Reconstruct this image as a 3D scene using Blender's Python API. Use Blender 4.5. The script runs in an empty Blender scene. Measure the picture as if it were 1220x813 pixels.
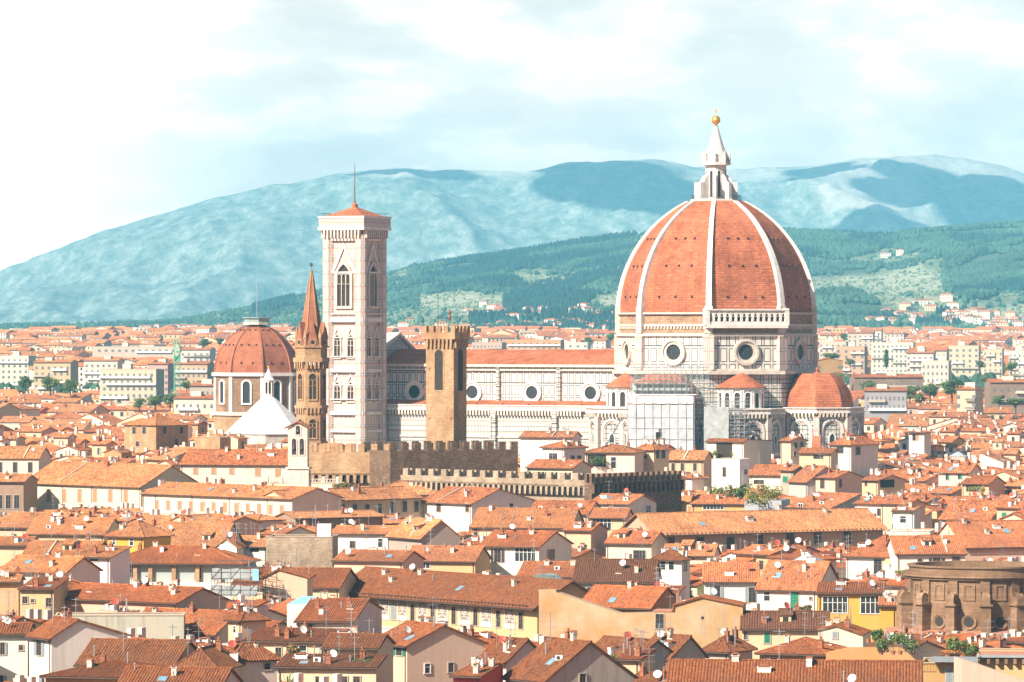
import bpy, math, random
import numpy as np
from mathutils import Vector, Matrix, noise as mnoise
R = math.radians
rnd = random.Random(7)
# ---------------------------------------------------------------- camera
F, HX, HY, ZC = 5800.0, 610.0, 392.0, 56.0        # photo focal length in its own pixels, horizon, eye height (m)
sc = bpy.context.scene
C = sc.collection
cam = bpy.data.objects.new('camera', bpy.data.cameras.new('camera')); C.objects.link(cam)
cam.location = (0, 0, ZC); cam.rotation_euler = (R(90), 0, 0)
cam.data.sensor_width = 36; cam.data.lens = F / 1220 * 36
cam.data.shift_y = -(406.5 - HY) / 1220
cam.data.clip_start = 5; cam.data.clip_end = 60000
sc.camera = cam
# ---------------------------------------------------------------- light
SUN_EL = 37.0
SUN = Vector((-0.71 * math.cos(R(SUN_EL)), -0.704 * math.cos(R(SUN_EL)), math.sin(R(SUN_EL)))).normalized()
sun = bpy.data.objects.new('sun', bpy.data.lights.new('sun', 'SUN')); C.objects.link(sun)
sun.data.energy = 5.0; sun.data.angle = R(0.55); sun.data.color = (1.0, 0.88, 0.74)
sun.rotation_euler = SUN.to_track_quat('Z', 'Y').to_euler()
world = bpy.data.worlds.new('World'); sc.world = world; world.use_nodes = True
nt = world.node_tree; nt.nodes.clear()
def N(nt, t, **k):
    n = nt.nodes.new(t)
    for a, b in k.items():
        if a[0] == 'i' and a[1:].isdigit(): n.inputs[int(a[1:])].default_value = b
        else: setattr(n, a, b)
    return n
def ramp(nt, stops, src=None, interp='LINEAR'):
    n = nt.nodes.new('ShaderNodeValToRGB'); e = n.color_ramp.elements; n.color_ramp.interpolation = interp
    while len(e) < len(stops): e.new(0.5)
    for k, (p, c) in enumerate(stops):
        e[k].position = p; e[k].color = (c, c, c, 1) if isinstance(c, (int, float)) else (*c, 1)
    if src: nt.links.new(src, n.inputs[0])
    return n
def mixc(nt, f, a, b, mode='MIX'):
    n = N(nt, 'ShaderNodeMix', data_type='RGBA', blend_type=mode)
    for i, s in ((0, f), (6, a), (7, b)):
        if hasattr(s, 'links'): nt.links.new(s, n.inputs[i])
        elif i == 0: n.inputs[0].default_value = s
        else: n.inputs[i].default_value = (*s[:3], 1)
    return n.outputs[2]
def math_(nt, op, a, b=None, c=None):
    n = N(nt, 'ShaderNodeMath', operation=op)
    for i, s in enumerate((a, b, c)):
        if s is None: continue
        if hasattr(s, 'links'): nt.links.new(s, n.inputs[i])
        else: n.inputs[i].default_value = s
    return n.outputs[0]
sky = N(nt, 'ShaderNodeTexSky', sky_type='NISHITA', sun_disc=False, sun_elevation=R(SUN_EL), sun_rotation=math.atan2(SUN.x, SUN.y) % (2 * math.pi),
        altitude=50, air_density=1.0, dust_density=1.6, ozone_density=1.0)
tc = N(nt, 'ShaderNodeTexCoord'); mp = N(nt, 'ShaderNodeMapping'); mp.inputs['Scale'].default_value = (1, 1, 2.6); mp.inputs['Location'].default_value = (3.1, 0.4, 0.13)
nt.links.new(tc.outputs['Generated'], mp.inputs[0])
cn = N(nt, 'ShaderNodeTexNoise'); cn.inputs['Scale'].default_value = 22; cn.inputs['Detail'].default_value = 9; cn.inputs['Roughness'].default_value = 0.6; cn.inputs['Distortion'].default_value = 0.4
nt.links.new(mp.outputs[0], cn.inputs['Vector'])
cr = ramp(nt, [(0.38, 0.72), (0.47, 0.84), (0.53, 0.94), (0.62, 1.0)], cn.outputs[0])
cs = N(nt, 'ShaderNodeSeparateXYZ'); nt.links.new(tc.outputs['Generated'], cs.inputs[0])
lf = N(nt, 'ShaderNodeMapRange'); nt.links.new(cs.outputs[0], lf.inputs[0])
lf.inputs[1].default_value = -0.035; lf.inputs[2].default_value = -0.125; lf.interpolation_type = 'SMOOTHERSTEP'
SKY_CLOUD, SKY_GLOW = (14.0, 11.3, 9.6), (22, 20, 18)
up = N(nt, 'ShaderNodeMapRange'); nt.links.new(cs.outputs[2], up.inputs[0]); up.inputs[1].default_value = 0.085; up.inputs[2].default_value = 0.2; up.inputs[3].default_value = 1.0; up.inputs[4].default_value = 0.05
no_ = N(nt, 'ShaderNodeMapRange'); nt.links.new(cs.outputs[1], no_.inputs[0]); no_.inputs[1].default_value = 0.45; no_.inputs[2].default_value = 0.9     # the cloud bank lies over the mountains to the north
bank = math_(nt, 'MULTIPLY', up.outputs[0], no_.outputs[0])
cf = math_(nt, 'MULTIPLY', cr.outputs[0], bank)                 # low in the sky, thinning overhead
cm = N(nt, 'ShaderNodeTexNoise'); cm.inputs['Scale'].default_value = 30; cm.inputs['Detail'].default_value = 8; cm.inputs['Roughness'].default_value = 0.55; nt.links.new(mp.outputs[0], cm.inputs['Vector'])
cb_ = ramp(nt, [(0.40, (0.78, 0.80, 0.82)), (0.49, (0.88, 0.89, 0.90)), (0.53, (1.02, 1.02, 1.02)), (0.62, (1.12, 1.12, 1.10))], cm.outputs[0])
c1 = mixc(nt, cf, sky.outputs[0], mixc(nt, 1.0, SKY_CLOUD, cb_.outputs[0], 'MULTIPLY'))
c2 = mixc(nt, math_(nt, 'MULTIPLY', lf.outputs[0], bank), c1, SKY_GLOW)
bg = N(nt, 'ShaderNodeBackground'); bg.inputs[1].default_value = 0.058
nt.links.new(c2, bg.inputs[0])
wo = N(nt, 'ShaderNodeOutputWorld'); nt.links.new(bg.outputs[0], wo.inputs[0])
sc.view_settings.view_transform = 'Standard'; sc.view_settings.look = 'None'
sc.view_settings.exposure = 1.02; sc.view_settings.gamma = 1
try: sc.view_settings.use_curve_mapping = False
except Exception: pass
sc.cycles.max_bounces = 5; sc.cycles.diffuse_bounces = 3; sc.cycles.glossy_bounces = 2; sc.cycles.volume_bounces = 0
sc.cycles.transparent_max_bounces = 8; sc.cycles.caustics_reflective = False; sc.cycles.caustics_refractive = False

# ---------------------------------------------------------------- materials
MATS = {}
def newmat(name):
    m = bpy.data.materials.new(name); m.use_nodes = True; MATS[name] = m
    nt = m.node_tree; b = nt.nodes['Principled BSDF']; b.inputs['Roughness'].default_value = 0.85
    b.inputs['Specular IOR Level'].default_value = 0.25
    return m, nt, b
def noise(nt, vec, scale, detail=4, rough=0.6):
    n = N(nt, 'ShaderNodeTexNoise'); n.inputs['Scale'].default_value = scale; n.inputs['Detail'].default_value = detail
    n.inputs['Roughness'].default_value = rough; nt.links.new(vec, n.inputs['Vector']); return n.outputs[0]
def bump(nt, b, h, strength, dist=0.05):
    n = N(nt, 'ShaderNodeBump'); n.inputs['Strength'].default_value = strength; n.inputs['Distance'].default_value = dist
    nt.links.new(h, n.inputs['Height']); nt.links.new(n.outputs[0], b.inputs['Normal'])
def simple(name, col, rough=0.8, var=0.25, scale=1.2, metal=0.0, emis=None):
    m, nt, b = newmat(name); tc = N(nt, 'ShaderNodeTexCoord')
    n = noise(nt, tc.outputs['Object'], scale)
    r = ramp(nt, [(0.3, tuple(c * (1 - var) for c in col)), (0.7, tuple(min(1, c * (1 + var)) for c in col))], n)
    nt.links.new(r.outputs[0], b.inputs['Base Color']); b.inputs['Roughness'].default_value = rough; b.inputs['Metallic'].default_value = metal
    return m
def plaster(name, stain=0.6):
    """painted render: the paint colour is the object's own colour; rain streaks, patches and fine grain"""
    m, nt, b = newmat(name); tc = N(nt, 'ShaderNodeTexCoord'); oi = N(nt, 'ShaderNodeObjectInfo')
    off = N(nt, 'ShaderNodeVectorMath', operation='ADD'); sv = N(nt, 'ShaderNodeVectorMath', operation='SCALE')
    cx = N(nt, 'ShaderNodeCombineXYZ'); nt.links.new(oi.outputs['Random'], cx.inputs[0]); nt.links.new(oi.outputs['Random'], cx.inputs[1])
    nt.links.new(cx.outputs[0], sv.inputs[0]); sv.inputs['Scale'].default_value = 80
    nt.links.new(tc.outputs['Object'], off.inputs[0]); nt.links.new(sv.outputs[0], off.inputs[1]); P = off.outputs[0]
    a = ramp(nt, [(0.35, 0.0), (0.62, 1.0)], noise(nt, P, 0.22, 5, 0.65))
    ms = N(nt, 'ShaderNodeMapping'); ms.inputs['Scale'].default_value = (1.6, 1.6, 0.12); nt.links.new(P, ms.inputs[0])
    s = ramp(nt, [(0.48, 0.0), (0.72, 1.0)], noise(nt, ms.outputs[0], 1.0, 5, 0.7))
    g = noise(nt, P, 9, 2)
    c = mixc(nt, math_(nt, 'MULTIPLY', a.outputs[0], 0.28 * stain), oi.outputs['Color'], (0.56, 0.46, 0.35))
    c = mixc(nt, math_(nt, 'MULTIPLY', s.outputs[0], 0.42 * stain), c, (0.32, 0.26, 0.20))
    c = mixc(nt, 0.16, c, ramp(nt, [(0.3, 0.2), (0.7, 1.0)], g).outputs[0], 'MULTIPLY')
    nt.links.new(c, b.inputs['Base Color']); b.inputs['Roughness'].default_value = 0.92
    bump(nt, b, g, 0.25, 0.02)
    return m
plaster('plaster'); plaster('old_plaster', 1.9)
def roofmat(name, stripes):
    """terracotta pantiles: each tile its own clay tone, object colour tints the whole roof"""
    m, nt, b = newmat(name); tc = N(nt, 'ShaderNodeTexCoord'); oi = N(nt, 'ShaderNodeObjectInfo')
    sp = N(nt, 'ShaderNodeSeparateXYZ'); nt.links.new(tc.outputs['UV'], sp.inputs[0])
    u = math_(nt, 'DIVIDE', sp.outputs[0], 0.30); v = math_(nt, 'DIVIDE', sp.outputs[1], 0.42)
    cb = N(nt, 'ShaderNodeCombineXYZ'); nt.links.new(math_(nt, 'FLOOR', u), cb.inputs[0]); nt.links.new(math_(nt, 'FLOOR', v), cb.inputs[1]); nt.links.new(oi.outputs['Random'], cb.inputs[2])
    wn = N(nt, 'ShaderNodeTexWhiteNoise', noise_dimensions='3D'); nt.links.new(cb.outputs[0], wn.inputs[0])
    tile = ramp(nt, [(0.0, (0.30, 0.22, 0.19)), (0.2, (0.62, 0.50, 0.45)), (0.5, (1, 1, 1)), (0.8, (1.05, 1.15, 1.15)), (1.0, (1.2, 1.6, 1.7))], wn.outputs[0])
    c = mixc(nt, 0.85, oi.outputs['Color'], tile.outputs[0], 'MULTIPLY')
    big = ramp(nt, [(0.42, 0.0), (0.68, 1.0)], noise(nt, tc.outputs['Object'], 0.16, 5, 0.7))
    c = mixc(nt, math_(nt, 'MULTIPLY', big.outputs[0], 0.5), c, (0.12, 0.06, 0.04))
    lich = ramp(nt, [(0.55, 0.0), (0.72, 1.0)], noise(nt, tc.outputs['Object'], 1.4, 4, 0.75))
    c = mixc(nt, math_(nt, 'MULTIPLY', lich.outputs[0], 0.42), c, (0.17, 0.10, 0.07))
    nt.links.new(c, b.inputs['Base Color']); b.inputs['Roughness'].default_value = 0.9
    fv = math_(nt, 'FRACT', v); h = math_(nt, 'MULTIPLY', fv, 0.4)
    if stripes:
        cosu = math_(nt, 'ABSOLUTE', math_(nt, 'SINE', math_(nt, 'MULTIPLY', u, math.pi)))
        h = math_(nt, 'ADD', math_(nt, 'MULTIPLY', cosu, 1.0), h)
    h = math_(nt, 'ADD', h, math_(nt, 'MULTIPLY', wn.outputs[0], 0.4))
    bump(nt, b, h, 0.9, 0.09)
    return m
roofmat('tiles', True); roofmat('tiles_near', False)
def panelmat(name, pw, ph, m0, m1, line, base, base2=None, bands=None, voff=0.0, dirt=0.35):
    """inlaid marble: framed panels pw x ph metres (line between m0 and m1 from each panel's edge) and horizontal bands"""
    m, nt, b = newmat(name); tc = N(nt, 'ShaderNodeTexCoord')
    sp = N(nt, 'ShaderNodeSeparateXYZ'); nt.links.new(tc.outputs['UV'], sp.inputs[0])
    def edge(x, p, off=0.0):
        f = math_(nt, 'FRACT', math_(nt, 'DIVIDE', math_(nt, 'ADD', x, off), p))
        return math_(nt, 'MULTIPLY', math_(nt, 'MINIMUM', f, math_(nt, 'SUBTRACT', 1.0, f)), p)
    d = math_(nt, 'MINIMUM', edge(sp.outputs[0], pw), edge(sp.outputs[1], ph, voff))
    ln = math_(nt, 'MULTIPLY', math_(nt, 'GREATER_THAN', d, m0), math_(nt, 'LESS_THAN', d, m1))
    n = noise(nt, tc.outputs['Object'], 0.35, 6, 0.7)
    bs = ramp(nt, [(0.3, tuple(c * 0.80 for c in base)), (0.65, base)], n).outputs[0]
    if base2: bs = mixc(nt, math_(nt, 'GREATER_THAN', d, m1), bs, base2)
    c = mixc(nt, ln, bs, line)
    if bands:
        for per, w, col, off in bands:
            fb = math_(nt, 'LESS_THAN', edge(sp.outputs[1], per, off), w)
            c = mixc(nt, fb, c, col)
    st = N(nt, 'ShaderNodeMapping'); st.inputs['Scale'].default_value = (1.2, 1.2, 0.15); nt.links.new(tc.outputs['Object'], st.inputs[0])
    s = ramp(nt, [(0.5, 0.0), (0.75, 1.0)], noise(nt, st.outputs[0], 1.0, 5, 0.7))
    c = mixc(nt, math_(nt, 'MULTIPLY', s.outputs[0], dirt), c, (0.28, 0.24, 0.21))
    nt.links.new(c, b.inputs['Base Color']); b.inputs['Roughness'].default_value = 0.6
    return m
GREEN = (0.04, 0.06, 0.065); MARB = (0.62, 0.585, 0.545); PINK = (0.62, 0.36, 0.29)
panelmat('drum_marble', 2.5, 4.3, 0.30, 0.52, GREEN, MARB, (0.70, 0.64, 0.58), [(8.6, 0.16, GREEN, 0.2)], 0.6)
panelmat('clerestory_marble', 2.05, 3.4, 0.22, 0.42, GREEN, MARB, None, [(10.2, 0.16, GREEN, 0)], 0.3)
panelmat('aisle_marble', 1.0, 7.0, 0.27, 0.38, (0.16, 0.17, 0.17), MARB, None, [(1.45, 0.09, (0.13, 0.16, 0.16), 0.2), (3.1, 0.14, PINK, 0.9)], 0.0, 0.25)
panelmat('body_marble', 2.4, 5.0, 0.3, 0.5, GREEN, (0.60, 0.54, 0.48), None, [(1.25, 0.13, (0.09, 0.11, 0.11), 0.2)], 0.0, 0.5)
panelmat('tower_marble', 1.5, 3.6, 0.16, 0.27, (0.10, 0.13, 0.13), MARB, (0.66, 0.50, 0.43), [(3.6, 0.13, (0.52, 0.30, 0.24), 0.55)], 0.0, 0.3)
panelmat('facade_marble', 2.0, 2.6, 0.2, 0.4, GREEN, (0.55, 0.52, 0.48))
simple('white_marble', (0.66, 0.62, 0.575), 0.55, 0.20, 0.5); simple('old_marble', (0.56, 0.49, 0.42), 0.7, 0.22, 0.7)
simple('white_stone', (0.80, 0.78, 0.75), 0.8, 0.06, 0.5)
def stone(name, a, b_, sx, sy, mort=0.03, mc=None, rough=0.9, bs=0.5):
    m, nt, b = newmat(name); tc = N(nt, 'ShaderNodeTexCoord')
    br = N(nt, 'ShaderNodeTexBrick'); nt.links.new(tc.outputs['UV'], br.inputs[0]); br.inputs['Scale'].default_value = 1
    br.inputs['Brick Width'].default_value = sx; br.inputs['Row Height'].default_value = sy; br.inputs['Mortar Size'].default_value = mort
    br.inputs['Color1'].default_value = (*a, 1); br.inputs['Color2'].default_value = (*b_, 1); br.inputs['Mortar'].default_value = (*(mc or tuple(x * 0.55 for x in a)), 1)
    n = ramp(nt, [(0.3, 0.72), (0.7, 1.12)], noise(nt, tc.outputs['Object'], 0.5, 6, 0.75))
    n2 = ramp(nt, [(0.35, (0.74, 0.70, 0.66)), (0.62, (1.08, 1.12, 1.16))], noise(nt, tc.outputs['Object'], 0.13, 5, 0.7))
    c = mixc(nt, 1.0, br.outputs[0], n.outputs[0], 'MULTIPLY'); c = mixc(nt, 1.0, c, n2.outputs[0], 'MULTIPLY'); nt.links.new(c, b.inputs['Base Color'])
    b.inputs['Roughness'].default_value = rough; bump(nt, b, noise(nt, tc.outputs['Object'], 3.5, 5, 0.8), bs, 0.12); return m
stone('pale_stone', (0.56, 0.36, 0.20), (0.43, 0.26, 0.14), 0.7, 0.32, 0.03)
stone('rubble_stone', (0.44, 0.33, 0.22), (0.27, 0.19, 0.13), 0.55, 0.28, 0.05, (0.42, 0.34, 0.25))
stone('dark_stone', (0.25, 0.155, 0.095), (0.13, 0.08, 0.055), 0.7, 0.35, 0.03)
stone('brick', (0.50, 0.20, 0.11), (0.36, 0.14, 0.08), 0.4, 0.12, 0.015)
stone('tan_brick', (0.56, 0.34, 0.19), (0.44, 0.25, 0.13), 0.4, 0.14, 0.015)
stone('rough_masonry', (0.50, 0.33, 0.21), (0.36, 0.21, 0.13), 1.3, 0.5, 0.06)
stone('brown_stone', (0.33, 0.205, 0.12), (0.25, 0.15, 0.09), 1.4, 0.6, 0.02)
stone('dome_tiles', (0.62, 0.20, 0.085), (0.40, 0.125, 0.06), 0.9, 0.6, 0.07, (0.27, 0.09, 0.05))
stone('chapel_tiles', (0.46, 0.16, 0.08), (0.35, 0.12, 0.06), 0.6, 0.45, 0.05, (0.28, 0.10, 0.055))
simple('shade_glass', (0.15, 0.15, 0.155), 0.4, 0.5, 0.5); simple('glass', (0.035, 0.04, 0.045), 0.25, 0.4, 0.9); simple('opening', (0.045, 0.035, 0.03), 0.9, 0.3)
simple('frame_white', (0.72, 0.70, 0.66), 0.6, 0.06); simple('frame_stone', (0.42, 0.36, 0.29), 0.85, 0.15); simple('frame_wood', (0.17, 0.09, 0.055), 0.7, 0.2)
simple('shutter_brown', (0.085, 0.05, 0.04), 0.7, 0.2); simple('shutter_green', (0.02, 0.20, 0.12), 0.6, 0.15)
simple('shutter_blue', (0.24, 0.30, 0.33), 0.7, 0.1); simple('shutter_tan', (0.42, 0.23, 0.13), 0.7, 0.15)
simple('gutter', (0.10, 0.065, 0.05), 0.5, 0.2); simple('metal', (0.45, 0.46, 0.47), 0.4, 0.15, 2, 0.6); simple('dark_metal', (0.09, 0.09, 0.09), 0.5, 0.2, 2, 0.4)
simple('dish_white', (0.78, 0.78, 0.76), 0.5, 0.05); simple('dish_red', (0.42, 0.08, 0.05), 0.5, 0.1)
simple('sky_glass', (0.18, 0.34, 0.46), 0.15, 0.2); simple('gold', (0.85, 0.48, 0.10), 0.3, 0.08, 1, 0.7)
simple('verdigris', (0.26, 0.33, 0.31), 0.6, 0.2, 0.8); simple('lead', (0.30, 0.34, 0.36), 0.6, 0.15, 0.6)
simple('sheet', (0.43, 0.46, 0.49), 0.8, 0.16, 0.35); simple('net', (0.30, 0.33, 0.33), 0.9, 0.25, 0.6); simple('blue_tarp', (0.22, 0.46, 0.60), 0.6, 0.15)
simple('plank', (0.45, 0.32, 0.20), 0.85, 0.2); simple('terrace', (0.42, 0.20, 0.13), 0.9, 0.2); simple('awning', (0.62, 0.36, 0.18), 0.9, 0.1)
simple('leaf_dark', (0.05, 0.10, 0.035), 0.8, 0.5, 1.5); simple('leaf_mid', (0.13, 0.19, 0.05), 0.8, 0.45, 1.5); simple('leaf_yellow', (0.34, 0.27, 0.03), 0.8, 0.35, 1.5)
simple('bark', (0.12, 0.085, 0.06), 0.9, 0.2); simple('clay_pot', (0.42, 0.17, 0.09), 0.85, 0.15); simple('crane_green', (0.10, 0.42, 0.30), 0.5, 0.1)
simple('sgraffito', (0.60, 0.54, 0.47), 0.85, 0.08, 0.6); simple('sgraffito_dark', (0.20, 0.16, 0.13), 0.85, 0.15); simple('red_paint', (0.50, 0.06, 0.05), 0.6, 0.1)
simple('lamp_paint', (0.6, 0.6, 0.58), 0.5, 0.1)

# ---------------------------------------------------------------- mesh building
class MB:
    def __init__(s): s.v = []; s.f = []; s.m = []; s.mats = []
    def mi(s, mat):
        if mat not in s.mats: s.mats.append(mat)
        return s.mats.index(mat)
    def add(s, vs, fs, mat, M=None):
        o = len(s.v); k = s.mi(mat)
        s.v += [tuple(M @ Vector(p)) for p in vs] if M is not None else [tuple(p) for p in vs]
        for f in fs: s.f.append(tuple(i + o for i in f)); s.m.append(k)
        return s
    def quad(s, a, b, c, d, mat, M=None): return s.add([a, b, c, d], [(0, 1, 2, 3)], mat, M)
    def box(s, x0, x1, y0, y1, z0, z1, mat, M=None):
        vs = [(x, y, z) for z in (z0, z1) for x, y in ((x0, y0), (x1, y0), (x1, y1), (x0, y1))]
        return s.add(vs, [(3, 2, 1, 0), (4, 5, 6, 7), (0, 1, 5, 4), (1, 2, 6, 5), (2, 3, 7, 6), (3, 0, 4, 7)], mat, M)
    def prism(s, poly, z0, z1, mat, M=None, top=1.0, c=(0, 0), cap=True):
        n = len(poly)
        vs = [(x, y, z0) for x, y in poly] + [(c[0] + (x - c[0]) * top, c[1] + (y - c[1]) * top, z1) for x, y in poly]
        fs = [(i, (i + 1) % n, n + (i + 1) % n, n + i) for i in range(n)]
        if cap: fs += [tuple(range(n - 1, -1, -1)), tuple(range(n, 2 * n))]
        return s.add(vs, fs, mat, M)
    def ext(s, poly, y0, y1, mat, M=None):
        """polygon in the x-z plane (counter-clockwise seen from -y) extruded from y0 to y1"""
        n = len(poly); vs = [(x, y0, z) for x, z in poly] + [(x, y1, z) for x, z in poly]
        fs = [tuple(range(n)), tuple(range(2 * n - 1, n - 1, -1))] + [(i, n + i, n + (i + 1) % n, (i + 1) % n) for i in range(n)]
        return s.add(vs, fs, mat, M)
    def ring(s, outer, inner, y0, y1, mat, M=None):
        """frame between two outlines of equal length in the x-z plane"""
        n = len(outer); vs = [(x, y0, z) for x, z in outer] + [(x, y0, z) for x, z in inner] + [(x, y1, z) for x, z in outer] + [(x, y1, z) for x, z in inner]
        fs = []
        for i in range(n):
            j = (i + 1) % n
            fs += [(i, j, n + j, n + i), (i, 2 * n + i, 2 * n + j, j), (n + i, n + j, 3 * n + j, 3 * n + i)]
        return s.add(vs, fs, mat, M)
    def lathe(s, prof, n, mat, M=None, a0=0.0):
        vs = [(r * math.cos(a0 + 2 * math.pi * i / n), r * math.sin(a0 + 2 * math.pi * i / n), z) for r, z in prof for i in range(n)]
        fs = [(k * n + i, k * n + (i + 1) % n, (k + 1) * n + (i + 1) % n, (k + 1) * n + i) for k in range(len(prof) - 1) for i in range(n)]
        fs.append(tuple(range(n - 1, -1, -1))); fs.append(tuple((len(prof) - 1) * n + i for i in range(n)))
        return s.add(vs, fs, mat, M)
    def bar(s, a, b, r, mat, n=4):
        a, b = Vector(a), Vector(b); d = b - a
        if d.length < 1e-6: return s
        M = Matrix.Translation(a) @ d.to_track_quat('Z', 'Y').to_matrix().to_4x4()
        return s.lathe([(r, 0), (r, d.length)], n, mat, M, math.pi / 4)
    def mesh(s, name, smooth=False):
        me = bpy.data.meshes.new(name); me.from_pydata(s.v, [], s.f)
        for m in s.mats: me.materials.append(MATS[m])
        me.polygons.foreach_set('material_index', s.m)
        if smooth: me.polygons.foreach_set('use_smooth', [True] * len(s.f))
        uv = me.uv_layers.new(name='UVMap'); me.update()
        nv = len(me.vertices); co = np.empty(nv * 3, np.float32); me.vertices.foreach_get('co', co); co = co.reshape(-1, 3)
        nf = len(me.polygons); nn = np.empty(nf * 3, np.float32); me.polygons.foreach_get('normal', nn); nn = nn.reshape(-1, 3)
        lt = np.empty(nf, np.int32); me.polygons.foreach_get('loop_total', lt)
        lv = np.empty(len(me.loops), np.int32); me.loops.foreach_get('vertex_index', lv)
        ln = np.repeat(nn, lt, axis=0)
        U = np.stack([-ln[:, 1], ln[:, 0], np.zeros(len(ln))], 1); L = np.linalg.norm(U, axis=1); flat = L < 1e-3
        U[flat] = (1, 0, 0); U[~flat] /= L[~flat][:, None]; V = np.cross(ln, U)
        P = co[lv]; uv.data.foreach_set('uv', np.stack([(P * U).sum(1), (P * V).sum(1)], 1).astype(np.float32).ravel())
        return me
def link(name, me, parent=None, loc=None, rz=None, color=None):
    o = bpy.data.objects.new(name, me); C.objects.link(o)
    if parent is not None: o.parent = parent
    if loc is not None: o.location = loc
    if rz is not None: o.rotation_euler = (0, 0, rz)
    if color is not None: o.color = (*color, 1)
    return o
def obj(name, mb, parent=None, loc=None, rz=None, color=None, smooth=False): return link(name, mb.mesh(name, smooth), parent, loc, rz, color)
def tag(o, label, cat, group=None):
    o['label'] = label; o['category'] = cat
    if group: o['group'] = group
    return o
def thing(name, label, cat, loc=(0, 0, 0), rz=0, group=None):
    return tag(link(name, None, None, loc, rz), label, cat, group)
def P2W(px, py, Y): return Vector(((px - HX) * Y / F, Y, ZC - (py - HY) * Y / F))
def w2p(p): return (HX + F * p[0] / p[1], HY + F * (ZC - p[2]) / p[1])
def ground_z(y):
    t = min(1, max(0, (y - 1500) / 3000)); return 36 * t
# ---------------------------------------------------------------- terrain
def lerp_tab(tab, x):
    if x <= tab[0][0]: return tab[0][1]
    for (a, b), (c, d) in zip(tab, tab[1:]):
        if x <= c: return b + (d - b) * (x - a) / (c - a)
    return tab[-1][1]
def sstep(t): t = min(1, max(0, t)); return t * t * (3 - 2 * t)
def struct(o): o['kind'] = 'structure'; return o
m, nt, b = newmat('ground'); tc = N(nt, 'ShaderNodeTexCoord')
r_ = ramp(nt, [(0.35, (0.10, 0.085, 0.075)), (0.55, (0.16, 0.13, 0.11)), (0.7, (0.09, 0.11, 0.06))], noise(nt, tc.outputs['Object'], 0.012, 8, 0.7))
nt.links.new(r_.outputs[0], b.inputs['Base Color'])
def grid_mesh(name, xs, ys, zf, mat, attr=None, smooth=True):
    nx, ny = len(xs), len(ys); v = [(x * yy / F, yy, zf(x, yy)) for yy in ys for x in xs]
    f = [(j * nx + i, j * nx + i + 1, (j + 1) * nx + i + 1, (j + 1) * nx + i) for j in range(ny - 1) for i in range(nx - 1)]
    me = bpy.data.meshes.new(name); me.from_pydata(v, [], f); me.materials.append(MATS[mat])
    me.polygons.foreach_set('use_smooth', [smooth] * len(f))
    if attr:
        a = me.color_attributes.new('cover', 'FLOAT_COLOR', 'POINT')
        a.data.foreach_set('color', [c for yy in ys for x in xs for c in attr(x, yy)])
    return link(name, me)
gv = [(-4500, -300, 0), (4500, -300, 0), (4500, 1500, 0), (-4500, 1500, 0), (4500, 4500, 36), (-4500, 4500, 36), (4500, 5300, 37.2), (-4500, 5300, 37.2)]
gm = bpy.data.meshes.new('ground'); gm.from_pydata(gv, [], [(0, 1, 2, 3), (3, 2, 4, 5), (5, 4, 6, 7)]); gm.materials.append(MATS['ground']); struct(link('ground', gm))
# near hills: ridge in photo pixels -> height at 6500 m
RIDGE1 = [(-1200, 391), (0, 390), (200, 384), (300, 368), (400, 346), (490, 324), (560, 312), (640, 300), (700, 290), (770, 280), (940, 277), (1000, 281), (1060, 286), (1120, 276), (1220, 268), (1500, 262), (2400, 300)]
RIDGE2 = [(-1500, 392), (-600, 386), (-120, 356), (0, 322), (100, 283), (180, 256), (260, 233), (330, 216), (400, 204), (440, 198), (500, 199), (560, 203), (620, 202), (680, 194), (740, 190), (790, 190), (850, 195), (900, 196), (960, 193), (1020, 187), (1060, 185), (1110, 183), (1150, 187), (1190, 195), (1220, 205), (1300, 225), (1800, 260), (2400, 330)]
def fb(x, y, s, o=4): return mnoise.fractal(Vector((x / s, y / s, 3.7)), 1.0, 2.0, o)
def hill1(x, Y):
    px = x + HX; ridge = ZC + (HY - lerp_tab(RIDGE1, px)) * 8600 / F - 37
    t = (Y - 5150) / 3450
    z = 37 + ridge * (max(0, t) ** 1.15 if t < 1 else 1 - 0.5 * min(1, (t - 1) * 1.3))
    X = x * Y / F
    w = sstep(t * 3) * (1 - sstep((t - 0.72) / 0.28) * 0.75)
    z += w * (fb(X, Y, 560, 5) * 36 * min(1, max(0.15, ridge / 120)))
    return z - (4 if t < 0.01 else 0)
def hill2(x, Y):
    px = x + HX; top = ZC + (HY - lerp_tab(RIDGE2, px)) * 15200 / F
    t = (Y - 10600) / 4600; X = x * Y / F
    z = 30 + (top - 30) * (sstep(t * 0.92 + 0.04) ** 0.9 if t < 1 else 1 - sstep((t - 1) * 2) * 0.4)
    g = abs(fb(X + 900, Y * 0.3, 620, 6)); w = sstep(t * 3) * (1 - 0.8 * sstep((t - 0.78) / 0.22))
    return z - w * g * 120 + w * fb(X, Y * .35, 220, 5) * 10 + (fb(X, Y * .4, 60, 3) * 4)
m, nt, b = newmat('hillside'); tc = N(nt, 'ShaderNodeTexCoord'); at = N(nt, 'ShaderNodeVertexColor', layer_name='cover')
n1 = noise(nt, tc.outputs['Object'], 0.011, 7, 0.7); n2 = noise(nt, tc.outputs['Object'], 0.045, 6, 0.8)
g1 = ramp(nt, [(0.38, (0.06, 0.105, 0.06)), (0.47, (0.13, 0.17, 0.09)), (0.56, (0.27, 0.28, 0.18)), (0.68, (0.50, 0.45, 0.34))], n1)
g2 = ramp(nt, [(0.42, (0.07, 0.12, 0.06)), (0.60, (0.26, 0.27, 0.18))], n2)
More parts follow.
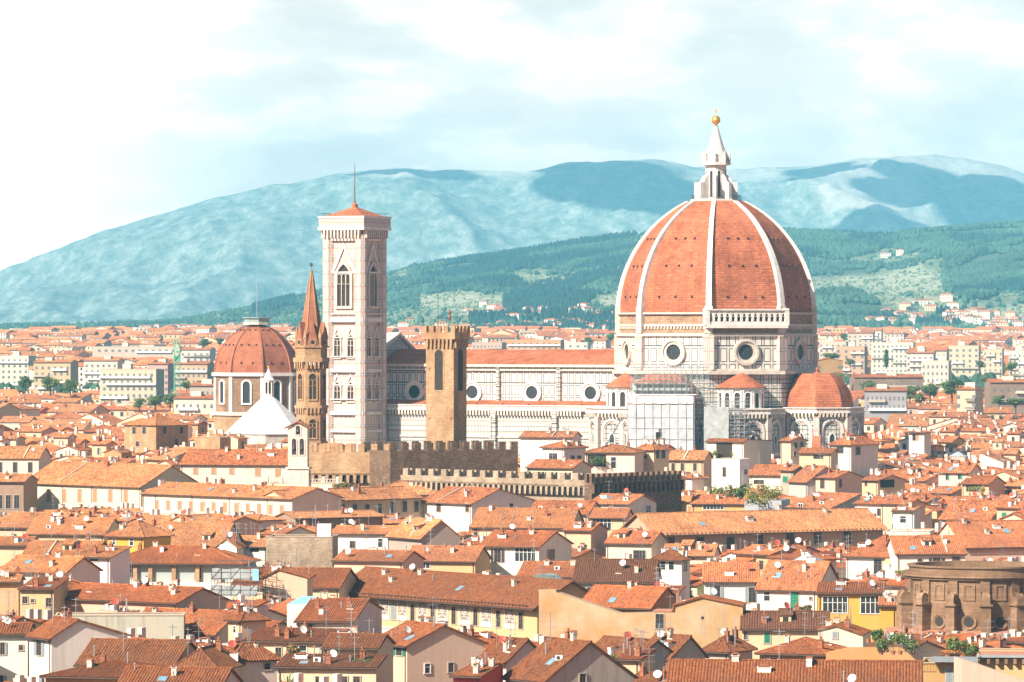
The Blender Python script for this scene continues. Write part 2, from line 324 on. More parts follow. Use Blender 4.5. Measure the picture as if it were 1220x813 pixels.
c = mixc(nt, 0.5, g1.outputs[0], g2.outputs[0]); sx_ = N(nt, 'ShaderNodeSeparateColor'); nt.links.new(at.outputs[0], sx_.inputs[0]); wv = N(nt, 'ShaderNodeTexWave', bands_direction='Y'); wv.inputs['Scale'].default_value = 0.02; wv.inputs['Distortion'].default_value = 9; wv.inputs['Detail'].default_value = 3; nt.links.new(tc.outputs['Object'], wv.inputs[0])
fl = ramp(nt, [(0.3, (0.20, 0.24, 0.13)), (0.7, (0.46, 0.43, 0.31))], wv.outputs[0]); c = mixc(nt, sx_.outputs[1], c, fl.outputs[0])
c = mixc(nt, sx_.outputs[0], c, (0.03, 0.06, 0.03)); nt.links.new(c, b.inputs['Base Color'])
bump(nt, b, n2, 0.6, 6)
m, nt, b = newmat('mountainside'); tc = N(nt, 'ShaderNodeTexCoord'); at = N(nt, 'ShaderNodeVertexColor', layer_name='cover')
gm_ = N(nt, 'ShaderNodeMapping'); gm_.inputs['Scale'].default_value = (1, 0.22, 1); nt.links.new(tc.outputs['Object'], gm_.inputs[0])   # woods and gullies run down the slope
n1 = noise(nt, gm_.outputs[0], 0.006, 9, 0.78); n2 = noise(nt, gm_.outputs[0], 0.02, 10, 0.85)
hazed_wood = ramp(nt, [(0.38, (0.06, 0.10, 0.10)), (0.50, (0.17, 0.22, 0.19)), (0.62, (0.36, 0.39, 0.36))], n2)  # scrub tones made paler and bluer, distance haze put into the colour
rk = math_(nt, 'SUBTRACT', math_(nt, 'ADD', n1, at.outputs[0]), 1.0)
rm = ramp(nt, [(0.0, 0.0), (0.24, 0.85)], rk)
c = mixc(nt, rm.outputs[0], hazed_wood.outputs[0], ramp(nt, [(0.35, (0.30, 0.29, 0.25)), (0.62, (0.52, 0.49, 0.46))], n2).outputs[0])
nt.links.new(c, b.inputs['Base Color']); bump(nt, b, n1, 0.25, 20)
def rockiness(x, Y):
    px = x + HX; z = hill2(x, Y); top = ZC + (HY - lerp_tab(RIDGE2, px)) * 15200 / F
    k = 0.26 + (0.24 if px > 420 else 0.12) * sstep((z / top - 0.8) / 0.2)
    y = HY + F * (ZC - z) / Y
    for cx, cy, rx, ry, s in ((1040, 215, 70, 30, .42), (1060, 240, 35, 22, .34), (1000, 235, 45, 20, .22), (1090, 195, 60, 12, .4), (1180, 205, 60, 14, .4), (520, 203, 110, 9, .34), (880, 210, 60, 10, .25), (1100, 262, 16, 14, .35)):
        d = ((px - cx) / rx) ** 2 + ((y - cy) / ry) ** 2; k += s * max(0, 1 - d * 0.6)
    return (min(1, k + 0.10),) * 3 + (1,)
hx = list(range(-1500, 1501, 6))
FOREST = [[(487, 322), (560, 311), (640, 299), (710, 286), (760, 276), (760, 318), (690, 324), (620, 320), (604, 330), (636, 346), (560, 344), (515, 349), (498, 340), (488, 331)],
          [(636, 344), (690, 332), (760, 318), (760, 340), (712, 352), (690, 376), (645, 378), (630, 350)],
          [(930, 272), (1060, 282), (1140, 268), (1260, 262), (1260, 300), (1180, 306), (1100, 304), (1060, 296), (1000, 312), (960, 306), (940, 290)],
          [(1125, 304), (1260, 296), (1260, 345), (1190, 352), (1150, 362), (1122, 340)], [(972, 352), (1010, 348), (1070, 372), (1060, 392), (975, 396)], [(955, 312), (1050, 318), (1040, 326), (965, 330)],
          [(560, 380), (740, 378), (740, 396), (560, 398)], [(1090, 380), (1130, 372), (1150, 396), (1095, 396)], [(300, 365), (350, 355), (360, 372), (300, 378)], [(600, 355), (632, 350), (640, 372), (600, 374)]]
def inpoly(x, y, P):
    c = False
    for (x1, y1), (x2, y2) in zip(P, P[1:] + P[:1]):
        if (y1 > y) != (y2 > y) and x < (x2 - x1) * (y - y1) / (y2 - y1) + x1: c = not c
    return c
def wooded(px, y): return any(inpoly(px, y, P) for P in FOREST)
FIELDS = [[(498, 352), (556, 347), (578, 351), (545, 372), (500, 368)], [(560, 354), (640, 347), (650, 378), (545, 376)], [(600, 326), (690, 331), (728, 336), (705, 350), (642, 346), (612, 337)], [(972, 335), (1100, 318), (1126, 338), (1120, 352), (1020, 354), (958, 346)], [(1180, 370), (1240, 360), (1240, 385), (1192, 388)], [(712, 354), (760, 344), (760, 366), (716, 370)], [(1065, 356), (1120, 354), (1118, 364), (1070, 366)]]
def field(px, y): return any(inpoly(px, y, P) for P in FIELDS)
def cov1(x, Y):
    z = hill1(x, Y); p = (x + HX, HY + F * (ZC - z) / Y); return (0.75 if wooded(*p) else 0.0, 0.85 if field(*p) else 0.0, 0, 1)
struct(grid_mesh('wooded_hills', hx, [5120 + 55 * i for i in range(84)], hill1, 'hillside', cov1))
struct(grid_mesh('mountain', list(range(-1500, 1501, 6)), [10600 + 50 * i for i in range(118)], hill2, 'mountainside', rockiness))
# woods and olive groves on the hills: nobody could count them, one object each
def tree_cloud(name, spots, kinds, mats, label=None):
    vs, fs, mi = [], [], []
    rr = random.Random(5)
    for x, y, z, k in spots:
        o = len(vs); h, w = kinds[k][0] * rr.uniform(.7, 1.25), kinds[k][1] * rr.uniform(.8, 1.25); n = 5; a = rr.uniform(0, 6)
        rings = ((0.0, .35), (.25, 1.0), (.6, .7), (1.0, .06)) if kinds[k][2] else ((0.0, .3), (.3, 1.0), (.7, .9), (1.0, .3))
        for t, q in rings:
            for i in range(n):
                j = rr.uniform(.75, 1.2); vs.append((x + w * q * j * math.cos(a + i * 6.283 / n), y + w * q * j * math.sin(a + i * 6.283 / n), z - .5 + h * (t + rr.uniform(-.05, .05))))
        for q in range(3):
            for i in range(n): fs.append((o + q * n + i, o + q * n + (i + 1) % n, o + (q + 1) * n + (i + 1) % n, o + (q + 1) * n + i)); mi.append(kinds[k][3])
        fs.append(tuple(o + 3 * n + i for i in range(n))); mi.append(kinds[k][3])
    me = bpy.data.meshes.new(name); me.from_pydata(vs, [], fs)
    for q in mats: me.materials.append(MATS[q])
    me.polygons.foreach_set('material_index', mi); o = link(name, me); o['kind'] = 'stuff'
    return o
simple('fir', (0.014, 0.045, 0.04), 0.9, 0.5, 0.012); simple('oak', (0.04, 0.085, 0.05), 0.9, 0.6, 0.012); simple('olive', (0.15, 0.19, 0.10), 0.9, 0.35, 0.02)
fw, fo = [], []
fr = random.Random(3)
for _ in range(165000):
    px = fr.uniform(-220, 1460); Y = 5200 + 3500 * fr.random() ** 0.8
    x = px - HX; z = hill1(x, Y); py = HY + F * (ZC - z) / Y; X = x * Y / F
    if wooded(px, py):
        if fb(X + 77, Y, 120, 3) > .34: continue
        fw.append((X, Y, z, 0 if fb(X, Y, 240, 3) > (-0.2 if px < 780 else 0.15) else 1))
    elif field(px, py):
        if fr.random() < .16: fo.append((X, Y, z, 1))
    else:
        d = fb(X + 500, Y, 260, 3)
        if d > 0.14 and fr.random() < 0.4: fo.append((X, Y, z, 0))
        elif d < -0.16 and fr.random() < .3: fo.append((X, Y, z, 1))
        elif fr.random() < .04: fo.append((X, Y, z, 0))
tree_cloud('forest', fw, [(11, 2.9, True, 0), (8, 4.2, False, 1)], ['fir', 'oak'])
tree_cloud('scattered_woods', fo, [(7, 3.8, False, 0), (3.4, 2.2, False, 1)], ['oak', 'olive'])
# clouds above and beside the view that put parts of the mountain in shade
simple('cloud_vapour', (0.9, 0.9, 0.9), 1.0, 0.02)
def cloud(px, py, Y, rx, ry, seed):
    tgt = P2W(px, py, Y); p = tgt + SUN * (2000 / SUN.z); rr = random.Random(seed); mb = MB()
    for _ in range(16):
        a, q = rr.uniform(0, 6.28), math.sqrt(rr.random()) * 0.8; s = rr.uniform(.28, .45)
        M = Matrix.Translation((math.cos(a) * q * rx, math.sin(a) * q * ry, rr.uniform(-20, 60))) @ Matrix.Diagonal((rx * s, ry * s, 90, 1))
        mb.lathe([(.05, -1), (.6, -.8), (.92, -.35), (1, .1), (.8, .6), (.35, .95), (.02, 1)], 14, 'cloud_vapour', M)
    o = obj('cloud', mb, None, p, None, None, True); o['kind'] = 'stuff'
cloud(1160, 250, 13800, 300, 900, 1); cloud(745, 222, 14400, 210, 1300, 2); cloud(1030, 262, 13000, 150, 350, 3); cloud(485, 212, 14800, 160, 200, 4); cloud(975, 208, 14600, 130, 350, 5)
# haze: the air between the terrace and the mountains
hz = bpy.data.materials.new('haze_air'); hz.use_nodes = True; nt = hz.node_tree; nt.nodes.clear()
pv = N(nt, 'ShaderNodeVolumePrincipled'); pv.inputs['Color'].default_value = (0.24, 0.72, 1.0, 1); pv.inputs['Density'].default_value = HAZE = 5.5e-5; pv.inputs['Anisotropy'].default_value = -0.4
ou = N(nt, 'ShaderNodeOutputMaterial'); nt.links.new(pv.outputs[0], ou.inputs['Volume']); MATS['haze_air'] = hz
mb = MB(); mb.box(-6500, 6500, -500, 16800, -8, 720, 'haze_air'); o = obj('haze', mb); o['kind'] = 'stuff'
# ---------------------------------------------------------------- landmark helpers
def arc_pts(w, h, pointed=False, n=8):
    """outline of an arched opening, width w, height h, bottom centre at origin, counter-clockwise seen from -y"""
    r = w / 2; pts = [(-r, 0), (r, 0)]
    if pointed:
        rad = w * 1.0; hh = math.sqrt(rad * rad - r * r); sp = h - hh
        for i in range(n + 1):
            t = i / n * math.acos(r / rad) ; pts.append((-r + rad * math.cos(t), sp + rad * math.sin(t)))
        for i in range(n, -1, -1):
            t = i / n * math.acos(r / rad); pts.append((r - rad * math.cos(t), sp + rad * math.sin(t)))
        pts.pop(2 + n)
        pts[1] = (r, 0)
    else:
        sp = h - r
        for i in range(2 * n + 1):
            t = math.pi * i / (2 * n); pts.append((r * math.cos(t), sp + r * math.sin(t)))
    return pts
def grow(pts, k):
    cx = 0; zs = [p[1] for p in pts]; w = max(p[0] for p in pts); h = max(zs); cz = h / 2
    return [(x * (w + k) / w, cz + (z - cz) * (h / 2 + k) / (h / 2)) for x, z in pts]
def circ(r, n=20, z=0): return [(r * math.cos(2 * math.pi * i / n), z + r * math.sin(2 * math.pi * i / n)) for i in range(n)]
def window_to(parent, name, M, w, h, kind='arch', mat='old_marble', fr=0.3, deep=0.35, lights=1, pane='opening', color=None):
    """a framed opening; M puts its bottom centre on the wall with -y pointing outwards"""
    pts = circ(w / 2, 24, w / 2) if kind == 'round' else arc_pts(w, h, kind == 'pointed') if kind != 'rect' else [(-w / 2, 0), (w / 2, 0), (w / 2, h), (-w / 2, h)]
    f = MB()
    if kind == 'round':
        f.ring(circ(w / 2 + fr, 24, w / 2), circ(w / 2 + fr * .55, 24, w / 2), -deep, 0.05, mat); f.ring(circ(w / 2 + fr * .55, 24, w / 2), circ(w / 2, 24, w / 2), -deep * .55, .05, mat)
    else: f.ring(grow(pts, fr), pts, -deep, 0.05, mat)
    for k in range(1, lights):
        x = -w / 2 + w * k / lights; f.box(x - .09, x + .09, -deep * .8, 0.02, 0, h * 0.72, mat)
        
    if lights > 1:
        lw = w / lights
        for k in range(lights):
            a = [(x + -w / 2 + lw * (k + .5), z + h * .52) for x, z in arc_pts(lw * .8, h * .24)]
            f.ring([(x * 1 , z) for x, z in [(x0 + (-w / 2 + lw * (k + .5) - x0) * -.18, z0 + .12) for x0, z0 in a]], a, -deep * .7, 0, mat)
    o = link(name, f.mesh(name), parent); o.matrix_local = M
    p = MB(); p.add([(x, -0.06, z) for x, z in pts], [tuple(range(len(pts)))], pane)
    if kind == 'round':
        for k in range(-2, 3): p.box(k * w / 6 - .03, k * w / 6 + .03, -.1, -.07, w / 2 - math.sqrt(max(0, w * w / 4 - (k * w / 6) ** 2)) * .98, w / 2 + math.sqrt(max(0, w * w / 4 - (k * w / 6) ** 2)) * .98, 'dark_metal')
    obj('pane', p, o)
    return o
def face_M(x, y, z, ang):
    """matrix on a wall whose outward normal has angle ang (local plan)"""
    return Matrix.Translation((x, y, z)) @ Matrix.Rotation(ang + math.pi / 2, 4, 'Z')
def octo(Rv, n=8, off=math.pi / 8): return [(Rv * math.cos(off + 2 * math.pi * i / n), Rv * math.sin(off + 2 * math.pi * i / n)) for i in range(n)]
def corbels(mb, poly, z0, z1, out, step, mat):
    """row of little corbel blocks under a projecting cornice along a closed plan outline"""
    n = len(poly)
    for i in range(n):
        a, b = Vector(poly[i]), Vector(poly[(i + 1) % n]); L = (b - a).length; d = (b - a) / L; nn = Vector((d.y, -d.x)); k = max(1, int(L / step))
        for j in range(k):
            c = a + d * (L * (j + .5) / k); M = Matrix.Translation((c.x, c.y, 0)) @ Matrix.Rotation(math.atan2(d.y, d.x), 4, 'Z')
            mb.ext([(-step * .2, z0), (step * .2, z0), (step * .28, z1), (-step * .28, z1)], -out, 0.02, mat, M)
# ---------------------------------------------------------------- the cathedral
TH = R(-29); DC = P2W(853, 392, 1350); DC.z = 0
cath = thing('cathedral', 'white marble cathedral with huge red ribbed dome, golden ball and long tiled nave', 'cathedral', DC, TH)
RD = 27.0
def dome_shell(parent, R0, z0, H, Rtop, rho, mat, ribmat, ribw, off=math.pi / 8, n=8, rows=20, name='dome_shell', ribname='rib', holes=None, faces=None):
    def rad(h): return math.sqrt(max(0, rho * rho - h * h)) - (rho - R0)
    hs = [H * (1 - (1 - i / rows) ** 1.15) for i in range(rows + 1)]
    sh = MB(); prof = [(rad(h), z0 + h) for h in hs]
    sh.lathe(prof, n, mat, None, off)
    so = obj(name, sh, parent)
    for i in range(n):
        a = off + 2 * math.pi * i / n; rb = MB(); ca, sa = math.cos(a), math.sin(a); vs = []
        for k, (r, z) in enumerate(prof):
            w = ribw * (1 - .35 * k / rows) / 2; e = ribw * .55 * (1 - .3 * k / rows)
            for rr, ww in ((r - .8, w), (r + e, w), (r + e, -w), (r - .8, -w)): vs.append((rr * ca - ww * sa, rr * sa + ww * ca, z))
        m_ = len(prof); fs = [(4 * k + j, 4 * k + (j + 1) % 4, 4 * k + 4 + (j + 1) % 4, 4 * k + 4 + j) for k in range(m_ - 1) for j in range(4)] + [(0, 1, 2, 3), tuple(4 * m_ - 4 + j for j in (3, 2, 1, 0))]
        if ribmat: rb.add(vs, fs, ribmat); obj(ribname, rb, so)
    if holes:
        ap = math.cos(math.pi / n)
        for i in range(n):
            a = off + math.pi / n + 2 * math.pi * i / n
            if faces and i not in faces: continue
            for h, k, sp in holes:
                for j in range(k):
                    t = (j - (k - 1) / 2) * sp; r = rad(h) * ap
                    hb = MB(); hb.box(t - .2, t + .2, -.3, .3, -.25, .3, 'opening'); hb.box(t - .3, t + .3, -.42, .3, .3, .4, mat)
                    o = obj('vent_hole', hb, so); o.matrix_local = face_M(r * math.cos(a), r * math.sin(a), z0 + h, a)
    return so
dome_shell(cath, RD, 60.2, 31.2, 6.6, 34.9, 'dome_tiles', 'white_marble', 1.65, holes=[(4.5, 3, 5.0), (13, 3, 3.9), (20.5, 3, 2.9)], faces=(3, 4, 5, 6, 7))
dr = MB()                                                     # drum: marble storey with the round windows, raw masonry storey above
dr.prism(octo(RD + .6), 44.4, 54.2, 'drum_marble'); dr.prism(octo(RD + .1), 54.2, 60.4, 'rough_masonry')
do = obj('drum', dr, cath)
tr = MB()
for z0, z1, e in ((43.6, 44.6, 1.9), (44.6, 45.1, 1.2), (54.0, 54.5, 1.3), (54.5, 54.8, .9), (60.0, 60.5, .9), (57.0, 57.3, .5)): tr.prism(octo(RD + e), z0, z1, 'old_marble')
for i in range(8):
    a = math.pi / 8 + i * math.pi / 4; M = Matrix.Translation(((RD + .3) * math.cos(a), (RD + .3) * math.sin(a), 0)) @ Matrix.Rotation(a, 4, 'Z')
    tr.box(-1.4, 0.9, -1.5, 1.5, 44.9, 54.0, 'tower_marble', M); tr.box(-1.2, .7, -1.1, 1.1, 54.8, 62.2, 'old_marble', M)
corb = octo(RD + .1)
obj('cornice', tr, do)
for i in (4, 5, 6, 7, 8):                                        # S, SE, E faces (and neighbours)
    a = i * math.pi / 4; ap = (RD + .6) * math.cos(math.pi / 8)
    if i != 7:
        pb = MB()
        for k in range(-9, 10): pb.box(k - .22, k + .22, -.45, .1, 56.0, 56.7, 'old_marble')
        pb.box(-9.8, 9.8, -.5, .1, 56.7, 57.0, 'old_marble')
        o = obj('corbel_table', pb, do); o.matrix_local = face_M((ap - .6) * math.cos(a), (ap - .6) * math.sin(a), 0, a)
    window_to(do, 'round_window', face_M(ap * math.cos(a), ap * math.sin(a), 47.5, a), 4.3, 4.3, 'round', 'old_marble', 1.5, 0.9, 1, 'glass')
gal = MB(); a = -math.pi / 4; ap = (RD + .2) * math.cos(math.pi / 8)      # the arcaded gallery on one face only
gal.box(-11.6, 11.6, -2.3, .2, 56.2, 57.2, 'white_marble'); gal.box(-11.4, 11.4, -1.9, -.0, 57.2, 58.0, 'white_marble'); gal.box(-11.4, 11.4, -1.9, 0, 60.4, 61.0, 'white_marble'); gal.box(-11.8, 11.8, -2.3, .1, 61.0, 61.4, 'white_marble')
gal.box(-11.4, 11.4, -1.0, .2, 57.6, 60.6, 'opening')
for k in range(15):
    x = -11.2 + 1.6 * k; gal.box(x - .32, x + .32, -1.9, -1.0, 57.9, 60.6, 'white_marble')
    if k < 14: 
        gal.ring([(x + .3, 59.3), (x + 1.3, 59.3), (x + 1.3, 60.5), (x + .3, 60.5)], [(x + .4, 59.4), (x + 1.2, 59.4), (x + 1.0, 60.1), (x + .6, 60.1)], -1.85, -1.2, 'white_marble')
for s in (-1, 1): gal.box(s * 11.4 - .6, s * 11.4 + .6, -2.2, .3, 57, 61.6, 'white_marble')
o = obj('gallery', gal, cath); o.matrix_local = face_M(ap * math.cos(a), ap * math.sin(a), 0, a)
# lantern
zt = 91.0; ln = MB()
ln.prism(octo(7.1), zt, zt + .9, 'white_marble'); ln.prism(octo(2.9), zt + .9, zt + 10.6, 'white_marble'); ln.prism(octo(4.1), zt + 10.4, zt + 11.2, 'white_marble'); ln.prism(octo(3.4), zt + 11.2, zt + 13.4, 'white_marble')
for i in range(8):
    a = math.pi / 8 + i * math.pi / 4; M = Matrix.Rotation(a, 4, 'Z')
    ln.add([(2.6, -.32, zt + .9), (5.7, -.32, zt + .9), (5.7, -.32, zt + 5.2), (4.7, -.32, zt + 5.6), (3.8, -.32, zt + 7.2), (2.6, -.32, zt + 8), (2.6, .32, zt + .9), (5.7, .32, zt + .9), (5.7, .32, zt + 5.2), (4.7, .32, zt + 5.6), (3.8, .32, zt + 7.2), (2.6, .32, zt + 8)],
           [(0, 1, 2, 3, 4, 5), (11, 10, 9, 8, 7, 6)] + [(k, 6 + k, 6 + (k + 1) % 6, (k + 1) % 6) for k in range(6)], 'white_marble', M)
    ln.box(5.0, 6.0, -.5, .5, zt + .9, zt + 5.6, 'white_marble', M); ln.lathe([(.3, zt + 11.2), (.42, zt + 12.2), (.25, zt + 13), (.32, zt + 13.6), (.02, zt + 14.4)], 6, 'white_marble', M @ Matrix.Translation((3.7, 0, 0)))
lo = obj('lantern', ln, cath)
rl = MB()
for i in range(8):
    a = math.pi / 8 + i * math.pi / 4; b_ = a + math.pi / 4
    for z in (zt + 1.5, zt + 2.0): rl.bar((7 * math.cos(a), 7 * math.sin(a), z), (7 * math.cos(b_), 7 * math.sin(b_), z), .05, 'dark_metal')
    for k in range(5):
        t = k / 5; x, y = 7 * ((1 - t) * math.cos(a) + t * math.cos(b_)), 7 * ((1 - t) * math.sin(a) + t * math.sin(b_)); rl.bar((x, y, zt + .9), (x, y, zt + 2), .04, 'dark_metal')
obj('railing', rl, lo)
sp = MB(); sp.lathe([(3.1, zt + 13.2), (2.9, zt + 13.6), (2.0, zt + 16.2), (1.1, zt + 19.2), (.55, zt + 21.2)], 16, 'white_marble'); obj('spire', sp, lo)
bl = MB(); bl.lathe([(.3, zt + 20.9), (.6, zt + 21.2), (.25, zt + 21.6)] + [(max(.05, 1.25 * math.sin(math.pi * k / 10)), zt + 22.9 - 1.25 * math.cos(math.pi * k / 10)) for k in range(1, 11)], 16, 'gold'); obj('ball', bl, lo, smooth=True)
cr_ = MB(); cr_.box(-.09, .09, -.09, .09, zt + 24, zt + 26.3, 'gold'); cr_.box(-.6, .6, -.09, .09, zt + 25.3, zt + 25.55, 'gold'); obj('cross', cr_, lo)
for i in range(4, 9):
    a = i * math.pi / 4; window_to(lo, 'window', face_M(2.68 * math.cos(a), 2.68 * math.sin(a), zt + 1.4, a), .85, 7.4, 'arch', 'white_marble', .2, .2)
# body below the drum, tribunes, exedrae
bd = MB(); bd.prism(octo(RD + .2), 0, 43.7, 'body_marble'); obj('crossing_wall', bd, cath)
def lower_block(cx, cy, Rr, ztop, n=8, arches=True, nm='tribune', skip=()):
    w = MB(); P = [(cx + x, cy + y) for x, y in octo(Rr, n)]; w.prism(P, 0, ztop - 2.4, 'body_marble'); o = obj(nm, w, cath)
    g = MB(); e = [(cx + x, cy + y) for x, y in octo(Rr + .2, n)]; g.prism([(cx + x, cy + y) for x, y in octo(Rr + 1.2, n)], ztop - 1.5, ztop - 1.1, 'white_marble')
    g.prism([(cx + x, cy + y) for x, y in octo(Rr + 1.3, n)], ztop - .25, ztop, 'white_marble'); g.prism([(cx + x, cy + y) for x, y in octo(Rr + .9, n)], ztop - 1.1, ztop - .25, 'tower_marble')
    corbels(g, [(cx + x, cy + y) for x, y in octo(Rr + .05, n)], ztop - 2.6, ztop - 1.5, 1.1, 1.0, 'old_marble'); obj('parapet', g, o)
    if arches:
        for i in range(n):
            a = i * 2 * math.pi / n
            wd = math.cos(a + TH), math.sin(a + TH)
            if wd[1] > .25 or i in skip: continue
            rr = Rr * math.cos(math.pi / n); side = 2 * Rr * math.sin(math.pi / n)
            f = MB(); big = arc_pts(side * .62, 8.6); f.ring(grow(big, .55), big, -.5, .1, 'white_marble'); f.ring(big, grow(big, -.45), -.25, .1, 'tower_marble')
            q = obj('blind_arch', f, o); q.matrix_local = face_M(cx + rr * math.cos(a), cy + rr * math.sin(a), ztop - 12.2, a)
            window_to(q, 'window', Matrix.Translation((0, -.02, -5.5)), 1.5, 10.6, 'pointed', 'white_marble', .35, .3, 2, 'glass')
            bu = MB(); aa = a + math.pi / n; bu.box(-.6, .9, -.8, .8, 0, ztop - 2.5, 'tower_marble', Matrix.Translation((cx + Rr * math.cos(aa), cy + Rr * math.sin(aa), 0)) @ Matrix.Rotation(aa, 4, 'Z')); obj('corner_pier', bu, o)
    return o
te = lower_block(31.5, 0, 11.5, 34.6)
dome_shell(te, 10.0, 34.2, 9.6, .9, 11.6, 'dome_tiles', None, .6, n=8, rows=8, name='half_dome').location = (31.0, 0, 0)
fn = MB(); fn.lathe([(1.1, 43.2), (1.1, 43.8), (.3, 44.2), (.5, 44.9), (.05, 45.6)], 8, 'dome_tiles', Matrix.Translation((31, 0, 0))); obj('finial', fn, te)
for y0 in (-13.0, 11):                                          # raking buttresses with tiled backs
    for dx, sx in ((40, 1), ):
        pass
def rake(ang, cx, cy, r0, r1, z0, z1, parent):
    M = Matrix.Translation((cx, cy, 0)) @ Matrix.Rotation(ang, 4, 'Z'); q = MB()
    q.ext([(r0, 0), (r1, 0), (r1, z1), (r0, z0)], -.9, .9, 'body_marble', M); o = obj('buttress', q, parent)
    t = MB(); t.ext([(r0, z0), (r1 + .3, z1), (r1 + .3, z1 + .35), (r0, z0 + .35)], -1.15, 1.15, 'dome_tiles', M); obj('coping', t, o)
rake(-math.pi / 8, 31.5, 0, 10.5, 22, 30, 14, te); rake(math.pi / 8, 31.5, 0, 10.5, 22, 30, 14, te); rake(-3 * math.pi / 8, 31.5, 0, 10.5, 17, 29, 20, te)
ts = lower_block(0, -31.5, 11.5, 34.6); dome_shell(ts, 10.0, 34.2, 9.6, .9, 11.6, 'dome_tiles', None, .6, n=8, rows=8, name='half_dome').location = (0, -31, 0)
def exedra(cx, cy, ang):
    b_ = lower_block(cx, cy, 11.2, 34.4, nm='chapel_block'); w = MB(); M = Matrix.Translation((cx, cy, 0))
    w.lathe([(6.0, 33), (6.0, 39.5), (6.5, 39.6), (6.5, 40.1)], 24, 'white_marble', M); o = obj('exedra', w, cath)
    t = MB(); t.lathe([(7.0, 40.0), (6.9, 40.2), (.3, 44.6), (.1, 44.7)], 28, 'dome_tiles', M); obj('cone_roof', t, o)
    for i in range(9):
        a = ang + (i - 4) * R(27)
        window_to(o, 'niche', face_M(cx + 5.98 * math.cos(a), cy + 5.98 * math.sin(a), 34.6, a), 1.5, 4.1, 'arch', 'white_marble', .3, .3)
        c = MB()
        for s in (-.13, .13): aa = a + R(13.5) + s * .35; c.lathe([(.28, 34.2), (.22, 38.8), (.38, 39.4)], 8, 'white_marble', Matrix.Translation((cx + 6.2 * math.cos(aa), cy + 6.2 * math.sin(aa), 0)))
        obj('column', c, o)
exedra(17, -19, -math.pi / 4); exedra(-17, -19, -3 * math.pi / 4)
# nave
nv = MB(); x0, x1 = -105, -23
nv.box(x0, x1, -20, 20, 0, 33.2, 'aisle_marble'); nv.box(x0, x1, -10.2, 10.2, 33, 46, 'clerestory_marble'); no = obj('nave_wall', nv, cath)
ct = MB()
for z0, z1, e in ((44.2, 44.7, .6), (45.3, 46.1, 1.1)): ct.box(x0 - .4, x1, -10.2 - e, 10.2 + e, z0, z1, 'old_marble')
ct.box(x0, x1, -10.5, 10.5, 43.9, 44.2, 'dark_stone')
ct.box(x0 - .3, x1, -21.2, 21.2, 33.2, 33.7, 'white_marble'); ct.box(x0, x1, -21.0, -20.5, 33.7, 34.5, 'tower_marble'); ct.box(x0, x1, -21.2, -20.3, 34.5, 34.75, 'white_marble'); ct.box(x0, x1, -20.4, 20.4, 25.6, 26.0, 'old_marble'); ct.box(x0, x1, -20.4, 20.4, 21.0, 21.3, 'white_marble')
n = 74
for k in range(n): x = x0 + (x1 - x0 - 8) * (k + .5) / n; ct.ext([(x - .2, 31.8), (x + .2, 31.8), (x + .3, 33.2), (x - .3, 33.2)], -21.1, -20, 'old_marble')
obj('cornice', ct, no)
for k in range(5):                                              # pilasters between the bays
    x = x0 + 3 + k * 19.4
    if x < x1: q = MB(); q.box(x - .55, x + .55, -11, -10.1, 33.6, 45.3, 'body_marble'); obj('pilaster', q, no); q = MB(); q.box(x + 4 - .8, x + 4 + .8, -21, -19.9, 0, 34, 'body_marble'); obj('pilaster', q, no)
for px in (494, 563, 634, 704):
    Yw = 1372
    for _ in range(6):                                          # where this column of the photo meets the clerestory wall
        X = (px - HX) * Yw / F - DC.x; loc = (X - (-10.2) * -math.sin(TH)) / math.cos(TH); Yw = DC.y + loc * math.sin(TH) + -10.2 * math.cos(TH)
    window_to(no, 'round_window', face_M(loc, -10.2, 36.3, -math.pi / 2), 3.7, 3.7, 'round', 'white_marble', 1.25, .6, 1, 'glass')
rf = MB(); rf.ext([(-11.4, 46.1), (11.4, 46.1), (0, 50.2)], x0, x1, 'dome_tiles', Matrix.Rotation(-math.pi / 2, 4, 'Z'))
obj('nave_roof', rf, cath)
ar = MB(); ar.ext([(-20.6, 33.7), (-10.1, 33.7), (-10.1, 36.0)], -x1, -x0, 'dome_tiles', Matrix.Rotation(-math.pi / 2, 4, 'Z') @ Matrix.Diagonal((-1, 1, 1, 1))) if False else ar.quad((x0, -20.3, 33.9), (x1, -20.3, 33.9), (x1, -10.2, 35.9), (x0, -10.2, 35.9), 'dome_tiles')
for k in range(9): x = x0 + 6 + k * 8.3; ar.box(x - .5, x + .5, -19.6, -18.8, 33.9, 35.1, 'dome_tiles')
obj('aisle_roof', ar, cath)
fa = MB(); fa.ext([(-20.5, 0), (20.5, 0), (20.5, 35.5), (11.5, 35.8), (11.5, 48.0), (0, 54.0), (-11.5, 48.0), (-11.5, 35.8), (-20.5, 35.5)], 0, 3, 'facade_marble', Matrix.Translation((x0, 0, 0)) @ Matrix.Rotation(-math.pi / 2, 4, 'Z')); obj('facade', fa, cath)
fc = MB(); 
for s in (-1, 1): fc.ext([(0, 54.0), (s * 12.2, 47.6), (s * 12.2, 48.6), (0, 55.0)][::s], -.5, 3.6, 'old_marble', Matrix.Translation((x0, 0, 0)) @ Matrix.Rotation(-math.pi / 2, 4, 'Z'))
obj('gable_coping', fc, cath)
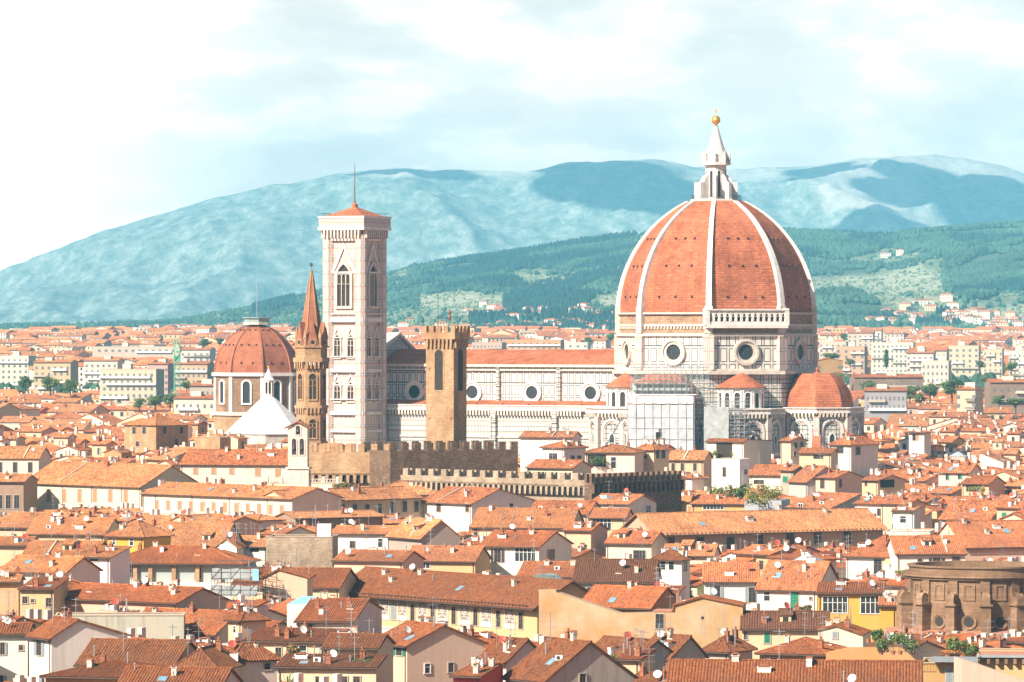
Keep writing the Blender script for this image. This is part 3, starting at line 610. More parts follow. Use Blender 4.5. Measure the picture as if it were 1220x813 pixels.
# ---------------------------------------------------------------- scaffolding on the south side
def scaffold(name, label, px0, px1, py0, py1, Y, dep, r, sheets=None, dx=2.2, dz=2.0, mat='dark_metal', z0=None, group=None, th=.055):
    A = P2W(px0, py0, Y); B = P2W(px1, py0, Y); w = (B - A).length; zt = A.z; zb = P2W(px0, py1, Y).z if z0 is None else z0
    t = thing(name, label, 'scaffolding', (A.x, A.y, 0), R(r), group); nx = max(1, round(w / dx)); nz = max(1, round((zt - zb) / dz)); ny = max(1, round(dep / 2)); p = MB(); dk = MB()
    X = [w * i / nx for i in range(nx + 1)]; Yy = [dep * i / ny for i in range(ny + 1)]; Z = [zb + (zt - zb) * i / nz for i in range(nz + 1)]
    for x in X:
        for y in Yy: p.bar((x, y, 0), (x, y, zt + .6), th, mat)
    for z in Z:
        for y in Yy: p.bar((0, y, z), (w, y, z), th, mat); p.bar((0, y, z + 1), (w, y, z + 1), th * .8, mat)
        for x in X: p.bar((x, 0, z), (x, dep, z), th, mat)
        dk.box(0, w, .1, min(dep, 1.4), z - .12, z - .04, 'plank'); 
    for i in range(0, nx, 2):
        for j in range(nz): p.bar((X[i], -.05, Z[j]), (X[i + 1], -.05, Z[j + 1]), th * .8, mat)
    obj('pole_frame', p, t); obj('deck', dk, t)
    return t, w, zt, zb
def sheet_mesh(w, z0, z1, y, seed, mat, amp=.25, cut=None):
    mb = MB(); nx, nz = max(4, int(w / .8)), max(4, int((z1 - z0) / .8)); vs = []
    for j in range(nz + 1):
        for i in range(nx + 1):
            x, z = w * i / nx, z0 + (z1 - z0) * j / nz; vs.append((x, y + amp * fb(x + seed * 31, z * .6, 2.2, 3) - .1, z + (.08 * math.sin(x * 1.9) if j in (0, nz) else 0)))
    fs = []
    for j in range(nz):
        for i in range(nx):
            if cut and cut(w * (i + .5) / nx, z0 + (z1 - z0) * (j + .5) / nz): continue
            fs.append((j * (nx + 1) + i, j * (nx + 1) + i + 1, (j + 1) * (nx + 1) + i + 1, (j + 1) * (nx + 1) + i))
    return mb.add(vs, fs, mat)
t, w, zt_, zb_ = scaffold('scaffolding', 'large scaffolding wrapped in white sheets against the cathedral tribune', 748, 828, 481, 560, 1297, 3, -8, dx=2.4)
obj('sheet', sheet_mesh(w * .98, 14, zt_ - .3, -.3, 1, 'sheet', .13, lambda x, z: abs(x - 8.5) < 1.7 - max(0, (z - 25.5)) * .35 and z < 29), t)
q = MB()
for k in range(9): q.bar((w * k / 8, -.5, 14), (w * k / 8, -.5, zt_ + 2), .07, 'metal')
for k in range(7): q.bar((0, -.5, 15 + k * 2.9), (w, -.5, 15 + k * 2.9), .06, 'metal')
obj('outer_frame', q, t)
obj('top_sheet', sheet_mesh(w * .98, zt_, zt_ + 2.2, -.1, 4, 'white_stone', .2), t)
cp = MB(); cp.box(-.4, w + .4, -.5, 3.4, zt_ + 2.3, zt_ + 2.5, 'white_stone'); obj('cover_board', cp, t)
t, w, zt_, zb_ = scaffold('scaffolding', 'open grey scaffolding around the half dome above the white sheets', 751, 838, 438, 481, 1303, 10, -12, dx=1.5, dz=1.9, mat='lead', z0=33)
obj('netting', sheet_mesh(w * .8, zt_ - 8, zt_ - 4.2, 2.2, 2, 'sheet', .1), t)
t, w, zt_, zb_ = scaffold('scaffolding', 'grey netted scaffolding on the chapel block beside the white sheets', 839, 889, 478, 528, 1296, 5, -20, dx=1.4, dz=1.9, mat='lead', z0=22)
obj('netting', sheet_mesh(w * .62, 20, zt_ - 1.5, -.2, 3, 'net', .12), t)
# small builder's crane on the cathedral roof
ck = thing('roof_crane', 'thin jib crane leaning over the aisle beside the white sheets', 'crane', tuple(P2W(716, 545, 1300)[:2]) + (0,), R(-20)); q = MB(); a_ = P2W(716, 543, 1300); b_ = P2W(742, 500, 1300)
for dz in (0, .5): q.bar((0, 0, a_.z + dz), (b_.x - a_.x, 0, b_.z + dz), .1, 'dark_metal')
obj('jib', q, ck); q = MB(); q.bar((0, 0, 0), (0, 0, a_.z + .5), .2, 'dark_metal'); obj('mast', q, ck)
# ---------------------------------------------------------------- bell tower of the cathedral
CAM_Y = 1366.0; cx_ = (432 - HX) * CAM_Y / F
bt = thing('bell_tower', 'tall square marble bell tower with pointed windows and a thin mast', 'tower', (cx_, CAM_Y, 0), TH); W_ = 12.8
body = MB(); body.box(-W_ + .8, -.8, .8, W_ - .8, 0, 82.5, 'tower_marble'); bo = obj('shaft', body, bt)
for ix in (-W_ + 1.1, -1.1):
    for iy in (1.1, W_ - 1.1): q = MB(); q.prism([(ix + x, iy + y) for x, y in octo(1.75)], 0, 82.4, 'tower_marble'); obj('corner_buttress', q, bo)
for z0, z1, e in ((26.9, 27.5, 1.1), (31.8, 32.7, 1.3), (43.8, 44.7, 1.2), (57.9, 59.2, 1.3), (60.1, 60.4, 1.0), (80.8, 81.4, 1.1), (36, 36.3, .9), (48, 48.3, .9)):
    q = MB(); q.box(-W_ + .35 - e * .4, -.35 + e * .4, .35 - e * .4, W_ - .35 + e * .4, z0, z1, 'white_marble'); obj('string_course', q, bo)
cn_ = MB(); sq = [(-W_ - .1, -.1), (.1, -.1), (.1, W_ + .1), (-W_ - .1, W_ + .1)]; corbels(cn_, [(-W_ + .2, .2), (-.2, .2), (-.2, W_ - .2), (-W_ + .2, W_ - .2)], 81.6, 83.8, 1.3, 1.05, 'old_marble')
cn_.box(-W_ - 1.2, 1.2, -1.2, W_ + 1.2, 83.8, 84.6, 'white_marble'); cn_.box(-W_ - 1.0, 1.0, -1.0, W_ + 1.0, 84.6, 87.2, 'tower_marble'); cn_.box(-W_ - 1.2, 1.2, -1.2, W_ + 1.2, 87.2, 87.7, 'white_marble')
obj('battlement_gallery', cn_, bt)
q = MB(); c0 = (-W_ / 2, W_ / 2); q.add([(-W_ - .2, -.2, 87.6), (.2, -.2, 87.6), (.2, W_ + .2, 87.6), (-W_ - .2, W_ + .2, 87.6), (c0[0], c0[1], 90.6)], [(0, 1, 4), (1, 2, 4), (2, 3, 4), (3, 0, 4)], 'dome_tiles'); obj('roof', q, bt)
q = MB(); q.lathe([(1.0, 89.6), (.9, 91.2), (.35, 91.4), (.35, 91.9)], 8, 'dome_tiles', Matrix.Translation((*c0, 0))); q.lathe([(.22, 91.8), (.16, 97), (.06, 103)], 6, 'frame_wood', Matrix.Translation((*c0, 0))); obj('mast', q, bt)
q = MB()
for s in range(4):
    pts = [(-W_ - 1, -1), (1, -1), (1, W_ + 1), (-W_ - 1, W_ + 1)]; a_, b_ = pts[s], pts[(s + 1) % 4]; q.bar((*a_, 88.5), (*b_, 88.5), .05, 'dark_metal')
    for k in range(8): t_ = k / 8; q.bar((a_[0] + (b_[0] - a_[0]) * t_, a_[1] + (b_[1] - a_[1]) * t_, 87.6), (a_[0] + (b_[0] - a_[0]) * t_, a_[1] + (b_[1] - a_[1]) * t_, 88.6), .05, 'dark_metal')
obj('railing', q, bt)
for ang, fx in ((-math.pi / 2, lambda u: (-W_ / 2 + u, .8)), (0, lambda u: (-.8, W_ / 2 + u))):
    x, y = fx(0); 
    window_to(bo, 'belfry_window', face_M(x, y, 62.4, ang), 4.2, 11.8, 'pointed', 'old_marble', .7, .7, 3)
    q = MB(); q.ring([(-4.2, 0), (4.2, 0), (.0, 8.6)], [(-3.2, .5), (3.2, .5), (.0, 7.2)], -.5, .1, 'white_marble'); o = obj('gable', q, bo); o.matrix_local = face_M(x, y, 71.6, ang)
    for z, h in ((47.9, 7.6), (35.6, 6.6)):
        for u in (-2.2, 2.2):
            x, y = fx(u); window_to(bo, 'lancet_window', face_M(x, y, z, ang), 2.0, h - 1.2, 'pointed', 'old_marble', .38, .45, 2)
            q = MB(); q.ring([(-1.7, 0), (1.7, 0), (.0, 3.4)], [(-1.2, .3), (1.2, .3), (.0, 2.6)], -.4, .1, 'white_marble'); o = obj('gable', q, bo); o.matrix_local = face_M(x, y, z + h - 2.1, ang)
    for u in (-3.9, 3.9):
        x, y = fx(u)
        for z in (63, 68, 73.5): q = MB(); q.ring([(-.75, 0), (.75, 0), (.75, 4), (-.75, 4)], [(-.5, .25), (.5, .25), (.5, 3.75), (-.5, 3.75)], -.2, .1, 'old_marble'); o = obj('wall_panel', q, bo); o.matrix_local = face_M(x, y, z, ang)
# ---------------------------------------------------------------- family chapel dome and baptistery
ch = P2W(306, 392, 1650); ch = thing('chapel', 'round brick chapel with dark red dome behind the white pyramid roof', 'church', (ch.x, ch.y, 0), R(-12))
dm = dome_shell(ch, 14.3, 41.0, 16.6, 4.4, 17.0, 'chapel_tiles', 'chapel_tiles', .7, holes=[(3.5, 2, 4.0), (9.5, 3, 2.6), (14.5, 2, 2)], faces=(3, 4, 5, 6))
q = MB(); q.prism(octo(4.7), 57.4, 58.2, 'old_marble'); q.prism(octo(4.3), 58.2, 59.6, 'verdigris'); q.prism(octo(4.9), 59.6, 59.9, 'lead'); obj('lantern_base', q, ch)
q = MB(); q.bar((0, 0, 60), (0, 0, 72), .1, 'lead'); obj('lightning_rod', q, ch)
q = MB(); q.prism(octo(14.6), 0, 27.5, 'pale_stone'); q.prism(octo(14.4), 27.5, 40.2, 'brown_stone'); dw = obj('drum', q, ch)
q = MB(); q.prism(octo(15.4), 40.1, 41.2, 'white_stone'); q.prism(octo(15.2), 26.8, 28.0, 'old_marble'); obj('cornice', q, dw)
for i in range(8):
    a = math.pi / 8 + i * math.pi / 4; q = MB(); q.box(-.4, .4, -.65, .65, 28, 40.1, 'white_stone', Matrix.Translation((14.2 * math.cos(a), 14.2 * math.sin(a), 0)) @ Matrix.Rotation(a, 4, 'Z')); obj('pilaster', q, dw)
    a = i * math.pi / 4; rr = 14.4 * math.cos(math.pi / 8)
    if math.sin(a - R(12)) < .3: window_to(dw, 'arched_window', face_M(rr * math.cos(a), rr * math.sin(a), 31, a), 2.6, 7.4, 'arch', 'white_stone', .5, .45, 1, 'glass')
bp = P2W(320, 392, 1425); bp = thing('baptistery', 'octagonal baptistery with smooth white pyramid roof and small lantern', 'church', (bp.x, bp.y, 0), R(-24))
q = MB(); q.prism(octo(12.4), 0, 25.4, 'old_marble'); obj('wall', q, bp)
q = MB(); q.prism(octo(12.9), 25.4, 36.6, 'white_stone', None, .09); obj('roof', q, bp)
q = MB(); q.prism(octo(1.6), 35.6, 37.0, 'white_marble'); q.prism(octo(1.5), 40.4, 41.0, 'white_marble'); q.lathe([(1.9, 41.0), (1.5, 41.4), (.5, 43.4), (.15, 44.4)], 8, 'white_stone'); q.lathe([(1.0, 37), (1.0, 40.4)], 8, 'opening')
for i in range(8): a = math.pi / 8 + i * math.pi / 4; q.bar((1.35 * math.cos(a), 1.35 * math.sin(a), 37), (1.35 * math.cos(a), 1.35 * math.sin(a), 40.5), .2, 'white_marble', 6)
lo2 = obj('lantern', q, bp); q = MB(); q.lathe([(.05, 44.2)] + [(.4 * math.sin(math.pi * k / 8) + .02, 44.8 - .4 * math.cos(math.pi * k / 8)) for k in range(9)], 10, 'gold'); obj('ball', q, lo2)
# ---------------------------------------------------------------- hexagonal brick spire tower
bs = P2W(371, 392, 1150); bs = thing('spire_tower', 'slender six-sided stone tower with tall brick spire beside the marble bell tower', 'tower', (bs.x, bs.y, 0), R(0))
h6 = lambda r: octo(r, 6, R(8))
q = MB(); q.prism(h6(3.55), 0, 47.4, 'tan_brick'); sh = obj('shaft', q, bs)
for z0, z1, e in ((48.2, 49.2, .75), (49.2, 51.6, .2), (37.3, 38.0, .45), (29.0, 29.5, .3), (51.6, 52.0, .6)): q = MB(); q.prism(h6(3.6 + e), z0, z1, 'pale_stone'); obj('string_course', q, sh)
q = MB(); corbels(q, h6(3.6), 46.6, 48.2, .7, .8, 'pale_stone'); obj('corbel_table', q, sh); q = MB(); corbels(q, h6(3.6), 36.0, 37.3, .4, .8, 'pale_stone'); obj('corbel_table', q, sh)
q = MB(); q.lathe([(3.1, 51.8), (2.9, 53), (.25, 69.6), (.05, 70)], 6, 'brick', None, R(8)); spo = obj('spire', q, bs)
q = MB()
for i in range(6): a = R(8) + i * math.pi / 3; q.bar((3.1 * math.cos(a), 3.1 * math.sin(a), 51.8), (.2 * math.cos(a), .2 * math.sin(a), 69.8), .16, 'pale_stone')
obj('edge_rib', q, spo)
q = MB(); q.bar((0, 0, 69.5), (0, 0, 71.8), .07, 'dark_metal'); q.box(-.35, .35, -.03, .03, 70.7, 71.5, 'dark_metal'); obj('weathervane', q, bs)
for i in range(6):
    a = R(38) + i * math.pi / 3; r_a = 3.6 * math.cos(math.pi / 6)
    if math.sin(a) > .3: continue
    q = MB(); q.ext([(-1.5, 51.9), (1.5, 51.9), (0, 57.6)], -.45, 1.2, 'brick'); o = obj('gablet', q, bs); o.matrix_local = face_M(r_a * .97 * math.cos(a), r_a * .97 * math.sin(a), 0, a)
    window_to(o, 'rose_window', Matrix.Translation((0, -.46, 52.3)), 1.0, 1.0, 'round', 'pale_stone', .3, .15)
    window_to(sh, 'twin_window', face_M(r_a * .985 * math.cos(a), r_a * .985 * math.sin(a), 39.4, a), 1.7, 6.0, 'arch', 'pale_stone', .3, .25, 2)
    window_to(sh, 'twin_window', face_M(r_a * .985 * math.cos(a), r_a * .985 * math.sin(a), 30.3, a), 1.6, 4.4, 'arch', 'pale_stone', .3, .25, 2)
for i in range(6): a = R(8) + i * math.pi / 3; q = MB(); q.lathe([(.4, 51.8), (.4, 53.6), (.5, 53.8), (.05, 56.6)], 6, 'tan_brick', Matrix.Translation((3.5 * math.cos(a), 3.5 * math.sin(a), 0))); obj('pinnacle', q, bs)
# ---------------------------------------------------------------- crenellated tower and palace walls
def merlons(mb, x0, x1, y0, y1, z0, z1, mw, gap, mat):
    n = max(1, round((x1 - x0 + gap) / (mw + gap))); p = (x1 - x0 + gap) / n
    for k in range(n): mb.box(x0 + k * p, x0 + k * p + p - gap, y0, y1, z0, z1, mat)
vt = P2W(507.5, 392, 1130); vt = thing('battlement_tower', 'square tan stone watch tower with battlements and one tall arched opening', 'tower', (vt.x, vt.y, 0), R(-24.5)); w = 7.1
q = MB(); q.box(0, w, 0, w, 0, 52.6, 'pale_stone'); vo = obj('shaft', q, vt)
q = MB(); sqp = [(0, 0), (w, 0), (w, w), (0, w)]; corbels(q, sqp, 51.6, 53.6, .55, 1.0, 'pale_stone'); q.box(-.6, w + .6, -.6, w + .6, 53.6, 55.2, 'tan_brick'); hd = obj('parapet', q, vt)
q = MB()
for y0 in (-.6, w + .1): merlons(q, -.6, w + .6, y0, y0 + .5, 55.2, 56.7, 1.1, .8, 'tan_brick')
for x0_ in (-.6, w + .1): 
    for k in range(4): q.box(x0_, x0_ + .5, -.2 + 1.9 * k + .8, -.2 + 1.9 * k + 1.9, 55.2, 56.7, 'tan_brick')
obj('merlon_row', q, hd)
window_to(vo, 'arched_opening', face_M(w * .47, 0, 41.8, -math.pi / 2), 2.1, 9.4, 'arch', 'pale_stone', .25, .12)
window_to(vo, 'arched_opening', face_M(w, w * .5, 41.8, 0), 2.1, 9.4, 'arch', 'dark_stone', .25, .12)
q = MB(); q.bar((w * .2, w / 2, 55), (w * .2, w / 2, 64), .07, 'dark_metal'); q.bar((w * .9, w / 2, 55), (w * .9, w / 2, 59.6), .05, 'dark_metal'); obj('flagpole', q, vt)
q = MB(); q.bar((w * .62, w / 2, 55), (w * .62, w / 2, 58.5), .05, 'dark_metal'); q.lathe([(.1, 57.8), (.5, 58.6), (.2, 59.2), (.5, 59.8), (.1, 60.5)], 6, 'frame_wood', Matrix.Translation((w * .62, w / 2, 0))); obj('vane', q, vt)
q = MB()
for z in (46.5, 52.3, 35, 28.5):
    for x in (.6, w - .9): q.bar((x, -.3, z), (x + .7, -.12, z + .6), .05, 'dark_metal')
obj('wall_tie', q, vo)
def castle_wall(name, label, px0, px1, py, Y, r, mat, th=8, mh=1.9, mw=1.5, gap=1.3, corb=None, mat2=None, xs=None):
    A, w = front(px0, px1, Y, r); z = ZC - (py - HY) * Y / F
    t = thing(name, label, 'palace wall', (A[0], A[1], 0), R(r)); q = MB(); q.box(0, w, 0, th, 0, z - mh, mat); o = obj('wall', q, t)
    q = MB(); merlons(q, 0, w, 0, .7, z - mh, z, mw, gap, mat2 or mat); obj('merlon_row', q, t)
    q = MB(); merlons(q, 0, w, th - .7, th, z - mh, z, mw, gap, mat2 or mat); obj('merlon_row', q, t)
    if corb:
        zc = ZC - (corb - HY) * Y / F; q = MB(); q.box(0, w, -.7, 0, zc, z - mh, mat); n = round(w / 1.6)
        for k in range(n): x = w * (k + .5) / n; a = arc_pts(w / n * .72, 2.0); q.ring([(x + i * w / n * .5, zc - 1.8 + j) for i, j in ((-1, 0), (1, 0), (1, 2.2), (-1, 2.2))], [(x + i * w / n * .36, zc - 1.8 + j) for i, j in ((-1, 0), (1, 0), (.7, 1.8), (-.7, 1.8))], -.7, 0, mat)
        obj('corbel_arches', q, t); q = MB(); q.box(0, w, -.08, -.02, zc - 1.8, zc, 'opening'); obj('painted_recess_shade', q, t)  # dark strip behind the arches, recess shade put into its colour
    return t
def front(px0, px1, Y, r):
    """front-left corner and width of a wall that starts at photo column px0, distance Y, turned by r degrees and ends at column px1"""
    X = (px0 - HX) * Y / F; c, s = math.cos(R(r)), math.sin(R(r)); k = (px1 - HX) / F
    return (X, Y), (X - k * Y) / (k * s - c)
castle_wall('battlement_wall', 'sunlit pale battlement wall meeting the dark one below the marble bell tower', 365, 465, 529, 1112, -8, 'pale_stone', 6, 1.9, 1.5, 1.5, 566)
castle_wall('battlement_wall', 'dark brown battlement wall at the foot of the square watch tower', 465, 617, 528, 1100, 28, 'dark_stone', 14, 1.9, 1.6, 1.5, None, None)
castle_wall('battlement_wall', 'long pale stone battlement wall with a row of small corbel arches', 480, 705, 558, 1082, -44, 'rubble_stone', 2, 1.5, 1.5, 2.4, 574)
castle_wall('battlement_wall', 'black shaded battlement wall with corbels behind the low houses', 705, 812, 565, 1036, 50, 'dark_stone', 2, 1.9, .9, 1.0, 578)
# ---------------------------------------------------------------- small church with open bell gable
A, w = front(343, 366, 1082, -10); bg_ = thing('bell_gable', 'slim plastered bell gable with three open arches above a church', 'bell tower', (A[0], A[1], 0), R(-10))
z = lambda py, Y=1082: ZC - (py - HY) * Y / F
q = MB(); q.box(-.3, w + .3, 0, 2.4, 0, z(560), 'old_marble'); q.ext([(0, z(560)), (w, z(560)), (w, z(510)), (w / 2, z(504)), (0, z(510))], .1, 1.9, 'old_marble')
q.ext([(-1.6, 0), (-.3, 0), (-.3, z(560))], .2, 2, 'old_marble'); q.ext([(w + .3, 0), (w + 1.6, 0), (w + .3, z(560))], .2, 2, 'old_marble'); o = obj('wall', q, bg_)
for u, py, ww, hh in ((w * .32, 542, 1.0, 3.6), (w * .72, 542, 1.0, 3.6), (w * .52, 518, 1.0, 2.0)):
    k = window_to(o, 'bell_opening', face_M(u, .1, z(py), -math.pi / 2), ww, hh, 'arch', 'old_marble', .2, .15); q = MB(); q.lathe([(.35, hh * .35), (.28, hh * .45), (.16, hh * .65), (.03, hh * .7)], 10, 'dark_metal', Matrix.Translation((0, -.25, 0))); obj('bell', q, k)
q = MB()
for s in (-1, 1): q.ext([(w / 2, z(503)), (w / 2 + s * (w / 2 + .9), z(511)), (w / 2 + s * (w / 2 + .9), z(510)), (w / 2, z(501.5))][::-s], -.5, 2.4, 'brick')
obj('gable_roof', q, bg_); q = MB(); q.box(-.5, w + .5, -.3, 2.5, z(559), z(556.5), 'old_marble'); obj('ledge', q, bg_)
# ---------------------------------------------------------------- brown rotunda
Y0 = 712; rc = P2W(1164, 392, Y0 + 10); RR = 10.2; rt = thing('rotunda', 'brown stone rotunda with scroll buttresses and small round windows', 'rotunda', (rc.x, rc.y, 0), R(-90))
z = lambda py: ZC - (py - HY) * 712 / F
q = MB(); q.lathe([(RR, 0), (RR, z(692))], 48, 'brown_stone'); ro = obj('drum', q, rt)
for zz0, zz1, e in ((692, 689, .45), (689, 686, .8), (686, 684, .5)): q = MB(); q.lathe([(RR + e, z(zz0)), (RR + e, z(zz1) - .01)], 48, 'brown_stone'); obj('cornice_ring', q, ro)
q = MB(); q.lathe([(RR - .1, z(684)), (RR - .1, z(678)), (RR + .15, z(678)), (RR + .15, z(676)), (RR - 1, z(676)), (RR - 1, z(687))], 48, 'brown_stone'); obj('parapet', q, rt)
q = MB(); q.lathe([(RR - 1, z(686)), (.1, z(684))], 48, 'brown_stone'); obj('roof', q, rt)
q = MB(); q.lathe([(RR + 3.4, 0), (RR + 3.4, z(755)), (RR, z(752))], 48, 'terrace'); obj('lower_roof', q, rt)
for i in range(-4, 5):
    a = R(i * 26 + 1); M = Matrix.Rotation(a, 4, 'Z'); q = MB(); q.box(RR - .3, RR + 1.7, -.7, .7, 0, z(722), 'brown_stone', M); q.box(RR - .3, RR + 2.0, -.95, .95, z(722), z(719.5), 'brown_stone', M)
    q.box(RR - .2, RR + .3, -.7, .7, z(719), z(692), 'brown_stone', M); bo_ = obj('buttress', q, rt)
    pr = [(RR - .2, z(719.5)), (RR + 1.7, z(719.5))] + [(RR + 1.0 + .7 * math.cos(t * .5), z(717) + .3 + .9 * math.sin(t * .5)) for t in range(0, 6)] + [(RR + .6, z(711)), (RR + .1, z(703))]
    q = MB(); q.ext(pr, -.6, .6, 'brown_stone', M); obj('scroll', q, bo_)
    a = R(i * 26 + 14)
    if i < 4:
        k = window_to(ro, 'round_window', face_M(RR * math.cos(a) * .995, RR * math.sin(a) * .995, z(747.5), a), 1.5, 1.5, 'round', 'brown_stone', .35, .22)
        q = MB(); q.ring([(-.9, 0), (.9, 0), (.9, 2.4), (-.9, 2.4)], [(-.6, .3), (.6, .3), (.6, 2.1), (-.6, 2.1)], -.16, .05, 'brown_stone'); o = obj('wall_panel', q, ro); o.matrix_local = face_M(RR * math.cos(a) * .995, RR * math.sin(a) * .995, z(716), a)
# ---------------------------------------------------------------- house builder
PAL = dict(white=(.80, .73, .64), cream=(.70, .51, .34), ivory=(.73, .60, .46), yellow=(.47, .25, .09), mustard=(.62, .34, .045), peach=(.68, .44, .28), tan=(.50, .34, .21), ochre=(.60, .40, .20),
           grey=(.48, .43, .38), bluegrey=(.38, .41, .44), pink=(.66, .46, .38), brown=(.30, .20, .14), orange=(.70, .36, .14), greybrown=(.40, .33, .27))
ROOF = dict(o=(.52, .165, .062), p=(.58, .225, .085), d=(.38, .105, .032), b=(.25, .08, .028), r=(.43, .125, .04), k=(.15, .058, .03))
_cache = {}
def cached(key, fn):
    if key not in _cache: _cache[key] = fn()
    return _cache[key]
def slope(mb, E0, E1, T1, T0, mat, near, th=.16):
    """one roof slope from the eave E0-E1 up to the ridge T0-T1; near slopes get real rows of half-round tiles"""
    E0, E1, T1, T0 = map(Vector, (E0, E1, T1, T0)); U = (E1 - E0).normalized(); Nn = U.cross(((T0 + T1) / 2 - (E0 + E1) / 2)).normalized()
    if Nn.z < 0: Nn = -Nn
    V = Nn.cross(U); L = (E1 - E0).length; h = (T0 - E0).dot(V); a0 = (T0 - E0).dot(U); a1 = (T1 - E0).dot(U)
    dn = Nn * -th
    if h < .05: return
    if not near: mb.add([E0, E1, T1, T0], [(0, 1, 2, 3)] if (T1 - T0).length > .05 else [(0, 1, 2)], mat) if (T1 - T0).length > .05 else mb.add([E0, E1, T1], [(0, 1, 2)], mat)
    else:
        n = max(2, int(L / .36)); xs = [L * i / (n * 4) for i in range(n * 4 + 1)]; rows = max(2, min(9, int(h / 1.0))); vs = []; sd = rnd.uniform(0, 99)
        for i, u in enumerate(xs):
            vm = h if a0 <= u <= a1 else (h * u / max(a0, 1e-3) if u < a0 else h * (L - u) / max(L - a1, 1e-3)); d = (0, .065, .09, .065)[i % 4]; w1 = rnd.uniform(-.012, .012)
            for j in range(rows + 1):
                v = vm * j / rows; g = .05 * mnoise.noise(Vector((u * .35 + sd, v * .35, sd))) if 0 < j < rows else 0
                vs.append(E0 + U * u + V * v + Nn * (d + g + w1))
        r1 = rows + 1; mb.add(vs, [(i * r1 + j, (i + 1) * r1 + j, (i + 1) * r1 + j + 1, i * r1 + j + 1) for i in range(len(xs) - 1) for j in range(rows)], mat)
    mb.add([E0, E1, E1 + dn, E0 + dn], [(0, 3, 2, 1)], 'gutter'); mb.add([p + dn for p in (E0, E1, T1, T0)], [(3, 2, 1, 0)], 'frame_wood')
    if near < 2: mb.add([E1, T1, T1 + dn, E1 + dn], [(3, 2, 1, 0)], mat); mb.add([T0, E0, E0 + dn, T0 + dn], [(3, 2, 1, 0)], mat)
def ridge(mb, a, b, mat, r=.16):
    mb.bar(Vector(a) + Vector((0, 0, -.02)), Vector(b) + Vector((0, 0, -.02)), r, mat, 6)
def win_mesh(w, h, st):
    def mk():
        f = MB(); g = MB(); sh = None; fm = {'w': 'frame_white', 'd': 'frame_stone', 'o': None, 'p': None}.get(st[0], 'frame_stone'); t = .12
        if fm:
            for b in ((-w / 2 - t, -w / 2, 0, h), (w / 2, w / 2 + t, 0, h), (-w / 2 - t, w / 2 + t, h, h + t), (-w / 2 - t * 1.6, w / 2 + t * 1.6, -t, 0)): f.box(b[0], b[1], -.12, .02, b[2], b[3], fm)
        g.box(-w / 2, w / 2, -.03, .01, 0, h, 'opening' if st[0] == 'o' else 'shade_glass' if st[0] == 'p' else 'glass')
        if st[0] in 'wsd' and st != 'dark':
            q = 'frame_white' if st[0] == 'w' else 'frame_wood'; n = max(1, round(w / .8)) if st[0] == 'w' else 2
            for k in range(1, n): x = -w / 2 + w * k / n; f.box(x - .05, x + .05, -.07, -.02, 0, h, q)
            f.box(-w / 2, w / 2, -.07, -.02, h * .62, h * .62 + .07, q)
        if st[0] == 's':
            sh = MB(); c = {'b': 'shutter_brown', 'g': 'shutter_green', 'u': 'shutter_blue', 't': 'shutter_tan'}[st[1]]
            sh.box(0, w / 2, -.05, 0, -.02, h + .02, c)
            for k in range(int(h / .16)): sh.box(.04, w / 2 - .04, -.075, -.05, .05 + k * .16, .12 + k * .16, c)
        if st[0] == 'c':
            c = {'b': 'shutter_brown', 'g': 'shutter_green', 'u': 'shutter_blue', 't': 'shutter_tan'}[st[1]]; sh = MB()
            sh.box(.01, w / 2 - .01, -.06, 0, 0, h, c)
            for k in range(int(h / .16)): sh.box(.05, w / 2 - .05, -.085, -.06, .05 + k * .16, .12 + k * .16, c)
        return (f.mesh('window') if f.v else None, g.mesh('pane'), sh.mesh('shutter') if sh else None)
    return cached(('w', w, h, st), mk)
def add_window(root, M, w, h, st, simple_=False):
    w, h = round(w, 1) or .1, round(h, 1) or .1; f, g, sh = win_mesh(w, h, st)
    o = link('window', f or g, root); o.matrix_local = M
    if f: link('pane', g, o)
    if sh and not simple_:
        for s in (-1, 1):
            q = link('shutter', sh, o); x = (w / 2 + .03 if s > 0 else -w - .03) if st[0] == 's' else (0 if s > 0 else -w / 2)
            q.matrix_local = Matrix.Translation((x, -.04, 0))
    elif sh: q = link('shutter', sh, o); q.matrix_local = Matrix.Translation((0, -.04, 0)); 
    return o
def chimney_mesh(k):
    def mk():
        m = MB(); hh = (.7, 1.0, .55, 1.2)[k]; w = (.4, .3, .75, .3)[k]; pm_ = ('chimney_plaster', 'chimney_plaster', 'white_stone', 'brick')[k]
        m.box(-w, w, -.3, .3, -1.2, hh, pm_); m.box(-w - .07, w + .07, -.37, .37, hh, hh + .08, pm_)
        if k != 3:
            for s in (-1, 1): m.box(s * w - .07, s * w + .07, -.3, .3, hh + .08, hh + .28, pm_)
            m.ext([(-w - .1, hh + .28), (w + .1, hh + .28), (0, hh + .45)], -.38, .38, 'brick')
        else: m.lathe([(.18, hh + .08), (.15, hh + .4), (.22, hh + .42), (.05, hh + .55)], 8, 'brick')
        return m.mesh('chimney')
    return cached(('ch', k), mk)
simple('chimney_plaster', (0.62, 0.54, 0.45), 0.9, 0.25)
def antenna_mesh(k):
    def mk():
        m = MB(); h = (3.2, 4.2, 2.4)[k]; m.bar((0, 0, -1), (0, 0, h), .045, 'metal')
        for i in range((2, 3, 1)[k]):
            z = h - .3 - i * .8; m.bar((-.1, -.8, z), (.1, .8, z), .025, 'metal')
            for j in range(6): y = -.7 + j * .28; m.bar((-.35 + .03 * j, y, z), (.35 - .03 * j, y, z), .018, 'metal')
        return m.mesh('antenna')
    return cached(('an', k), mk)
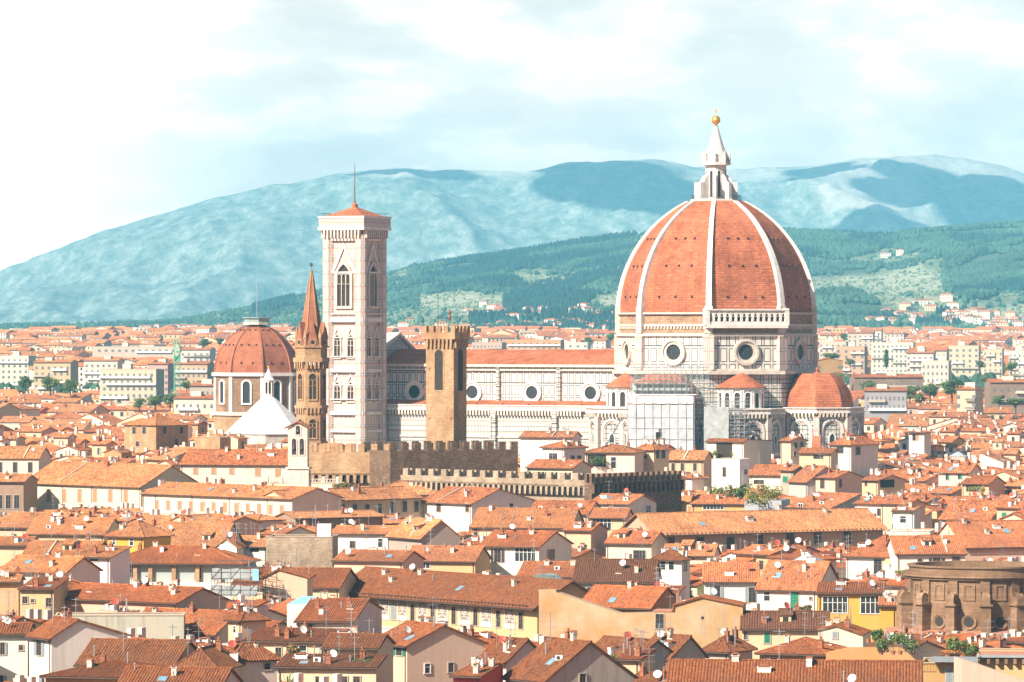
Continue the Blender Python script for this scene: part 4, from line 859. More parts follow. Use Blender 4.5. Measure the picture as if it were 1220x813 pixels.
def flue_mesh(k):
    def mk():
        m = MB(); h = (.8, 1.4, .5)[k]; m.lathe([(.09, -.5), (.09, h), (.16, h + .02), (.02, h + .18)], 8, ('metal', 'metal', 'brick')[k])
        if k == 2: m.box(-.5, .5, -.12, .3, -.3, .28, 'chimney_plaster')
        return m.mesh('flue')
    return cached(('fl', k), mk)
def dish_mesh(c):
    def mk():
        m = MB(); m.bar((0, 0, -.6), (0, 0, .9), .04, 'dark_metal'); M = Matrix.Translation((0, -.15, 1.1)) @ Matrix.Rotation(R(62), 4, 'X')
        m.lathe([(.02, .0), (.3, .05), (.5, .14), (.52, .15), (.3, .08), (.02, .03)], 16, c, M); m.bar(M @ Vector((0, 0, .05)), M @ Vector((0, 0, .5)), .03, 'dark_metal'); return m.mesh('satellite_dish')
    return cached(('di', c), mk)
def ac_mesh():
    def mk():
        m = MB(); m.box(-.45, .45, -.17, .17, 0, .65, 'frame_white'); m.lathe([(.24, 0), (.24, .02)], 12, 'dark_metal', Matrix.Translation((-.08, -.17, .33)) @ Matrix.Rotation(R(90), 4, 'X')); return m.mesh('air_conditioner')
    return cached('ac', mk)
def skylight_mesh():
    def mk():
        m = MB(); m.box(-.55, .55, -.7, .7, 0, .1, 'metal'); m.box(-.47, .47, -.62, .62, .1, .12, 'sky_glass'); return m.mesh('skylight')
    return cached('sk', mk)
def leaf_ball(mb, c, r, n, mats, rr, leaf=.16, flat=1.0):
    for _ in range(n):
        v = Vector((rr.gauss(0, 1), rr.gauss(0, 1), rr.gauss(0, 1) * flat)); v = v.normalized() * r * rr.uniform(.45, 1.05); v.z *= flat; p = Vector(c) + v
        a = Vector((rr.uniform(-1, 1), rr.uniform(-1, 1), rr.uniform(-1, 1))).normalized(); b = a.cross(v.normalized() if v.length > 0 else Vector((0, 0, 1))); b = b.normalized() * leaf * rr.uniform(.6, 1.3); a = a * leaf * rr.uniform(.6, 1.3)
        mb.add([p - a, p + b, p + a, p - b], [(0, 1, 2, 3)], rr.choice(mats))
def roof_height(d, x, y):
    """height of the roof surface above local point (x, y)"""
    w, dp, ze, sl, k, pk = d['w'], d['d'], d['ze'], d['sl'], d['roof'], d['pk']
    if k == 'G': return ze + sl * (y if y < pk * dp else pk * dp * (1 - (y - pk * dp) / max(.1, dp * (1 - pk))) * 1.0)
    if k == 'P': return ze + sl * (x if x < pk * w else pk * w * (1 - (x - pk * w) / max(.1, w * (1 - pk))))
    if k == 'H': return ze + sl * min(x, w - x, y, dp - y)
    if k == 'S': return ze + sl * y
    if k == 'X':
        pr = d['prof']
        for (a, za), (b, zb) in zip(pr, pr[1:]):
            if a <= x <= b: return za + (zb - za) * (x - a) / max(.01, b - a)
    return ze + .1
def build_house(d, seed=0):
    rr = random.Random(seed * 7 + 13); w, dp, ze, sl, k, pk = d['w'], d['d'], d['ze'], d['sl'], d['roof'], d['pk']
    Y = d['A'][1]; near = 0 if Y > 1000 else (1 if k in 'GPSX' else 1); wall = d['wall']; wc = PAL[wall] if isinstance(wall, str) and wall in PAL else (1, 1, 1)
    wc = tuple(min(.85, c * rr.uniform(.93, 1.06) * (.72 if d['cat'] == 'apartment block' else 1)) for c in wc); wm = wall if wall in MATS else ('old_plaster' if d.get('old') else 'plaster')
    k_ = rr.uniform(0, .42) ** 1.3; g_ = rr.uniform(.82, 1.15); rc = tuple(min(.8, g_ * (c * (1 - k_) + t_ * k_ * (.35 if d['rc'] in 'bkd' else 1.0))) for c, t_ in zip(ROOF[d['rc']], (.46, .26, .14))); tm = 'tiles_near' if near else 'tiles'
    root = thing(d['name'], d['label'], d['cat'], (*d['A'], 0), d['r'], d.get('group'))
    d['root'] = root; z0 = d.get('z0', ground_z(Y) - 1.5); W = MB(); Rf = MB(); ov = d.get('ov', .55)
    if k == 'G': pf = [(0, ze), (pk * dp, ze + sl * pk * dp), (dp, ze)]
    if k in 'GS':
        pf = [(0, ze), (pk * dp, ze + sl * pk * dp), (dp, ze)] if k == 'G' else [(0, ze), (dp, ze + sl * dp)]
        n = len(pf) + 2; pts = [(0, z0)] + pf + [(dp, z0)]; vs = [(x, y, zz) for x in (0, w) for y, zz in pts]
        W.add(vs, [tuple(range(n)), tuple(range(2 * n - 1, n - 1, -1))] + [((i + 1) % n, i, n + i, n + (i + 1) % n) for i in range(n)], wm)
        e = sl * ov; hh = .14
        if k == 'G':
            zr = ze + sl * pk * dp + hh; sb = sl * pk / (1 - pk)
            slope(Rf, (-ov * .6, -ov, ze - e + hh), (w + ov * .6, -ov, ze - e + hh), (w + ov * .6, pk * dp, zr), (-ov * .6, pk * dp, zr), tm, near)
            slope(Rf, (w + ov * .6, dp + ov, ze - sb * ov + hh), (-ov * .6, dp + ov, ze - sb * ov + hh), (-ov * .6, pk * dp, zr), (w + ov * .6, pk * dp, zr), tm, near)
            ridge(Rf, (-ov * .6, pk * dp, zr + .05), (w + ov * .6, pk * dp, zr + .05), tm)
        else: slope(Rf, (-ov * .5, -ov, ze - e + hh), (w + ov * .5, -ov, ze - e + hh), (w + ov * .5, dp + .2, ze + sl * dp + .06 + hh), (-ov * .5, dp + .2, ze + sl * dp + .06 + hh), tm, near)
    elif k in 'PX':
        pf = d['prof'] if k == 'X' else [(0, ze), (pk * w, ze + sl * pk * w), (w, ze)]
        W.ext([(0, z0), (w, z0)] + pf[::-1], 0, dp, wm); n = len(pf)
        for i in range(n - 1):
            (a, za), (b, zb) = pf[i], pf[i + 1]
            if b - a < .05: continue
            if k == 'P' or d.get('tiled', True):
                s_ = (zb - za) / (b - a); ea = ov if (k == 'P' and i == 0) else (.15 if i == 0 else 0); eb = ov if (k == 'P' and i == n - 2) else (.15 if i == n - 2 else 0)
                a_, b_, za_, zb_ = a - ea, b + eb, za - s_ * ea + .14, zb + s_ * eb + .14
                if abs(s_) < .02: Rf.box(a_, b_, -.12, dp, za + .02, za + .16, 'terrace'); continue
                if s_ > 0: slope(Rf, (a_, dp + .3, za_), (a_, -.3, za_), (b_, -.3, zb_), (b_, dp + .3, zb_), tm, near)
                else: slope(Rf, (b_, -.3, zb_), (b_, dp + .3, zb_), (a_, dp + .3, za_), (a_, -.3, za_), tm, near)
        if k == 'P': ridge(Rf, (pk * w, -.3, ze + sl * pk * w + .18), (pk * w, dp + .3, ze + sl * pk * w + .18), tm)
    elif k == 'H':
        W.box(0, w, 0, dp, z0, ze, wm); m_ = min(w, dp) / 2; e = sl * ov; zr = ze + sl * m_ + .14; E = [(-ov, -ov), (w + ov, -ov), (w + ov, dp + ov), (-ov, dp + ov)]; zE = ze - e + .14
        T = [(m_, m_), (w - m_, m_), (w - m_, dp - m_), (m_, dp - m_)]; 
        if w > dp: T = [(m_, m_), (w - m_, m_), (w - m_, m_), (m_, m_)]
        for i in range(4):
            j = (i + 1) % 4; slope(Rf, (*E[i], zE), (*E[j], zE), (*T[j], zr), (*T[i], zr), tm, 2 if near else 0); ridge(Rf, (*E[i], zE + .05), (*T[i], zr + .05), tm, .14)
        ridge(Rf, (*T[0], zr + .05), (*T[2], zr + .05), tm)
    else:
        ph = d.get('ph', .7); t = .3; W.box(0, w, 0, dp, z0, ze - ph, wm)
        for b in ((0, w, 0, t), (0, w, dp - t, dp), (0, t, t, dp - t), (w - t, w, t, dp - t)): W.box(*b, ze - ph, ze, wm)
        Rf.box(t, w - t, t, dp - t, ze - ph, ze - ph + .06, 'terrace')
        for b in ((-.08, w + .08, -.08, t + .08), (-.08, w + .08, dp - t - .08, dp + .08)): Rf.box(*b, ze, ze + .1, 'frame_stone')
    wo_ = obj('wall', W, root, color=wc); ro_ = obj('roof', Rf, root, color=rc) if Rf.v else None
    rp = ro_ or wo_
    sd = -1 if d['r'] > 0 else 1                              # which end wall faces the camera
    if Y < 1250 and k in 'GHS':
        q = MB(); q.bar((-ov * .6, -ov - .06, ze - sl * ov + .02), (w + ov * .6, -ov - .06, ze - sl * ov + .02), .09, 'gutter', 6); x = .35 if rr.random() < .5 else w - .35
        q.bar((x, -ov, ze - sl * ov), (x, -.12, ze - .6), .055, 'gutter', 6); q.bar((x, -.12, ze - .6), (x, -.12, max(z0, ze - 16)), .055, 'gutter', 6); obj('gutter', q, root)
    for (face, u, zz, ww, hh, st) in d['wins']:
        if face == 'f': M = Matrix.Translation((u, -.01, zz))
        else: M = Matrix.Translation((w + .01, u, zz)) @ Matrix.Rotation(math.pi / 2, 4, 'Z') if sd > 0 else Matrix.Translation((-.01, u, zz)) @ Matrix.Rotation(-math.pi / 2, 4, 'Z')
        add_window(root, M, ww, hh, st, Y > 1150)
    if d.get('bare'): return root
    area = w * dp; big = Y < 1400
    if d.get('annex'):                                       # lower lean-to built against the house
        side, aw, ad, dz = d['annex']; q = MB(); p = MB(); M = Matrix.Translation((0, -ad, 0)) if side == 'f' else Matrix.Translation((w, .5, 0)) @ Matrix.Rotation(0, 4, 'Z')
        zt = ze - dz; u0 = w * .1 if side == 'f' else 0; s2 = .28
        if side == 'f':
            q.add([(u0, -ad, z0), (u0 + aw, -ad, z0), (u0 + aw, 0, z0), (u0, 0, z0), (u0, -ad, zt), (u0 + aw, -ad, zt), (u0 + aw, 0, zt + s2 * ad), (u0, 0, zt + s2 * ad)], [(0, 1, 5, 4), (1, 2, 6, 5), (3, 0, 4, 7), (4, 5, 6, 7)], wm)
            slope(p, (u0 - .2, -ad - .4, zt + .02), (u0 + aw + .2, -ad - .4, zt + .02), (u0 + aw + .2, -.02, zt + s2 * ad + .14), (u0 - .2, -.02, zt + s2 * ad + .14), tm, near)
        an = obj('annex', q, root, color=tuple(min(.85, c * rr.uniform(.8, 1.1)) for c in wc)); obj('annex_roof', p, an, color=tuple(c * rr.uniform(.85, 1.15) for c in rc))
        if aw > 2.5: add_window(an, Matrix.Translation((u0 + aw / 2, -ad - .01, zt - 2.2)), .9, 1.4, 'd')
    if Y < 1450 and k in 'GPS' and rr.random() < .34 and w > 6 and not d.get('noroom'):   # a little rooftop room
        x, y = rr.uniform(.1, .6) * w, rr.uniform(.3, .5) * dp; rw, rd_ = rr.uniform(2.2, 3.6), rr.uniform(2, 3); hz_ = roof_height(d, x + rw / 2, y + rd_ / 2); ht = rr.uniform(1.7, 2.6); q = MB(); q.box(x, x + rw, y, y + rd_, hz_ - 2.5, hz_ + ht, wm); rm_ = obj('rooftop_room', q, rp, color=tuple(min(.85, c * rr.uniform(.85, 1.15)) for c in wc)); q = MB()
        slope(q, (x - .3, y - .3, hz_ + ht), (x + rw + .3, y - .3, hz_ + ht), (x + rw + .3, y + rd_ + .2, hz_ + ht + .8), (x - .3, y + rd_ + .2, hz_ + ht + .8), tm, near); obj('room_roof', q, rm_, color=rc)
        add_window(rm_, Matrix.Translation((x + rw / 2, y - .01, hz_ + ht - 1.5)), .8, 1.1, rr.choice(('d', 'w', 'o')), True)
    if Y < 1300 and k == 'G' and rr.random() < .16 and w > 7:     # white fire wall crossing the slope
        x = rr.uniform(.25, .75) * w; s_ = sl; q = MB(); q.add([(x + a, b, ze + s_ * b + c) for a in (0, .28) for b, c in ((.1, -.5), (.1, .4), (pk * dp, .45), (pk * dp, -.5))], [(0, 1, 2, 3), (7, 6, 5, 4), (0, 4, 5, 1), (1, 5, 6, 2), (2, 6, 7, 3)], 'old_plaster'); obj('fire_wall', q, rp, color=PAL[rr.choice(('white', 'cream', 'grey', 'peach'))])
    if Y < 1300 and k in 'GS' and rr.random() < .16 and w > 8:   # a small dormer
        x, y = rr.uniform(.25, .75) * w, rr.uniform(.12, .22) * dp; hz_ = roof_height(d, x, y); q = MB(); q.box(x - .8, x + .8, y, y + 3, hz_ - .8, hz_ + 1.2, wm); dm_ = obj('dormer', q, rp, color=wc); q = MB(); q.quad((x - 1.1, y - .3, hz_ + 1.15), (x + 1.1, y - .3, hz_ + 1.15), (x + 1.1, y + 3.6, hz_ + 2.0), (x - 1.1, y + 3.6, hz_ + 2.0), tm); q.quad((x - .4, y - .02, hz_ + .1), (x + .4, y - .02, hz_ + .1), (x + .4, y - .02, hz_ + .9), (x - .4, y - .02, hz_ + .9), 'opening'); obj('dormer_roof', q, dm_, color=rc)
    for _ in range(rr.choice((1, 2, 2, 3, 4)) if area < 180 else rr.choice((4, 5, 6, 8))):
        x, y = rr.uniform(.12, .88) * w, rr.uniform(.15, .8) * dp; o = link('chimney', chimney_mesh(rr.randrange(4)), rp, (x, y, roof_height(d, x, y)), rr.choice((0, 0, math.pi / 2)))
    if Y < 1300:
        for _ in range(rr.choice((1, 2, 3, 4))): x, y = rr.uniform(.05, .95) * w, rr.uniform(.1, .9) * dp; link('flue', flue_mesh(rr.randrange(3)), rp, (x, y, roof_height(d, x, y)))
        for _ in range(rr.choice((0, 1, 1, 2, 3))): x, y = rr.uniform(.1, .9) * w, rr.uniform(.1, .7) * dp; link('antenna', antenna_mesh(rr.randrange(3)), rp, (x, y, roof_height(d, x, y)), rr.uniform(0, 3))
        if rr.random() < .55: x, y = rr.uniform(.1, .9) * w, rr.uniform(.1, .5) * dp; link('satellite_dish', dish_mesh(rr.choice(('dish_white', 'dish_white', 'dish_red'))), rp, (x, y, roof_height(d, x, y)), rr.uniform(-.6, .9) - d['r'])
        if rr.random() < .3 and k in 'GS':
            x, y = rr.uniform(.2, .8) * w, rr.uniform(.12, .3) * dp; o = link('skylight', skylight_mesh(), rp, (x, y, roof_height(d, x, y) + .18)); o.rotation_euler = (math.atan(sl), 0, 0)
        if rr.random() < .1: x, y = rr.uniform(.1, .9) * w, rr.uniform(.1, .4) * dp; link('air_conditioner', ac_mesh(), rp, (x, y, roof_height(d, x, y) + .1), rr.uniform(-.3, .3) - d['r'])
    return root
# ---------------------------------------------------------------- placing a house from what the photo shows
HOUSES = []
def eave_dist(ye):
    t = min(1, max(0, (ye - 540) / 273)); return (ZC - (19 + (14 - 19) * t)) * F / (ye - HY)
def hit(A, dx, dy, px): k = (px - HX) / F; return (A[0] - k * A[1]) / (k * dy - dx)
def H(label, x0, x1, ye, yr=None, r=-45, xs=None, roof='G', wall='white', rc='o', win=(), d=None, yb=None, Y=None, sl=None, pk=.5, name='house', cat='house', prof=None, **kw):
    Y = Y or eave_dist(ye); A, w = front(x0, x1, Y, r); c, s = math.cos(R(r)), math.sin(R(r)); ze = ZC - (ye - HY) * Y / F
    B = (A[0] + w * c, A[1] + w * s) if r <= 0 else A
    if xs is not None: d = abs(hit(B, -s, c, xs))
    d = d or 10.0
    if sl is None:
        if yr is None: sl = .3
        else:
            if roof == 'P':
                u = pk * w; Yp = A[1] + u * s; sl = (ZC - (yr - HY) * Yp / F - ze) / u
            else:
                h = pk * d if roof == 'G' else (d if roof == 'S' else min(w, d) / 2); Yp = A[1] + h * c + w * .5 * s; sl = (ZC - (yr - HY) * Yp / F - ze) / h
            sl = min(.75, max(.14, sl))
    wins = []
    for face, px, py, wp, hp, st in [q for it in win for q in (it if isinstance(it, list) else [it])]:
        if face == 'f': u = hit(A, c, s, px); Yp = A[1] + u * s; cc = abs(c - (px - HX) / F * s)
        else: u = hit(B, -s, c, px); Yp = B[1] + u * c; cc = abs(s + (px - HX) / F * c)
        wins.append((face, u, ZC - (py + hp - HY) * Yp / F, min(4.5, wp * Yp / F / max(.25, cc)), hp * Yp / F, st))
    dd = dict(A=A, w=w, d=d, r=R(r), ze=ze, sl=sl, roof=roof, pk=pk, wall=wall, rc=rc, wins=wins, label=label, name=name, cat=cat, hand=True, rect=(min(x0, xs or x0), max(x1, xs or x1), min(yr or ye, ye), yb or ye + 18), **kw)
    if prof:
        dd['roof'] = 'X'; P = []
        for px, py in prof: u = hit(A, c, s, px); P.append((u, ZC - (py - HY) * (A[1] + u * s) / F))
        P[0] = (0, P[0][1]); P[-1] = (w, P[-1][1]); dd['prof'] = P; dd['ze'] = min(p[1] for p in P)
    HOUSES.append(dd); return dd
def ev(face, n, xa, xb, y, w, h, st, y2=None):
    y2 = y if y2 is None else y2
    return [(face, xa + (xb - xa) * i / max(1, n - 1), y + (y2 - y) * i / max(1, n - 1), w, h, st) for i in range(n)]
# ---------------------------------------------------------------- the houses one can tell apart, near to far
# bottom left
H('white house at the bottom left corner with blue shutters', -12, 33, 756, 744, 0, roof='G', rc='d', win=[('f', 3, 766, 5, 14, 'su'), ('f', 25, 769, 4, 6, 'd'), ('f', 0, 805, 8, 10, 'su')], yb=813, pk=.5)
H('white house with long blank gable end and one small grey window beside blue shutters', 35, 61, 757, 738, -60, xs=152, rc='d', win=[('f', 47, 762, 6, 19, 'su'), ('s', 119, 762, 10, 7, 'w'), ('f', 54, 806, 7, 9, 'su')], yb=800, pk=.34)
H('yellow house under a low brown hip roof at the bottom left', 54, 190, 806, 790, -14, roof='H', wall='yellow', rc='b', d=12, yb=813)
H('long brown roof behind the yellow bottom house with chimneys in a row', 92, 206, 792, 764, -12, rc='b', wall='cream', d=14, yb=800)
H('brown hip roof with bent ridge beside the long brown roof', 205, 259, 797, 771, -10, roof='H', rc='b', wall='cream', d=14, yb=803, win=[('f', 228, 799, 6, 5, 'w')])
H('low brown roof with small blue skylights at the bottom edge', 140, 262, 819, 797, -8, rc='b', wall='ivory', d=12, yb=813)
H('weathered grey wall with flat top above the bottom white gable', 64, 219, 734, None, 2, roof='F', wall='grey', d=7, yb=753, old=1, ph=.5, bare=1)
H('cream house with long eave cornice in front of the grey loggia', 68, 211, 713, 699, -34, rc='r', wall='peach', d=12, yb=724, pk=.5, Y=735)
H('red roof rising behind the weathered grey wall', 150, 256, 752, 728, -30, rc='r', wall='ivory', d=11, yb=752, Y=700)
lg = H('grey loggia house with deep hip roof and stone posts over a white parapet', 130, 283, 669, 652, -8, roof='H', wall='bluegrey', rc='r', d=13, yb=712, ov=1.3, Y=835)
H('small mustard yellow house with two windows and broad tiled roof', 128, 171, 638, 622, -30, roof='H', wall='mustard', rc='p', d=9, yb=660, win=[('f', 136, 643, 3, 6, 'w'), ('f', 157, 642, 4, 8, 'w')], Y=905)
H('orange plastered wall at the left edge below low tiles', -10, 22, 694, 687, 0, wall='orange', rc='p', d=8, yb=735, old=1, Y=735)
H('stained yellow grey wall with three small windows at left', 24, 64, 702, 694, -10, roof='S', wall='ochre', rc='d', d=8, yb=730, old=1, win=[('f', 30, 711, 6, 8, 'd'), ('f', 39, 714, 4, 4, 'd'), ('f', 58, 713, 6, 10, 'd')], Y=728)
H('long pale tiled roof left of the mustard house', 28, 112, 661, 646, -10, rc='p', wall='cream', d=12, yb=672, Y=842)
H('white house with open green shutters below the mustard house', 78, 131, 664, 652, -20, roof='S', wall='white', rc='p', d=8, yb=700, win=[('f', 93, 665, 5, 14, 'sg'), ('f', 112, 664, 10, 5, 'd')], Y=815)
H('tiled roof with white gable at the left edge', 0, 78, 681, 664, -25, rc='p', wall='white', d=11, yb=690, Y=778)
H('white house with rounded low gable left of the blue roofed one', 28, 78, 700, 690, -10, roof='P', wall='white', rc='r', d=10, yb=706, Y=745)
H('broad orange roof behind the loggia house', 182, 262, 652, 624, -18, rc='p', wall='ivory', d=13, yb=655, Y=925)
H('orange roof with small red dish beside the stone block', 268, 318, 651, 640, -12, rc='p', wall='white', d=9, yb=660, win=[('f', 285, 653, 8, 5, 'o'), ('f', 303, 652, 10, 6, 'o')], Y=930)
H('white gabled house between the two broad orange roofs', 256, 282, 652, 638, -6, roof='P', wall='white', rc='p', d=8, yb=662, Y=915)
H('square block of rough brown rubble stone with flat top', 317, 396, 640, None, -4, roof='F', wall='rubble_stone', d=10, yb=683, bare=1, ph=.3, Y=905)
H('tiled roof with blue solar panel below the long cream palace', 32, 124, 636, 618, -14, rc='p', wall='cream', d=12, yb=646, Y=935)
H('pale roof at the left edge above the solar panel', 0, 68, 628, 612, -20, rc='p', wall='cream', d=12, yb=640, Y=975)
H('cream box house with low tiles at the left edge', -10, 33, 650, 641, -10, wall='cream', rc='p', d=9, yb=664, Y=880)
# bottom centre left
H('cream house with plain gable right of the wrapped scaffolding', 313, 366, 688, 679, -4, roof='P', wall='cream', rc='r', d=8, yb=712, Y=765, pk=.35)
H('dark red roofs behind the cream gable with many vents', 276, 404, 699, 678, -12, rc='d', wall='cream', d=14, yb=690, Y=792)
H('white house with one grey framed window and low peaked roof', 353, 420, 741, 724, -6, xs=455, rc='d', wall='white', yb=776, win=[('f', 404, 750, 9, 10, 'w'), ('f', 370, 744, 6, 9, 'd')], old=1, Y=690, roof='G')
H('cream and peach turret house with low tiled hip roof', 272, 288, 737, 728, -55, xs=317, roof='H', wall='peach', rc='b', yb=762, win=[('f', 280, 746, 3, 8, 'w')], Y=690)
H('pale cream house with pyramid tiled roof at the bottom', 262, 279, 783, 758, -62, xs=330, roof='H', wall='ivory', rc='b', yb=813, win=[('s', 318, 790, 7, 8, 'd'), ('f', 268, 783, 5, 10, 'w')], Y=612)
H('cream house with lean-to roof and blue glass door behind a shrub', 290, 392, 764, 755, -16, roof='S', wall='cream', rc='b', d=8, yb=790, win=[('f', 332, 772, 7, 16, 'd'), ('f', 361, 770, 9, 17, 'w'), ('f', 386, 770, 5, 16, 'su')], Y=640)
H('low brown roof with rooftop terrace left of the green shutters', 386, 450, 772, 757, -10, rc='b', wall='cream', d=10, yb=785, Y=620)
H('cream house with blank gable end and green shutters', 442, 485, 765, 744, -58, xs=577, rc='d', wall='cream', yb=813, win=[('f', 462, 769, 7, 13, 'sg'), ('f', 476, 769, 7, 12, 'sg'), ('s', 509, 791, 6, 11, 'w'), ('s', 537, 790, 6, 11, 'd')], Y=650, pk=.47)
H('low cream house with arched openings under the terrace at the bottom', 330, 448, 795, 789, -8, roof='S', wall='cream', rc='b', d=7, yb=813, win=[('f', 410, 806, 8, 8, 'd'), ('f', 425, 806, 8, 8, 'd'), ('f', 380, 806, 8, 8, 'd')], Y=598)
sg = H('long ochre palace with white painted panels between tall windows', 400, 640, 703, 685, -53, roof='G', wall='ochre', rc='b', d=13, yb=755, ov=1.4, Y=800, name='palace', cat='palace')
H('deep yellow blank wall with stepped top beside the painted palace', 642, 781, 706, None, -14, prof=[(642, 703), (662, 703), (663, 706), (738, 731), (781, 730)], wall='yellow', rc='d', d=2.5, yb=765, Y=742, old=1, bare=1, tiled=False)
H('tiled roof with big window over the corner in front of the yellow wall', 570, 603, 786, 762, -48, xs=652, rc='b', wall='ivory', yb=813, win=[('f', 580, 787, 8, 19, 'w'), ('f', 593, 788, 8, 19, 'w'), ('s', 645, 772, 7, 7, 'd')], Y=620, pk=.5)
H('long brown roof with white painted seam running down it', 602, 650, 806, 764, -55, xs=755, rc='b', wall='grey', yb=813, Y=592, pk=.5, old=1, win=[('s', 694, 803, 7, 10, 'd')])
H('white corner of a low house with red parapet at the bottom', 540, 572, 806, 801, -20, roof='S', wall='red_paint', rc='r', d=8, yb=813, Y=585)
# centre
H('white gabled house with brown shutters and a wide blind', 570, 642, 651, 634, -22, xs=681, wall='white', rc='o', yb=684, win=[('f', 593, 655, 8, 15, 'sb'), ('f', 626, 652, 24, 17, 'w'), ('s', 656, 655, 8, 12, 'd')], Y=880)
H('wide dark red roof right of the white gabled house', 617, 692, 687, 671, -12, rc='r', wall='white', d=12, yb=700, Y=800)
H('white house with grey shutters under a dark brown pantile roof', 684, 779, 693, 668, -6, rc='k', wall='white', d=13, yb=708, win=[('f', 703, 700, 7, 9, 'su'), ('f', 731, 700, 10, 6, 'su'), ('f', 762, 700, 10, 6, 'su')], Y=775)
H('broken dark red roofs above the deep yellow wall', 690, 775, 722, 700, -28, rc='r', wall='yellow', d=11, yb=722, Y=750)
tw = H('narrow white tower house with twin window and hip roof', 778, 812, 666, 657, -22, xs=822, roof='H', wall='white', rc='b', yb=708, win=[('f', 790, 669, 6, 10, 'w'), ('f', 800, 669, 6, 10, 'w'), ('s', 816, 669, 4, 12, 'w')], Y=790, cat='tower house', name='tower_house')
H('small terrace house with black awning window below the narrow white tower', 774, 805, 708, 700, -15, roof='S', wall='white', rc='r', d=6, yb=720, win=[('f', 785, 712, 16, 8, 'd')], Y=755)
H('white house with grey shuttered windows right of the narrow white tower', 839, 903, 693, 672, -3, rc='o', wall='white', d=12, yb=722, win=[('f', 854, 699, 8, 18, 'su'), ('f', 896, 700, 8, 18, 'su')], Y=805)
H('white house with green door and window beside the glass pyramid', 902, 973, 701, 670, -24, xs=1002, rc='o', wall='white', yb=728, win=[('f', 914, 706, 7, 10, 'w'), ('f', 947, 706, 9, 19, 'cg'), ('f', 966, 711, 3, 4, 'd')], Y=790, d=None)
H('yellow house with peaked outline and a single vent hole', 779, 885, 728, None, -8, prof=[(779, 729), (801, 729), (802, 722), (836, 712), (885, 722)], wall='yellow', rc='d', d=5, yb=778, Y=705, old=1, win=[('f', 786, 732, 10, 17, 'd'), ('f', 837, 735, 3, 3, 'o')])
H('pale yellow house with green window under a dark lean-to roof', 884, 986, 749, 730, -4, wall='cream', rc='k', d=9, yb=781, win=[('f', 914, 754, 7, 12, 'cg'), ('f', 888, 752, 3, 10, 'd')], Y=700)
H('house with covered roof terrace and grey side wall at the bottom', 760, 799, 781, 758, -45, xs=840, rc='b', wall='greybrown', yb=800, win=[('f', 772, 780, 7, 14, 'cg'), ('f', 787, 781, 9, 15, 'cg')], Y=640, old=1, pk=.55)
H('small brown roof with grey wall right of the covered roof terrace', 838, 868, 774, 760, -30, rc='b', wall='grey', d=7, yb=790, Y=655, roof='H')
H('pinkish low house with a tiny tree on its terrace', 735, 762, 786, 776, -20, roof='S', wall='peach', rc='d', d=6, yb=800, win=[('f', 738, 786, 3, 6, 'w')], Y=622)
H('grey walled house with brown roof beside the tiny tree terrace', 690, 752, 786, 762, -50, rc='b', wall='grey', d=9, yb=800, Y=640, old=1)
H('broad brown roof filling the bottom edge', 795, 1096, 829, 789, -5, rc='b', wall='cream', d=16, yb=813, Y=545)
H('yellow house with arched blue door and brown hip roof', 905, 986, 778, 762, -20, roof='H', wall='yellow', rc='d', d=10, yb=800, win=[('f', 922, 784, 8, 14, 'su'), ('f', 953, 789, 8, 9, 'su')], Y=625)
H('cream house with chimney stack and pale blue shutter', 975, 1028, 750, None, -12, prof=[(975, 751), (996, 746), (1028, 757)], wall='ivory', rc='d', d=8, yb=772, win=[('f', 995, 753, 5, 8, 'cu')], Y=665)
H('bright yellow parapet house with sloping stair wall', 984, 1100, 775, None, -10, prof=[(984, 778), (1009, 772), (1075, 772), (1090, 786), (1125, 812)][:4] + [(1100, 794)], wall='yellow', rc='d', tiled=False, d=1.5, yb=800, win=[('f', 1026, 790, 9, 8, 'd')], Y=610, bare=1)
H('terrace house with potted shrubs and grey canopy at the bottom right', 1096, 1160, 790, None, -8, roof='F', wall='yellow', rc='d', d=9, yb=813, win=[('f', 1131, 797, 8, 16, 'cu')], Y=600, bare=1)
H('ochre building with bracketed eave at the bottom right corner', 1165, 1240, 782, None, -4, roof='F', wall='ochre', rc='d', d=14, yb=813, Y=610, ph=.3, bare=1)
H('mauve gable wall sloping down at the bottom right', 1146, 1240, 800, None, 4, prof=[(1146, 786), (1170, 793), (1240, 818)], wall='pink', rc='d', d=6, yb=813, Y=585, bare=1, tiled=False)
H('yellow house with large white framed windows beside the rotunda', 974, 1052, 707, 704, -6, roof='S', wall='mustard', rc='b', d=8, yb=745, win=[('f', 995, 711, 29, 19, 'w'), ('f', 1037, 711, 23, 20, 'w')], Y=745)
H('small deep yellow house with tiled ledge next to the rotunda', 1048, 1068, 722, 714, -5, roof='S', wall='mustard', rc='o', d=6, yb=742, Y=735)
H('white terraced house with orange awning and climbing plants', 1008, 1070, 662, 641, -25, roof='H', wall='white', rc='o', d=13, yb=690, win=[('f', 1046, 667, 9, 17, 'd'), ('f', 1080, 668, 24, 10, 'o')], Y=880)
H('white house with brown shutters above the rotunda', 1068, 1150, 660, 640, 4, rc='o', wall='white', d=13, yb=678, win=[('f', 1116, 665, 9, 11, 'sb'), ('f', 1139, 664, 9, 12, 'cb'), ('f', 1096, 666, 5, 12, 'd')], Y=868)
H('white rooftop room with tiled cap on a grey terrace wall', 1064, 1089, 609, 604, -20, roof='S', wall='white', rc='p', d=5, yb=632, win=[('f', 1076, 615, 7, 8, 'w')], Y=965)
H('grey terrace block with small dark opening below the rooftop room', 1052, 1108, 633, None, -10, roof='F', wall='white', rc='p', d=10, yb=650, win=[('f', 1083, 645, 14, 4, 'o')], Y=948, old=1, bare=1)
H('orange roofed cream house above the white terrace at right', 1120, 1180, 618, 598, -30, rc='o', wall='cream', d=12, yb=630, Y=1015)
